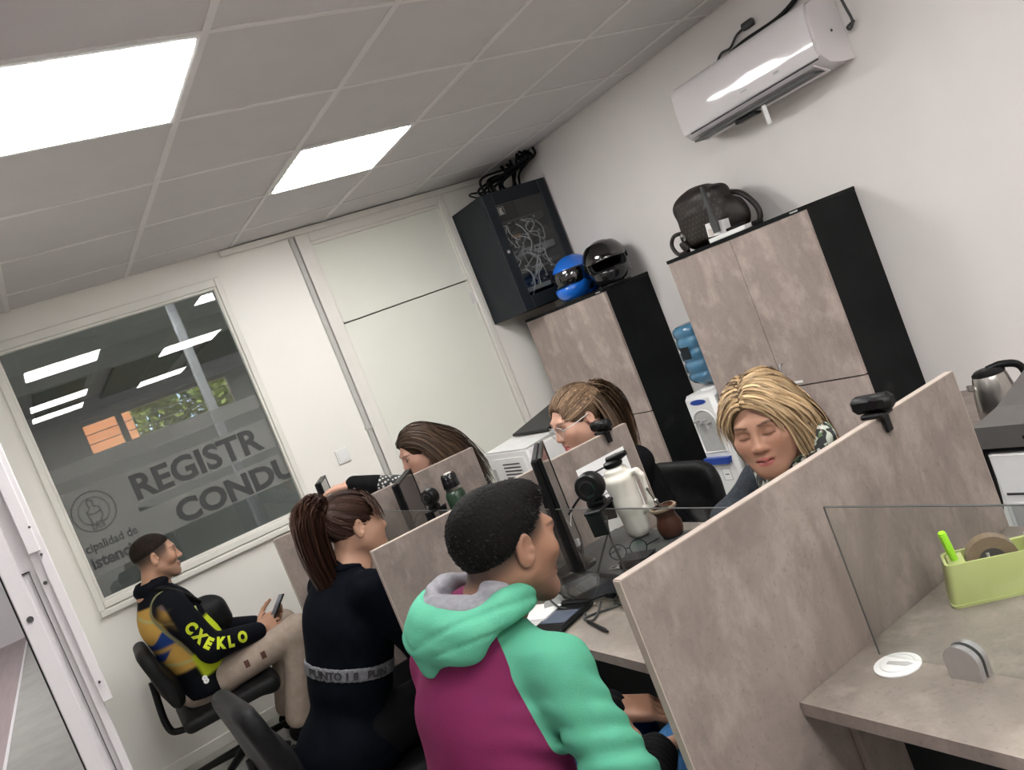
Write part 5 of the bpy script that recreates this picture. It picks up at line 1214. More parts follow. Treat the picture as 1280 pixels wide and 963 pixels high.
def base_tint(L, skin, lips=(.55, .22, .19), brow=(.03, .02, .015), fem=False, stub=0., fade=None, lid=False):
    n = len(L); x, y, z = L.T; col = np.tile(np.array(skin, float), (n, 1))
    def mix(w, c): nonlocal col; col = col * (1 - w[:, None]) + np.array(c)[None] * w[:, None]
    g = lambda cx, cz, sx, sz: np.exp(-(((np.abs(x) if cx else x) - cx) / sx) ** 2 - ((z - cz) / sz) ** 2) * (y > .03)
    mix(.25 * g(.040, -.025, .024, .02), (skin[0] * 1.02, skin[1] * .72, skin[2] * .66)); mix(.2 * g(0, -.031, .018, .012), (skin[0], skin[1] * .75, skin[2] * .7))
    if stub: mix(stub * soft(-z, .035, .075) * soft(y, -.03, .03) * (np.abs(z + .067) > .004), (.10, .08, .07))
    lipw = soft(1 - ((x / .025) ** 2 + ((z + .0675) / .0125) ** 2), 0, .35) * (y > .075); mix(lipw * .8, lips)
    mix(np.exp(-((z + .0672) / .0018) ** 2) * (np.abs(x) < .023) * (y > .07) * .8, (.08, .03, .03))
    bz = .0245 + .004 * soft(np.abs(x), .012, .04) - .006 * soft(np.abs(x), .04, .055)
    mix(soft(.0042 - np.abs(z - bz), 0, .002) * soft(np.abs(x), .010, .016) * (1 - soft(np.abs(x), .048, .056)) * (y > .045) * (.8 if fem else .92), brow)
    e = np.sqrt(((np.abs(x) - .031) / .0155) ** 2 + ((z - .0005) / .006) ** 2)
    if lid: mix(np.exp(-((z + .0045 - .10 * ((np.abs(x) - .031) / .0155) ** 2 * .02) / .0022) ** 2) * (np.abs(np.abs(x) - .031) < .016) * (y > .05) * .9, (.03, .02, .018)); mix(.35 * np.exp(-((z - .003) / .008) ** 2) * (np.abs(np.abs(x) - .031) < .018) * (y > .05), (skin[0] * .55, skin[1] * .45, skin[2] * .42))
    else:
        mix(soft(1.0 - e, 0, .25) * (y > .06), (.30, .25, .22)); mix(soft(.0056 - np.sqrt((np.abs(x) - .031) ** 2 + z ** 2), 0, .002) * (y > .06), (.03, .018, .012))
        mix(np.exp(-((z - .0058) / .0018) ** 2) * (np.abs(np.abs(x) - .031) < .016) * (y > .055) * .9, (.025, .018, .015))
    mix(.5 * np.exp(-((np.abs(x) - .0085) / .004) ** 2 - ((z + .040) / .003) ** 2) * (y > .085), (.12, .05, .04))
    if fade is not None: w, c_ = fade(L); mix(w, c_)
    return col
def build_person(name_label, J, skin, k=1.0, fem=False, hk=1.0, grp=None, h_head=.0034, tint_kw=None, hands=None, neck_r=.052, body_h=.008, legs=True, cat='person'):
    """body = one skin mesh from head to feet; clothes and hair are added as children"""
    t = thing('person', name_label, cat, (J['pelvis'][0], J['pelvis'][1], 0), 0, grp)
    c = np.array(J['head'], float); R = frame(J['face'], J.get('hup', (0, 0, 1)))
    nb = np.array(J['neck'], float)
    lo = np.minimum(c - .15, nb - .10); hi = np.maximum(c + .15, nb + .10)
    s = SDF(lo, hi, h_head); W = head_sdf(s, c, R, hk, fem)
    s.cone(W((0, -.030, -.045)), nb, neck_r * hk, (neck_r + .006) * hk, .03 * hk); s.cone(W((0, .01, -.075)), nb + (W((0, 1, 0)) - c) * .02, .030 * hk, .035 * hk, .03 * hk)
    s.ell(nb, (.085, .075, .05), .04)
    V, Q = s.mesh(); V = smooth_np(V, Q, 1, .35)
    L = ((V - c) @ R) / hk; patches = [(V, Q, base_tint(L, skin, fem=fem, **(tint_kw or {})))]
    # trunk and limbs
    keys = [np.array(v, float) for kk, v in J.items() if kk not in ('face', 'hup', 'head')]
    lo = np.min(keys, 0) - .2; hi = np.max(keys, 0) + .16
    s = SDF(lo, hi, body_h); pv = np.array(J['pelvis'], float); A = np.array
    r_ = nrm(A(J['shR'], float) - A(J['shL'], float)); ch = pv + (nb - pv) * .68
    up = nrm(nb - pv); Rt = np.stack([r_, np.cross(up, r_), up], 1); Rt[:, 0] = np.cross(Rt[:, 1], Rt[:, 2])
    s.ell(pv, A((.145, .10, .11)) * k, 0, R=Rt).ell(pv + (nb - pv) * .38, A((.125, .09, .14)) * k, .05, R=Rt).ell(ch, A((.15, .10, .15)) * k, .05, R=Rt)
    s.cone(nb, nb + up * .03, .05, .045, .03)
    for S_ in 'LR':
        if 'sh' + S_ in J:
            s.cone(nb - up * .03, J['sh' + S_], .045 * k, .048 * k, .04); s.cone(J['sh' + S_], J['el' + S_], .043 * k, .034 * k, .02); s.cone(J['el' + S_], J['wr' + S_], .034 * k, .024 * k, .015)
        if legs:
            s.cone(J['hip' + S_], J['kn' + S_], .075 * k, .052 * k, .03); s.cone(J['kn' + S_], J['an' + S_], .052 * k, .035 * k, .02)
            s.cone(J['an' + S_], A(J['toe' + S_], float), .034, .026, .01)
    V, Q = s.mesh(); patches.append((V, Q, np.tile(A(skin), (len(V), 1))))
    for hd in (hands or []):
        w = A(hd['w'], float); s = SDF(w - .14, w + .24 if False else w + .14, .0036); kk = dict(hd); kk.pop('w'); hand_sdf(s, w, **kk)
        V, Q = s.mesh(); cc = np.tile(A(skin) * .97, (len(V), 1)); patches.append((V, Q, cc))
    V, Q, C = join_patches(patches)
    b = nobj('body', V, Q, M['skin'], t, col=C)
    for sx in (-1, 1):
        p = c + R @ (A((sx * .031, .0775, .0005)) * hk)
        if not (tint_kw or {}).get('lid'):
            e = obj('eye', MB().ell(tuple(p), (.0128 * hk,) * 3, 12, 8), M['eyew'], t, 180)
            q = p + R[:, 1] * .0108 * hk; obj('iris', MB().ell(tuple(q), (.0052 * hk,) * 3, 8, 6), M['iris'], e, 180)
    return t, c, R, Rt
def torso_cloth(s, J, k=1.0, Rt=None, fat=1.0, belly=0.0):
    A = np.array; pv = A(J['pelvis'], float); nb = A(J['neck'], float)
    P_ = lambda f: pv + (nb - pv) * f
    s.ell(P_(-.02), A((.175, .125 * fat, .13)) * k, 0, R=Rt).ell(P_(.36), A((.158, .118 * fat, .16)) * k, .06, R=Rt).ell(P_(.68), A((.172, .122 * fat, .16)) * k, .06, R=Rt)
    if belly: s.ell(P_(.35) + Rt[:, 1] * belly, A((.14, .10, .15)) * k, .07, R=Rt)
def shoulder_cloth(s, J, r0=.062, r1=.068):
    nb = np.array(J['neck'], float); up = nrm(nb - np.array(J['pelvis'], float))
    for S_ in 'LR': s.cone(nb - up * .045, J['sh' + S_], r0, r1, .05)
    s.cone(nb - up * .07, nb + up * .012, .095, .064, .05)
def sleeve(s, J, S_, r=(.068, .056, .044), to=1.0, kk=.03):
    a, b, c = [np.array(J[q + S_], float) for q in ('sh', 'el', 'wr')]
    s.cone(a, b, r[0], r[1], kk); s.cone(b, b + (c - b) * to, r[1], r[2], .02)
def folds(amp=.004, f=30., seed=0):
    r = np.random.RandomState(seed); K = r.normal(size=(4, 3)) * f * .6; ph = r.rand(4) * 6.28; K2 = r.normal(size=(4, 3)) * f * .25
    def fn(X, Y, Z):
        o = 0
        for i in range(4): o = o + np.sin(K[i, 0] * X + K[i, 1] * Y + K[i, 2] * Z * .6 + ph[i] + 1.6 * np.sin(K2[i, 0] * X + K2[i, 1] * Y + K2[i, 2] * Z))
        return amp * (o * .35)
    return fn
def decal(name, mb, bv, ray, m, parent, lift=.0015):
    """presses flat lettering onto a cloth surface along the direction ray"""
    ray = Vector(ray).normalized(); out = []
    for v in mb.v:
        h = bv.ray_cast(Vector(v) - ray * .4, ray)
        out.append(tuple((h[0] - ray * lift) if h[0] is not None else v))
    q = MB(); q.v = out; q.f = mb.f; return obj(name, q, m, parent)
def bvh(V, Q): return BVHTree.FromPolygons([tuple(v) for v in V], [tuple(int(i) for i in q) for q in Q])
# ---------------------------------------------------------------- chairs in use
office_chair('black office chair under the man sitting by the window', .385, 4.56, radians(-2), (.45, .79), False, .22)
office_chair('black office chair behind the woman with the ponytail', .50, 2.76, radians(3), (.46, .83), False, .20)
office_chair('black office chair under the man in the hoodie', .50, 1.53, radians(8), (.46, .74), False)
office_chair('black office chair of the blonde woman behind the nearest panel', 1.92, 1.68, radians(180), (.47, .80), False)
office_chair('black office chair of the woman with glasses beside the water dispenser', 1.80, 2.655, radians(178), (.45, .81), False, .08)
office_chair('black office chair of the woman in dotted sleeves', 1.98, 3.98, radians(180), (.47, .84))
A_ = np.array
def finish(o, it=1):
    return o
def sub_text(mb, n=2):
    me = bpy.data.meshes.new('tmp'); me.from_pydata([tuple(v) for v in mb.v], [], mb.f); bm = bmesh.new(); bm.from_mesh(me)
    bmesh.ops.triangulate(bm, faces=bm.faces[:])
    for _ in range(n): bmesh.ops.subdivide_edges(bm, edges=[e for e in bm.edges if e.calc_length() > .007], cuts=1, use_grid_fill=False)
    bmesh.ops.triangulate(bm, faces=bm.faces[:])
    q = MB(); q.v = [tuple(v.co) for v in bm.verts]; bm.verts.index_update(); q.f = [tuple(v.index for v in f.verts) for f in bm.faces]; bm.free(); bpy.data.meshes.remove(me); return q
def seg_dist(V, pts, rs):
    out = np.full(len(V), 9.)
    for a, b, ra, rb in zip(pts, pts[1:], rs, rs[1:]):
        a, b = A_(a, float), A_(b, float); ba = b - a; t = np.clip(((V - a) @ ba) / (ba @ ba), 0, 1); out = np.minimum(out, np.linalg.norm(V - a - t[:, None] * ba, axis=1) - (ra + (rb - ra) * t))
    return out
def two_tone(name, col_a, col_b, att, rough=.75):
    m = mat(name, col_a, rough, bump=.10, bscale=300, spec=.08); t = m.node_tree; N = t.nodes; L = t.links
    at = N.new('ShaderNodeAttribute'); at.attribute_name = att; r = N.new('ShaderNodeMath'); r.operation = 'GREATER_THAN'; r.inputs[1].default_value = 0
    tc = N.new('ShaderNodeTexCoord'); nz = N.new('ShaderNodeTexNoise'); nz.inputs['Scale'].default_value = 30; L.new(tc.outputs['Object'], nz.inputs['Vector'])
    mx = N.new('ShaderNodeMix'); mx.data_type = 'RGBA'; mx.inputs['A'].default_value = col_a; mx.inputs['B'].default_value = col_b; L.new(at.outputs['Fac'], r.inputs[0]); L.new(r.outputs[0], mx.inputs['Factor'])
    m2 = N.new('ShaderNodeMix'); m2.data_type = 'RGBA'; m2.blend_type = 'MULTIPLY'; m2.inputs['Factor'].default_value = .12; L.new(mx.outputs['Result'], m2.inputs['A']); L.new(nz.outputs['Color'], m2.inputs['B'])
    L.new(m2.outputs['Result'], N['Principled BSDF'].inputs['Base Color']); return m
def short_hair(t, c, R, k, color, plane_p, plane_n, thick, n, length, seed, fore=.115, top=0.0, quiff=False):
    s = SDF(c - .15, c + .16, .004)
    W = lambda p: c + R @ (A_(p, float) * k)
    s.ell(W((0, -.016, .038 + top)), A_((.0755 + thick * .6, .097 + thick * .7, .080 + thick)) * k, 0, R=R)
    if quiff: s.ell(W((0, .040, .088)), A_((.060, .050, .034)) * k, .02, R=R)
    s.ell(W((0, fore, -.02)), A_((.095, .070, .090)) * k, .008, True, R)
    s.half(W(plane_p), R @ A_(plane_n), .012)
    V, Q = s.mesh(); V = smooth_np(V, Q, 1)
    V = V + NR.normal(size=V.shape) * .0006
    nobj('hair', V, Q, M['haircap'], t, col=np.tile(A_(color), (len(V), 1)) * (1 + .15 * NR.randn(len(V), 1)))
    # short strands standing on the cap
    r = np.random.RandomState(seed); i = r.randint(0, len(V), n)
    P0 = V[i]; L = (P0 - c) @ R; nn = L / A_((.08, .1, .085)) ** 2; nn /= np.linalg.norm(nn, axis=1)[:, None]
    ok = (L[:, 2] > -.09) & ((L @ A_(plane_n)) < (A_(plane_p) @ A_(plane_n)) * k - .004); P0, nn = P0[ok], nn[ok]
    d = nn * .16 + A_((0, .75, -.25)) + r.normal(size=nn.shape) * .16; d = d - nn * np.minimum((d * nn).sum(1), 0)[:, None] + nn * .10; d /= np.linalg.norm(d, axis=1)[:, None]
    dw = d @ R.T; nw = nn @ R.T; pts = []
    for u in np.linspace(0, 1, 4): pts.append(P0 - nw * .002 + dw * (length * u * (.6 + .7 * r.rand(len(P0)))[:, None]) + nw * (.0 - .4 * length * u * u))
    ribbons('hair_strands', np.stack(pts, 1), t, color, .0016, .30, None, c, seed)

# ================================================================ man in the magenta and mint hoodie
JA = dict(pelvis=(.455, 1.535, .52), neck=(.592, 1.508, 1.03), head=(.680, 1.464, 1.152), face=(.985, .10, -.20), shR=(.628, 1.352, .945), shL=(.545, 1.66, .955), elR=(.635, 1.262, .705), wrR=(.80, 1.44, .638), elL=(.66, 1.77, .72), wrL=(.86, 1.66, .655),
          hipR=(.49, 1.44, .52), hipL=(.44, 1.62, .52), knR=(.92, 1.50, .545), knL=(.90, 1.73, .545), anR=(.92, 1.50, .09), anL=(.90, 1.74, .09), toeR=(1.05, 1.52, .035), toeL=(1.03, 1.76, .035))
skA = (.27, .142, .092)
plA = ((0, 0, .014), (0, .55, -.835))
def fadeA(L):
    d = -(L @ A_(plA[1]) - A_(plA[0]) @ A_(plA[1])); w = soft(d, -.038, -.002) * soft(L[:, 2], -.085, -.04) * (1 - soft(L[:, 1], .045, .065))
    w = w * (np.abs(np.abs(L[:, 0]) - .08) > -1); ear = soft(np.abs(L[:, 0]), .0745, .078) * (np.abs(L[:, 1] + .010) < .024) * (np.abs(L[:, 2] + .006) < .036)
    return np.clip(w * .85 * (1 - ear), 0, 1), (.03, .022, .018)
tA, cA, RA, RtA = build_person('man in a magenta and mint hoodie sitting at the second desk, back to the viewer', JA, skA, fem=False, hk=1.0, h_head=.0030, tint_kw=dict(fade=fadeA, lips=(.30, .13, .11), stub=.25),
    hands=[dict(w=JA['wrR'], F=(.62, .62, -.34), N=(-.15, -.35, -.93), side=1, curl=(.35, .45, .3)), dict(w=JA['wrL'], F=(.75, -.5, -.3), N=(-.1, .3, -.95), side=-1, curl=(.35, .45, .3))])
short_hair(tA, cA, RA, 1.0, (.0055, .0048, .0046), plA[0], plA[1], .009, 6500, .008, 3, .115, -.004, True)
# tattoo and ear stud
WA = lambda p: cA + RA @ A_(p, float)
M['hood'] = two_tone('raglan_hoodie_cloth', (.19, .024, .086, 1), (.105, .40, .265, 1), 'seam')
M['mint'] = cloth('mint_cloth', (.105, .40, .265, 1), (.12, .43, .285, 1)); M['greyj'] = cloth('grey_marl_cloth', (.24, .235, .26, 1), (.31, .305, .33, 1), sc=70)
eA = A_(JA['elR']); nb_ = A_(JA['neck']); uA_ = RtA[:, 2]
def creases(X, Y, Z):
    d = np.sqrt((X - eA[0]) ** 2 + (Y - eA[1]) ** 2 + (Z - eA[2] - .03) ** 2); w1 = np.exp(-(d / .13) ** 2)
    w2 = np.exp(-(((X - .60) / .10) ** 2 + ((Y - 1.36) / .10) ** 2 + ((Z - .83) / .10) ** 2))
    return .0065 * w1 * np.sin(Z * 120 + X * 60 + 2 * np.sin(Y * 40)) + .006 * w2 * np.sin((X * .8 + Y * .5 + Z * .9) * 110)
s = SDF((.18, 1.02, .36), (1.0, 2.06, 1.16), .0062)
torso_cloth(s, JA, 1.0, RtA, 1.10); shoulder_cloth(s, JA, .072, .062); s.cone(nb_ - uA_ * .05, nb_ - uA_ * .012, .085, .052, .04); sleeve(s, JA, 'R', (.062, .064, .054), .30); sleeve(s, JA, 'L', (.062, .062, .054), .5)
s.half((0, 0, .44), (0, 0, -1)); s.warp(folds(.008, 24, 4)); s.warp(folds(.005, 55, 9)); s.warp(creases)
V, Q = s.mesh(); V = smooth_np(V, Q, 2)
nb = A_(JA['neck']); rA = RtA[:, 0]; fA = RtA[:, 1]; uA = RtA[:, 2]
sd = np.minimum(seg_dist(V, [nb + rA * .045 + uA * .02, A_(JA['shR']) + uA * .01, JA['elR'], JA['wrR']], [.035, .082, .088, .08]), seg_dist(V, [nb - rA * .045 + uA * .02 + fA * .04, A_(JA['shL']) + uA * .01 + fA * .03, A_(JA['elL']) + fA * .02, JA['wrL']], [.03, .068, .070, .07]))
hood = nobj('hoodie', V, Q, M['hood'], tA, fl={'seam': -sd}); hood['label'] = 'hoodie with magenta body and mint green sleeves'
# seam piping and cuffs
M['cuffk'] = cloth('black_cuff_cloth', (.006, .006, .0065, 1), (.009, .009, .0095, 1))
for S_, a in (('R', .22), ('L', .45)):
    e, w = A_(JA['el' + S_]), A_(JA['wr' + S_]); s = SDF(np.minimum(e, w) - .1, np.maximum(e, w) + .1, .0055)
    s.cone(e + (w - e) * a, e + (w - e) * .97, .052, .043, 0); s.warp(lambda X, Y, Z: .0035 * np.sin(X * 130 + Y * 150)); V, Q = s.mesh(); nobj('black_cuff', smooth_np(V, Q, 1), Q, M['cuffk'], tA)
# hood lying on the back, grey inner hood
bk = -fA
def hood_pt(a, b, z): return nb + rA * a + fA * b + uA * z
def hoodfold(X, Y, Z):
    a = (X - nb[0]) * rA[0] + (Y - nb[1]) * rA[1] + (Z - nb[2]) * rA[2]; h = (X - nb[0]) * uA[0] + (Y - nb[1]) * uA[1] + (Z - nb[2]) * uA[2]
    l1 = h + .010 - .55 * np.abs(a + .02) + .9 * a * a; l2 = h + .034 - .35 * np.abs(a + .02)
    return .0045 * np.exp(-(l1 / .006) ** 2) + .004 * np.exp(-(l2 / .005) ** 2)
s = SDF(nb - .22, nb + .22, .0046)
tt = np.linspace(-2.72, 2.72, 30)
ring = [hood_pt(.012 + .092 * sin(t), -.024 + (.092 if cos(t) > 0 else .100) * cos(t), .052 + .006 * cos(t) - .050 * max(0, -cos(t)) ** 1.5) for t in tt]
s.chain(ring, [.024 + .010 * max(0, -cos(t)) for t in tt], .02)
s.ell(hood_pt(.006, -.088, .012), (.104, .046, .052), .03, R=RtA); s.cone(hood_pt(-.01, -.095, .0), hood_pt(-.024, -.106, -.048), .044, .016, .07)
s.ell(hood_pt(0, -.040, .085), (.088, .074, .070), .015, True, RtA)
s.warp(lambda X, Y, Z: .0028 * np.sin(((X - nb[0]) * rA[0] + (Y - nb[1]) * rA[1]) * 20 + 85 * ((X - nb[0]) * uA[0] + (Y - nb[1]) * uA[1] + (Z - nb[2]) * uA[2])))
s.warp(folds(.0035, 44, 12)); s.warp(hoodfold); V, Q = s.mesh(); V = smooth_np(V, Q, 1)
nobj('hood', V, Q, M['mint'], tA)
s = SDF(nb - .2, nb + .2, .0046); tt = np.linspace(-2.95, 2.95, 28)
ring = [hood_pt(.073 * sin(t), -.028 + .072 * cos(t), .066 + .004 * cos(t) - .020 * max(0, -cos(t))) for t in tt]
s.chain(ring, [.020 + .004 * sin(i * 1.9) for i in range(28)], .010); s.ell(hood_pt(-.0, -.078, .036), (.080, .036, .036), .015, R=RtA); s.ell(hood_pt(0, -.035, .030), (.078, .066, .034), .015, R=RtA)
s.warp(folds(.006, 60, 21)); s.warp(lambda X, Y, Z: .0035 * np.sin(170 * Z + 60 * X - 45 * Y)); V, Q = s.mesh(); nobj('grey_inner_hood', smooth_np(V, Q, 1), Q, M['greyj'], tA)
M['jeans'] = cloth('blue_denim', (.025, .085, .20, 1), (.045, .125, .26, 1), sc=60); M['shoek'] = cloth('black_shoe', (.006, .006, .006, 1))
def trousers(t, J, m, r=(.098, .074, .060), h=.009, top=None, name='trousers'):
    p = A_(J['pelvis'], float); ks = [A_(J[q], float) for q in ('hipR', 'hipL', 'knR', 'knL', 'anR', 'anL', 'pelvis')]
    s = SDF(np.min(ks, 0) - .2, np.max(ks, 0) + .2, h); s.ell(p - A_((0, 0, .03)), (.165, .15, .115), 0)
    for S_ in 'LR': s.cone(J['hip' + S_], J['kn' + S_], r[0], r[1], .04); s.cone(J['kn' + S_], A_(J['an' + S_]) + A_((0, 0, .03)), r[1], r[2], .03)
    s.half((0, 0, .075), (0, 0, -1)); s.warp(folds(.005, 30, 33)); V, Q = s.mesh(); return nobj(name, smooth_np(V, Q, 1), Q, m, t)
def shoes(t, J, m):
    for S_ in 'LR':
        a, b = A_(J['an' + S_], float), A_(J['toe' + S_], float); s = SDF(np.minimum(a, b) - .1, np.maximum(a, b) + .12, .006); d = nrm((b - a) * A_((1, 1, 0)))
        s.cone(a + A_((0, 0, -.03)) - d * .03, a + A_((0, 0, -.0)), .040, .045, .0); s.cone(a - d * .03 + A_((0, 0, .045 - a[2])), A_((b[0], b[1], .04)) + d * .03, .042, .036, .02); s.half((0, 0, .002), (0, 0, -1)); V, Q = s.mesh(); nobj('shoe', smooth_np(V, Q, 1), Q, m, t)
trousers(tA, JA, M['jeans']); shoes(tA, JA, M['shoek'])

# ================================================================ woman with the ponytail
JB = dict(pelvis=(.525, 2.76, .52), neck=(.70, 2.735, .995), head=(.782, 2.722, 1.130), face=(.99, .05, -.12), shR=(.715, 2.575, .945), shL=(.68, 2.905, .955), elR=(.79, 2.52, .72), wrR=(.985, 2.56, .775), elL=(.76, 2.97, .72), wrL=(.98, 2.90, .775),
          hipR=(.56, 2.67, .51), hipL=(.55, 2.85, .51), knR=(.96, 2.65, .53), knL=(.95, 2.87, .53), anR=(.95, 2.66, .09), anL=(.94, 2.88, .09), toeR=(1.06, 2.66, .035), toeL=(1.05, 2.88, .035))
tB, cB, RB, RtB = build_person('woman with a long dark ponytail sitting at the third desk', JB, (.44, .255, .175), fem=True, hk=.96, neck_r=.046, h_head=.0036, tint_kw=dict(lips=(.42, .18, .15)),
    hands=[dict(w=JB['wrR'], F=(.95, .1, -.1), N=(0, 0, -1), side=1, k=.92), dict(w=JB['wrL'], F=(.95, -.1, -.1), N=(0, 0, -1), side=-1, k=.92)])
M['navy'] = cloth('dark_navy_cloth', (.0022, .003, .0055, 1), (.0034, .0045, .0075, 1), sc=30); M['band'] = cloth('grey_band_cloth', (.11, .11, .12, 1), (.16, .16, .17, 1), sc=90)
def torsoB(s, g=0.0):
    torso_cloth(s, JB, 1.04, RtB, 1.08)
    if g: s.F -= g
s = SDF((.20, 2.30, .40), (1.06, 3.2, 1.08), .0075); torsoB(s); shoulder_cloth(s, JB, .050, .062); sleeve(s, JB, 'R', (.064, .056, .044), .95); sleeve(s, JB, 'L', (.064, .056, .044), .95)
s.ell(A_(JB['pelvis']) - A_((.02, 0, .03)), (.185, .19, .13), .05); s.half((0, 0, .425), (0, 0, -1)); s.warp(folds(.0065, 22, 41)); s.warp(folds(.003, 60, 42)); V, Q = s.mesh(); V = smooth_np(V, Q, 1)
nobj('dark_top', V, Q, M['navy'], tB); bvB = bvh(V, Q)
nbB = A_(JB['neck']); uB = RtB[:, 2]
s = SDF(nbB - .12, nbB + .12, .005); s.chain([nbB + RtB @ A_((.062 * cos(t), .060 * sin(t) - .004, .028)) for t in np.linspace(0, 2 * pi, 20)], [.014] * 20, .006); V, Q = s.mesh(); nobj('collar', V, Q, M['navy'], tB)
hB = .44; pb_ = A_(JB['pelvis']) + (nbB - A_(JB['pelvis'])) * hB
s = SDF((.25, 2.45, .50), (.95, 3.05, 1.0), .0065); torsoB(s, .004); s.warp(folds(.0065, 22, 41)); s.half(pb_ + uB * .021, uB); s.half(pb_ - uB * .021, -uB); V, Q = s.mesh(); bd = nobj('grey_band', V, Q, M['band'], tB); bvBand = bvh(V, Q)
view = nrm(pb_ - A_((0, 0, CAM_Z))); view = nrm(view - uB * (view @ uB)); ey = uB; ex = nrm(np.cross(view, uB))
for txt, off in (('PUNTO 1', -.125), ('8', .012), ('PUN', .055)):
    mb = sub_text(text_mb(txt, .030, pb_ + ex * off - uB * .0105, ex, ey, .0006, .0012, 'LEFT', 1.0)); decal('band_lettering', mb, bvBand, view, M['ink'], bd, .003)
# hair: cap combed back, ponytail
hcB = (.040, .019, .013)
WB = lambda p: cB + RB @ (A_(p, float) * .96)
s = SDF(cB - .16, cB + .16, .004); s.ell(WB((0, -.016, .038)), A_((.0805, .101, .088)) * .96, 0, R=RB); s.ell(WB((0, .114, -.014)), A_((.10, .072, .105)) * .96, .012, True, RB); s.half(WB((0, -.02, -.045)), RB @ A_((0, .62, -.78)), .015)
for sx in (-1, 1): s.ell(WB((sx * .09, -.006, -.016)), A_((.03, .026, .034)), .008, True, RB)
V, Q = s.mesh(); nobj('hair', smooth_np(V, Q, 1), Q, M['haircap'], tB, col=np.tile(A_(hcB), (len(V), 1)))
radB = A_((.082, .103, .089)) * .96
base = A_((0, -.085, .078)) * .96
P0, N0, L0 = scalp(1500, WB((0, -.016, .038)), RB, radB, 5, lambda L: (L[:, 1] < .075) & (L[:, 2] > -.075 + .7 * np.maximum(L[:, 1], 0)) & ~((np.abs(L[:, 0]) > .06) & (L[:, 2] < -.01) & (L[:, 1] > -.03)))
tgt = WB(base); pts = []
for u in np.linspace(0, 1, 9):
    p = P0 * (1 - u) + tgt * u; q = (p - WB((0, -.016, .038))) @ RB; gl = np.sqrt((q ** 2 / radB ** 2).sum(1)); p = WB((0, -.016, .038)) + (q / np.maximum(gl, .05)[:, None] * (1.012 + .02 * u)) @ RB.T; pts.append(p)
ribbons('combed_hair', np.stack(pts, 1), tB, hcB, .0022, .3, None, cB, 6)
r = np.random.RandomState(8); n = 900
g = [WB(base), WB((0, -.118, .096)), WB((0, -.150, .06)), WB((0, -.150, -.06)), WB((0, -.125, -.18)), WB((.0, -.105, -.30))]
gp_ = A_([tuple(p) for p in curve_pts([tuple(x) for x in g], 4)]); wd = np.interp(np.linspace(0, 1, len(gp_)), [0, .12, .4, .75, 1], [.014, .044, .056, .044, .016])
o1 = r.normal(size=(n, 1, 3)) * .65; o1 /= np.maximum(np.linalg.norm(o1, axis=2, keepdims=True), 1); jit = r.normal(size=(n, len(gp_), 3)).cumsum(1) * .0008
Pn = gp_[None] + o1 * wd[None, :, None] + jit; ribbons('ponytail', Pn, tB, hcB, .0032, .35, (.075, .034, .022), cB + RB[:, 1] * .05, 9)
s = SDF(gp_.min(0) - .07, gp_.max(0) + .07, .006); s.chain(gp_, list(wd * .8), .01); V, Q = s.mesh(); nobj('ponytail_core', V, Q, M['haircap'], tB, col=np.tile(A_(hcB) * .8, (len(V), 1)))
P0, N0, L0 = scalp(260, WB((0, -.016, .038)), RB, radB, 15, lambda L: (L[:, 1] > .045) & (L[:, 2] > .035) & (L[:, 1] < .088))
hair_strands('fringe', P0, N0, (np.stack([np.sign(L0[:, 0]) * .9, np.full(len(L0), .25), np.full(len(L0), -.5)], 1)) @ RB.T, tB, hcB, .095, WB((0, -.016, .038)), RB, radB, 8, .9, .65, .004, .0028, .0008, .3, None, 16, .010)
obj('hair_tie', MB().tube([tuple(WB(base) + RB @ A_((.018 * cos(a), -.014, .018 * sin(a) + .006))) for a in [2 * pi * q / 14 for q in range(15)]], .006, 6), M['blackfab'], tB, 60)
M['trk'] = cloth('dark_trouser_cloth', (.006, .006, .007, 1)); trousers(tB, JB, M['trk']); shoes(tB, JB, M['shoek'])

# ================================================================ man sitting by the window
JC = dict(pelvis=(.345, 4.57, .50), neck=(.275, 4.565, .985), head=(.345, 4.56, 1.148), face=(.99, -.06, -.10), shR=(.30, 4.395, .915), shL=(.30, 4.74, .92), elR=(.395, 4.345, .66), wrR=(.635, 4.455, .605), elL=(.40, 4.80, .66), wrL=(.66, 4.60, .61),
          hipR=(.38, 4.475, .49), hipL=(.38, 4.66, .49), knR=(.80, 4.45, .515), knL=(.79, 4.72, .515), anR=(.65, 4.46, .09), anL=(.66, 4.73, .09), toeR=(.78, 4.45, .035), toeL=(.79, 4.73, .035))
plC = ((0, 0, .030), (0, .35, -.94))
def fadeC(L):
    d = -(L @ A_(plC[1]) - A_(plC[0]) @ A_(plC[1])); w = soft(d, -.080, .0) * (1 - soft(L[:, 1], .046, .066)); ear = soft(np.abs(L[:, 0]), .0745, .078) * (np.abs(L[:, 1] + .010) < .024) * (np.abs(L[:, 2] + .006) < .036)
    return np.clip(w * .95 * (1 - ear), 0, 1), (.028, .019, .015)
tC, cC, RC, RtC = build_person('man in a black and yellow jacket sitting against the window wall with a phone', JC, (.42, .235, .155), hk=.99, h_head=.0036, tint_kw=dict(fade=fadeC, stub=.35, lips=(.34, .16, .13)),
    hands=[dict(w=JC['wrR'], F=(.90, .28, -.05), N=(.1, .6, -.2), side=1, curl=(.45, .6, .45), thumb=1.6), dict(w=JC['wrL'], F=(.90, -.25, -.05), N=(.1, -.5, .6), side=-1, curl=(.4, .6, .4), thumb=1.8)])
short_hair(tC, cC, RC, 0.99, (.018, .0125, .010), plC[0], plC[1], .0015, 3200, .006, 13, .118, -.001)
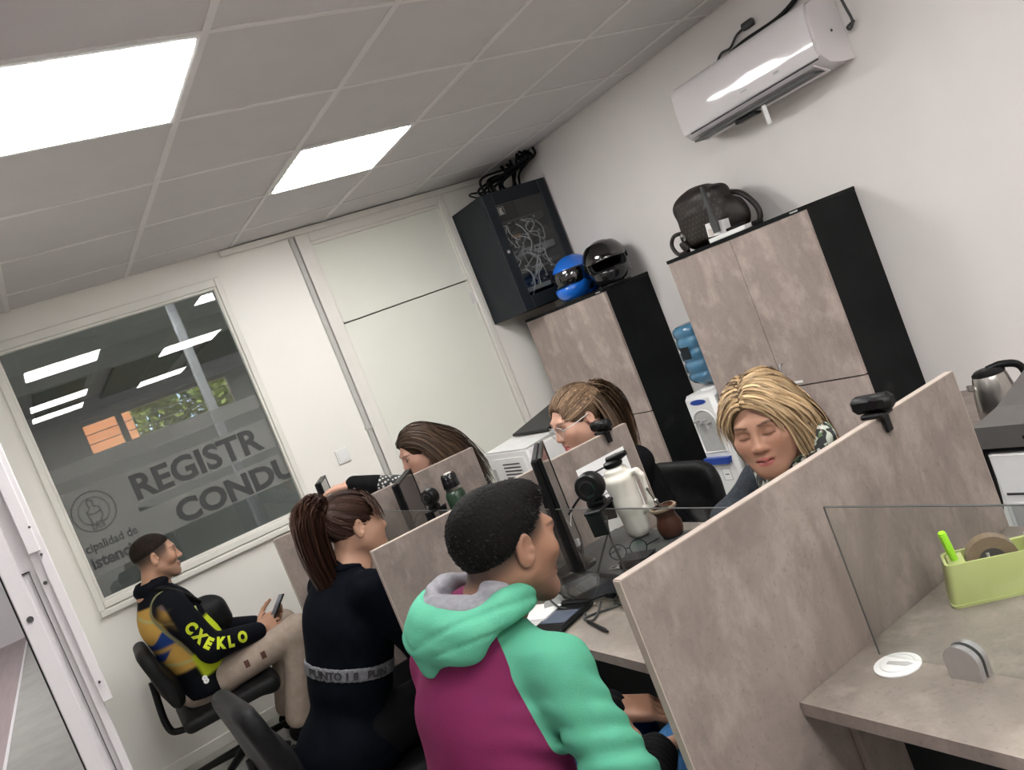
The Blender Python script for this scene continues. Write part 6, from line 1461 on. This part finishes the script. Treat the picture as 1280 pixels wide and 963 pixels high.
s = SDF((.03, 4.20, .38), (.75, 4.95, 1.10), .0065); torso_cloth(s, JC, 1.06, RtC, 1.12, .045); shoulder_cloth(s, JC, .055, .070); sleeve(s, JC, 'R', (.076, .066, .050), .93); sleeve(s, JC, 'L', (.076, .066, .050), .93)
nbC = A_(JC['neck']); uC = RtC[:, 2]
s.chain([nbC + RtC @ A_((.064 * cos(t), .064 * sin(t) + .004, .040)) for t in np.linspace(0, 2 * pi, 20)], [.018] * 20, .015); s.cone(nbC, nbC + uC * .035, .072, .068, .02); s.ell(nbC + uC * .10, (.056, .056, .075), .0, True, RtC)
s.half((0, 0, .44), (0, 0, -1)); s.warp(folds(.0055, 30, 71)); V, Q = s.mesh(); V = smooth_np(V, Q, 1)
L = (V - A_(JC['pelvis'])) @ RtC; lf = (A_(JC['neck']) - A_(JC['pelvis'])) @ RtC; x, y, z = L.T
arm = np.minimum(seg_dist(V, [JC['shR'], JC['elR'], JC['wrR']], [.082, .080, .07]), seg_dist(V, [JC['shL'], JC['elL'], JC['wrL']], [.082, .080, .07]))
col = np.tile(A_((.0055, .0062, .009)), (len(V), 1))
def paint(w, c): 
    global col
    col = col * (1 - w[:, None]) + A_(c)[None] * w[:, None]
torso_m = soft(arm, -.004, .004)
backp = torso_m * soft(-y, .005, .02) * soft(z, .10, .12) * (1 - soft(z, .455, .465))
paint(backp, (.50, .30, .075))
bl = soft(np.sin(26 * z + 9 * x + 1.2 * np.sin(30 * y)) , .15, .3) * soft(np.abs(z - .25), .0, .02); paint(backp * bl, (.02, .05, .20))
paint(backp * soft(.012 - np.abs(np.sin(13 * z + 4.5 * x + .5)) * .1, 0, .006) , (.40, .36, .15))
paint(soft(.010 - np.abs(arm - .010), 0, .004) * soft(z, .12, .2) * (y < .03), (.22, .22, .12))
waist = torso_m * soft(.17 - z, 0, .012) * soft(z, .035, .05) * soft(y, -.03, -.01); paint(waist, (.50, .60, .03))
chestn = torso_m * soft(y, .04, .06) * (1 - soft(z, .27, .29)) * soft(z, .10, .12); paint(chestn, (.50, .60, .03))
jk = nobj('jacket', V, Q, mat('black_sport_jacket', (1, 1, 1, 1), .7, attr='tint', bump=.08, bscale=240, spec=.05), tC, col=col); jk['label'] = 'black jacket with yellow sleeve lettering and a yellow and blue back panel'
bvC = bvh(V, Q)
M['neonc'] = cloth('neon_yellow_print', (.55, .64, .03, 1), (.60, .69, .05, 1))
shR, elR, wrR = A_(JC['shR']), A_(JC['elR']), A_(JC['wrR'])
letters = 'CXEKLO'; path = [shR + (elR - shR) * .42, elR + (shR - elR) * .10, elR + (wrR - elR) * .30, elR + (wrR - elR) * .72]
seg = np.r_[0, np.cumsum([np.linalg.norm(path[i + 1] - path[i]) for i in range(3)])]
vw = nrm(elR - A_((0, 0, CAM_Z)))
for i, chh in enumerate(letters):
    u = seg[-1] * (i + .1) / 6; p = A_([np.interp(u, seg, [q[a] for q in path]) for a in range(3)]); p2 = A_([np.interp(min(u + .05, seg[-1]), seg, [q[a] for q in path]) for a in range(3)]); p1 = A_([np.interp(max(u - .04, 0), seg, [q[a] for q in path]) for a in range(3)])
    ex = nrm(p2 - p1); ey = nrm(np.cross(ex, vw)) * -1
    if ey[2] < 0: ey = -ey
    mb = sub_text(text_mb(chh, .070, p - ey * .025, ex, ey, .0008, .0045, 'LEFT', .85)); decal('sleeve_lettering', mb, bvC, vw, M['neonc'], jk, .004)
mb = sub_text(text_mb('8', .05, A_(JC['pelvis']) + RtC @ A_((.17, -.035, .015)), nrm((.9, .25, .1)), nrm((-.1, 0, 1)), .0008, .003)); decal('white_print', mb, bvC, vw, M['paper'], jk, .0015)
s = SDF((.28, 4.36, .58), (.62, 4.78, .95), .006); s.ell(A_((.435, 4.56, .775)), (.075, .115, .10), 0, R=RtC); s.rbox(A_((.465, 4.55, .755)), (.045, .09, .075), .04, .03, R=RtC); s.warp(folds(.003, 40, 3)); V, Q = s.mesh()
pch = nobj('front_pouch', smooth_np(V, Q, 1), Q, M['blackfab'], tC); pch['label'] = 'black crossbody pouch worn on the chest'
obj('pouch_strap', MB().tube(curve_pts([tuple(A_((.44, 4.50, .86))), (.39, 4.43, .93), (.31, 4.46, 1.005), (.23, 4.56, 1.0)], 6), .011, 6), M['blackfab'], tC, 60)
obj('pouch_badge', MB().box((.40, 4.432, .845), (.02, .004, .035), .4), M['lime'], tC); obj('pouch_patch', MB().box((.382, 4.424, .872), (.018, .004, .014), .4), M['greylight'], tC)
M['beige'] = cloth('beige_trouser_cloth', (.31, .25, .205, 1), (.37, .30, .25, 1), sc=30); M['brownp'] = cloth('brown_print', (.09, .045, .035, 1))
tr = trousers(tC, JC, M['beige'], (.092, .076, .066))
me = tr.data; vv = np.empty(len(me.vertices) * 3, np.float32); me.vertices.foreach_get('co', vv); Wt = np.array(wmat(tC)); VV = vv.reshape(-1, 3) @ Wt[:3, :3].T + Wt[:3, 3]
qq = np.empty(len(me.loops), np.int32); me.loops.foreach_get('vertex_index', qq); bvT = bvh(VV, qq.reshape(-1, 4))
for dx in (0, .045, .085):
    mb = MB(); o = A_((.50 + dx, 4.38, .485)); 
    for a in range(2):
        for b in range(4): mb.add([o + A_((.006 * a * 2, 0, .009 * b)), o + A_((.006 * a * 2 + .012, 0, .009 * b)), o + A_((.006 * a * 2 + .012, 0, .009 * b + .009)), o + A_((.006 * a * 2, 0, .009 * b + .009))], [(0, 1, 2, 3)])
    if dx != .045: decal('trouser_print', mb, bvT, vw, M['brownp'], tr, .0015)
shoes(tC, JC, M['shoek'])
ph = thing('smartphone', 'dark smartphone held by the man in the black and yellow jacket', 'phone', (.76, 4.53, .63))
obj('phone_body', MB().box((.765, 4.525, .655), (.145, .072, .009), Matrix.Rotation(-.75, 3, 'Y') @ Matrix.Rotation(.15, 3, 'Z'), .003), M['blackgl'], ph); obj('phone_screen', MB().box((.762, 4.525, .6598), (.132, .064, .0008), Matrix.Rotation(-.75, 3, 'Y') @ Matrix.Rotation(.15, 3, 'Z')), M['padscr'], ph)

# ================================================================ the three clerks
def clerk(label, head, face, skin, back, top_mat, lean=.0, sh_w=.185, arms=None, hk=.97, tint=None, hands=None, nk=(.085, 0, -.165), hh=.0036, turn=0.):
    h = A_(head, float); nb = h + A_(nk); sx = A_((sin(turn), cos(turn), 0))
    J = dict(pelvis=(nb[0] + back, nb[1], .52), neck=tuple(nb), head=tuple(h), face=face, shR=tuple(nb + sx * sh_w + A_((.015, 0, -.055))), shL=tuple(nb - sx * sh_w + A_((.015, 0, -.055))))
    a = dict(elR=(nb[0] - .06, nb[1] + sh_w + .05, .78), wrR=(nb[0] - .26, nb[1] + .10, .775), elL=(nb[0] - .06, nb[1] - sh_w - .04, .78), wrL=(nb[0] - .26, nb[1] - .10, .775)); a.update(arms or {}); J.update(a)
    px, py = J['pelvis'][0], J['pelvis'][1]
    J.update(hipR=(px - .04, py + .09, .51), hipL=(px - .04, py - .09, .51), knR=(px - .42, py + .11, .53), knL=(px - .42, py - .11, .53), anR=(px - .40, py + .11, .09), anL=(px - .40, py - .11, .09), toeR=(px - .52, py + .11, .035), toeL=(px - .52, py - .11, .035))
    hd = hands or [dict(w=J['wrR'], F=(-.95, -.1, -.12), N=(0, 0, -1), side=1, k=.9), dict(w=J['wrL'], F=(-.95, .1, -.12), N=(0, 0, -1), side=-1, k=.9)]
    t, c, R, Rt = build_person(label, J, skin, fem=True, hk=hk, neck_r=.046, h_head=hh, tint_kw=tint, hands=hd)
    lo = np.min([A_(J[q]) for q in ('pelvis', 'neck', 'elR', 'elL', 'wrR', 'wrL', 'shR', 'shL')], 0) - .2; hi = np.max([A_(J[q]) for q in ('pelvis', 'neck', 'elR', 'elL', 'wrR', 'wrL', 'shR', 'shL')], 0) + .16
    s = SDF(lo, hi, .0085); torso_cloth(s, J, 1.0, Rt, 1.12); shoulder_cloth(s, J, .048, .060); sleeve(s, J, 'R', (.062, .054, .042), .93); sleeve(s, J, 'L', (.062, .054, .042), .93)
    s.ell(nb + A_((0, 0, .09)), (.058, .058, .085), 0, True); s.half((0, 0, .44), (0, 0, -1)); s.warp(folds(.005, 28, int(px * 100))); V, Q = s.mesh(); V = smooth_np(V, Q, 1)
    trousers(t, J, M['trk']); shoes(t, J, M['shoek'])
    return t, c, R, Rt, J, V, Q
M['cardi'] = cloth('charcoal_cardigan', (.028, .033, .040, 1), (.046, .052, .061, 1), sc=90, bs=200); M['blkc'] = cloth('black_cloth', (.006, .006, .007, 1))
# blonde woman
tE, cE, RE, RtE, JE, V, Q = clerk('blonde woman in a grey cardigan and patterned scarf looking down behind the nearest panel', (1.528, 1.585, 1.078), (-.86, -.48, -.08), (.43, .235, .16), .16, None, hh=.0032, tint=dict(lid=True, lips=(.42, .10, .10), brow=(.06, .035, .022)), nk=(.10, .01, -.155),
    arms=dict(elR=(1.545, 1.86, .80), wrR=(1.37, 1.62, .787), wrL=(1.36, 1.42, .785)), hk=1.0)
nobj('cardigan', V, Q, M['cardi'], tE)
nbE = A_(JE['neck'])
def scarf_mat():
    m = mat('patterned_scarf', (.02, .022, .02, 1), .8, bump=.1, bscale=200); t = m.node_tree; N = t.nodes; L = t.links
    tc = N.new('ShaderNodeTexCoord'); mp = N.new('ShaderNodeMapping'); mp.inputs['Scale'].default_value = (95, 95, 34); mp.inputs['Rotation'].default_value = (.4, .5, .3); L.new(tc.outputs['Object'], mp.inputs[0])
    v = N.new('ShaderNodeTexVoronoi'); v.inputs['Scale'].default_value = 1.0; v.inputs['Randomness'].default_value = .9; L.new(mp.outputs[0], v.inputs['Vector'])
    r = N.new('ShaderNodeValToRGB'); r.color_ramp.interpolation = 'CONSTANT'; e = r.color_ramp.elements; e[0].color = (.015, .016, .016, 1); e[1].position = .42; e[1].color = (.42, .45, .38, 1)
    for p, c in ((.62, (.09, .14, .06, 1)), (.78, (.02, .02, .02, 1)), (.88, (.5, .5, .46, 1))): q = e.new(p); q.color = c
    L.new(v.outputs['Color'], r.inputs['Fac']); L.new(r.outputs[0], N['Principled BSDF'].inputs['Base Color']); return m
M['scarf'] = scarf_mat()
s = SDF(nbE - .2, nbE + .2, .005); ring = [nbE + RtE @ A_((.092 * sin(t), .012 + .092 * cos(t), .056 - .020 * cos(t))) for t in np.linspace(0, 2 * pi, 24)]
s.chain(ring, [.028 + .006 * sin(i * 1.7) for i in range(24)], .012); s.cone(nbE + RtE @ A_((.03, .085, .0)), nbE + RtE @ A_((.05, .10, -.16)), .036, .045, .02); s.cone(nbE + RtE @ A_((-.03, .085, .0)), nbE + RtE @ A_((-.035, .10, -.16)), .034, .042, .02)
s.warp(folds(.007, 60, 5)); V, Q = s.mesh(); nobj('scarf', smooth_np(V, Q, 1), Q, M['scarf'], tE)
def WW(c, R, k): return lambda p: c + R @ (A_(p, float) * k)
def hair_cap(t, c, R, k, color, test_fore, plane, thick=.010, ears=True, name='hair'):
    W = WW(c, R, k); s = SDF(c - .17, c + .17, .004); s.ell(W((0, -.016, .036)), A_((.075 + thick, .096 + thick, .080 + thick)) * k, 0, R=R); s.ell(W(test_fore[0]), A_(test_fore[1]) * k, .012, True, R); s.half(W(plane[0]), R @ A_(plane[1]), .015)
    if ears:
        for sx in (-1, 1): s.ell(W((sx * .09, -.004, -.016)), A_((.03, .024, .034)) * k, .008, True, R)
    V, Q = s.mesh(); nobj(name, smooth_np(V, Q, 1), Q, M['haircap'], t, col=np.tile(A_(color), (len(V), 1)))
hair_cap(tE, cE, RE, 1.0, (.20, .14, .082), ((0, .120, -.015), (.090, .078, .102)), ((0, -.02, -.06), (0, .35, -.94)), .007, False)
WE = WW(cE, RE, 1.0); radE = A_((.082, .103, .087)); oE = WE((0, -.016, .036))
def dirs_part(L, R, px, down=.8, back=.25, fwd=0.):
    sx = np.where(L[:, 0] > px, 1, -1); d = np.stack([sx * 1.0, np.full(len(L), -back) + fwd * (L[:, 1] > .04), np.full(len(L), -down)], 1); return d @ R.T
P0, N0, L0 = scalp(2400, oE, RE, radE, 21, lambda L: (L[:, 2] > -.045 + .85 * np.maximum(L[:, 1] - .0, 0)) & (L[:, 1] < .098))
fr = soft(L0[:, 1], -.02, .05)
dE = np.stack([np.where(L0[:, 0] > .012, 1, -1) * .9, -.35 - 1.0 * fr, np.full(len(L0), -.55)], 1) @ RE.T
lenE = np.where(L0[:, 0] > .012, .115, .27)
hair_strands('blonde_hair', P0, N0, dE, tE, (.31, .208, .108), lenE, oE, RE, radE, 14, 1.0, .66, .004, .0030, .0012, .28, (.47, .34, .20), 22, .009, (.35, .20, -1))
P0, N0, L0 = scalp(420, oE, RE, radE, 27, lambda L: (L[:, 2] > .03) & (np.abs(L[:, 0] - .012) < .020) & (L[:, 1] < .075))
dE = np.stack([np.where(L0[:, 0] > .012, 1, -1) * .9, np.full(len(L0), -.6), np.full(len(L0), -.35)], 1) @ RE.T
hair_strands('dark_roots', P0, N0, dE, tE, (.075, .047, .026), .06, oE, RE, radE, 6, .6, .66, .007, .0024, .0004, .3, (.24, .16, .08), 28, .006)
P0, N0, L0 = scalp(420, oE, RE, radE, 29, lambda L: (L[:, 1] > .040) & (L[:, 2] > .032) & (L[:, 1] < .100))
dE = np.stack([np.where(L0[:, 0] > .012, 1, -1) * 1.1, np.full(len(L0), -.15), np.full(len(L0), -.30)], 1) @ RE.T
hair_strands('fringe', P0, N0, dE, tE, (.36, .245, .13), .13, oE, RE, radE, 10, .9, .72, .006, .0028, .001, .3, (.49, .36, .215), 30, .010, (.45, .2, -1))
# woman with glasses
tF, cF, RF, RtF, JF, V, Q = clerk('woman with clear glasses and tied-back highlighted hair behind the middle panel', (1.632, 2.551, 1.150), (-.97, .12, -.14), (.52, .30, .22), .13, None, hh=.0038, tint=dict(lips=(.45, .10, .11), brow=(.08, .05, .035)), nk=(.055, .03, -.16), sh_w=.165, arms=dict(elL=(1.62, 2.425, .79), wrL=(1.42, 2.50, .785)))
nobj('black_top', V, Q, M['blkc'], tF)
hair_cap(tF, cF, RF, .97, (.11, .072, .045), ((0, .118, -.014), (.095, .074, .105)), ((0, -.02, -.06), (0, .55, -.83)), .010)
WF_ = WW(cF, RF, .97); radF = A_((.086, .106, .091)) * .97; oF = WF_((0, -.016, .036)); bF = A_((0, -.098, .055))
P0, N0, L0 = scalp(1900, oF, RF, radF, 31, lambda L: (L[:, 1] < .088) & (L[:, 2] > -.06 + .62 * np.maximum(L[:, 1], 0)) & ~((np.abs(L[:, 0]) > .06) & (L[:, 2] < .0) & (L[:, 1] > -.03)))
pts = []
for u in np.linspace(0, 1, 9):
    p = P0 * (1 - u) + WF_(bF) * u; q = (p - oF) @ RF; gl = np.sqrt((q ** 2 / radF ** 2).sum(1)); pts.append(oF + (q / np.maximum(gl, .05)[:, None] * (1.012 + .03 * u)) @ RF.T)
ribbons('combed_hair', np.stack(pts, 1), tF, (.17, .11, .068), .0022, .5, None, cF, 32)
r = np.random.RandomState(33); n = 520
gp_ = A_([tuple(p) for p in curve_pts([tuple(WF_(q)) for q in ((0, -.095, .052), (0, -.122, .058), (0, -.152, .02), (0, -.165, -.06), (0, -.150, -.16), (0, -.13, -.22))], 4)]); wd = np.interp(np.linspace(0, 1, len(gp_)), [0, .15, .5, 1], [.014, .034, .046, .03])
o1 = r.normal(size=(n, 1, 3)) * .6; o1 /= np.maximum(np.linalg.norm(o1, axis=2, keepdims=True), 1); ribbons('tied_hair', gp_[None] + o1 * wd[None, :, None] + r.normal(size=(n, len(gp_), 3)).cumsum(1) * .001, tF, (.17, .115, .075), .003, .5, None, cF, 34)
P0, N0, L0 = scalp(420, oF, RF, radF, 36, lambda L: (L[:, 1] < -.03) & (L[:, 2] < .02) & (L[:, 2] > -.05))
hair_strands('loose_hair', P0, N0, (A_([(0, -.4, -1)] * len(P0))) @ RF.T, tF, (.10, .065, .042), .20, oF, RF, radF, 10, 1.0, .6, .006, .003, .001, .4, (.20, .135, .09), 37, .014)
sp = obj('glasses', MB().tube([tuple(WF_((.004 * sx, .104, .004))) for sx in (-1, 1)], .0016, 5), M['cable_w'], tF)
for sx in (-1, 1):
    ring = [WF_((sx * .033 + .026 * cos(t), .104 - .004 * abs(cos(t)), -.003 + .022 * sin(t))) for t in np.linspace(0, 2 * pi, 21)]
    obj('rim', MB().tube([tuple(p) for p in ring], .0013, 6), M['greylight'], sp, 60); obj('lens', MB().add([tuple(p) for p in ring[:-1]], [tuple(range(20))]), G['lens'], sp)
    obj('temple', MB().tube([tuple(WF_((sx * .060, .100, .004))), tuple(WF_((sx * .078, .06, .006))), tuple(WF_((sx * .082, -.01, .012)))], .0018, 5), M['cable_w'], sp, 60)
obj('earring', MB().ell(tuple(WF_((-.080, .0, -.040))), (.005, .005, .006), 10, 8), M['whitepl'], tF, 180)
# woman with dotted sleeves
tG, cG, RG, RtG, JG, V, Q = clerk('woman with long brown hair and dotted sleeves reaching to a small grey display', (1.545, 3.85, 1.150), (-.98, .05, -.20), (.48, .27, .20), .20, None, hh=.004, tint=dict(lips=(.40, .15, .14), brow=(.06, .04, .03)), nk=(.075, 0, -.16),
    arms=dict(elL=(1.43, 3.70, 1.015), wrL=(1.17, 3.86, 1.14)), hands=[dict(w=(1.36, 3.95, .775), F=(-.95, -.1, -.12), N=(0, 0, -1), side=1, k=.9), dict(w=(1.17, 3.86, 1.14), F=(-.80, .45, .12), N=(-.2, .2, -.95), side=-1, k=.92, curl=(.25, .35, .3))])
def dot_mat():
    m = mat('black_dotted_cloth', (.012, .012, .013, 1), .8); t = m.node_tree; N = t.nodes; L = t.links
    tc = N.new('ShaderNodeTexCoord'); v = N.new('ShaderNodeTexVoronoi'); v.inputs['Scale'].default_value = 62; v.inputs['Randomness'].default_value = .12; L.new(tc.outputs['Object'], v.inputs['Vector'])
    r = N.new('ShaderNodeValToRGB'); r.color_ramp.elements[0].color = (.45, .44, .42, 1); r.color_ramp.elements[0].position = .34; r.color_ramp.elements[1].color = (.012, .012, .013, 1); r.color_ramp.elements[1].position = .40
    L.new(v.outputs['Distance'], r.inputs['Fac']); L.new(r.outputs[0], N['Principled BSDF'].inputs['Base Color']); return m
M['dots'] = dot_mat(); nobj('dotted_top', V, Q, M['dots'], tG)
e, w = A_(JG['elL']), A_(JG['wrL']); s = SDF(np.minimum(e, w) - .1, np.maximum(e, w) + .1, .006); s.cone(e + (w - e) * .62, e + (w - e) * .95, .049, .043, 0); V, Q = s.mesh(); nobj('black_cuff', V, Q, M['cuffk'], tG)
hair_cap(tG, cG, RG, .97, (.045, .028, .018), ((0, .118, -.014), (.095, .074, .105)), ((0, -.02, -.06), (0, .45, -.89)), .010)
WG = WW(cG, RG, .97); radG = A_((.087, .107, .092)) * .97; oG = WG((0, -.016, .036))
P0, N0, L0 = scalp(1500, oG, RG, radG, 41, lambda L: (L[:, 1] < .090) & (L[:, 2] > -.05 + .75 * np.maximum(L[:, 1] + .02, 0)) & ~((np.abs(L[:, 0]) > .062) & (L[:, 2] < .0) & (L[:, 1] > -.03)))
dG = np.stack([np.sign(L0[:, 0]) * .30, np.full(len(L0), -1.3), np.full(len(L0), -.10 - .0)], 1)
hair_strands('long_hair', P0, N0, dG @ RG.T, tG, (.042, .026, .017), .36, oG, RG, radG, 14, 1.0, .70, .004, .0032, .0008, .35, (.10, .062, .038), 42, .010, (.22, -.03, -1))
obj('earring', MB().ell(tuple(WG((-.080, .0, -.040))), (.004, .004, .005), 10, 8), M['steel'], tG, 180)
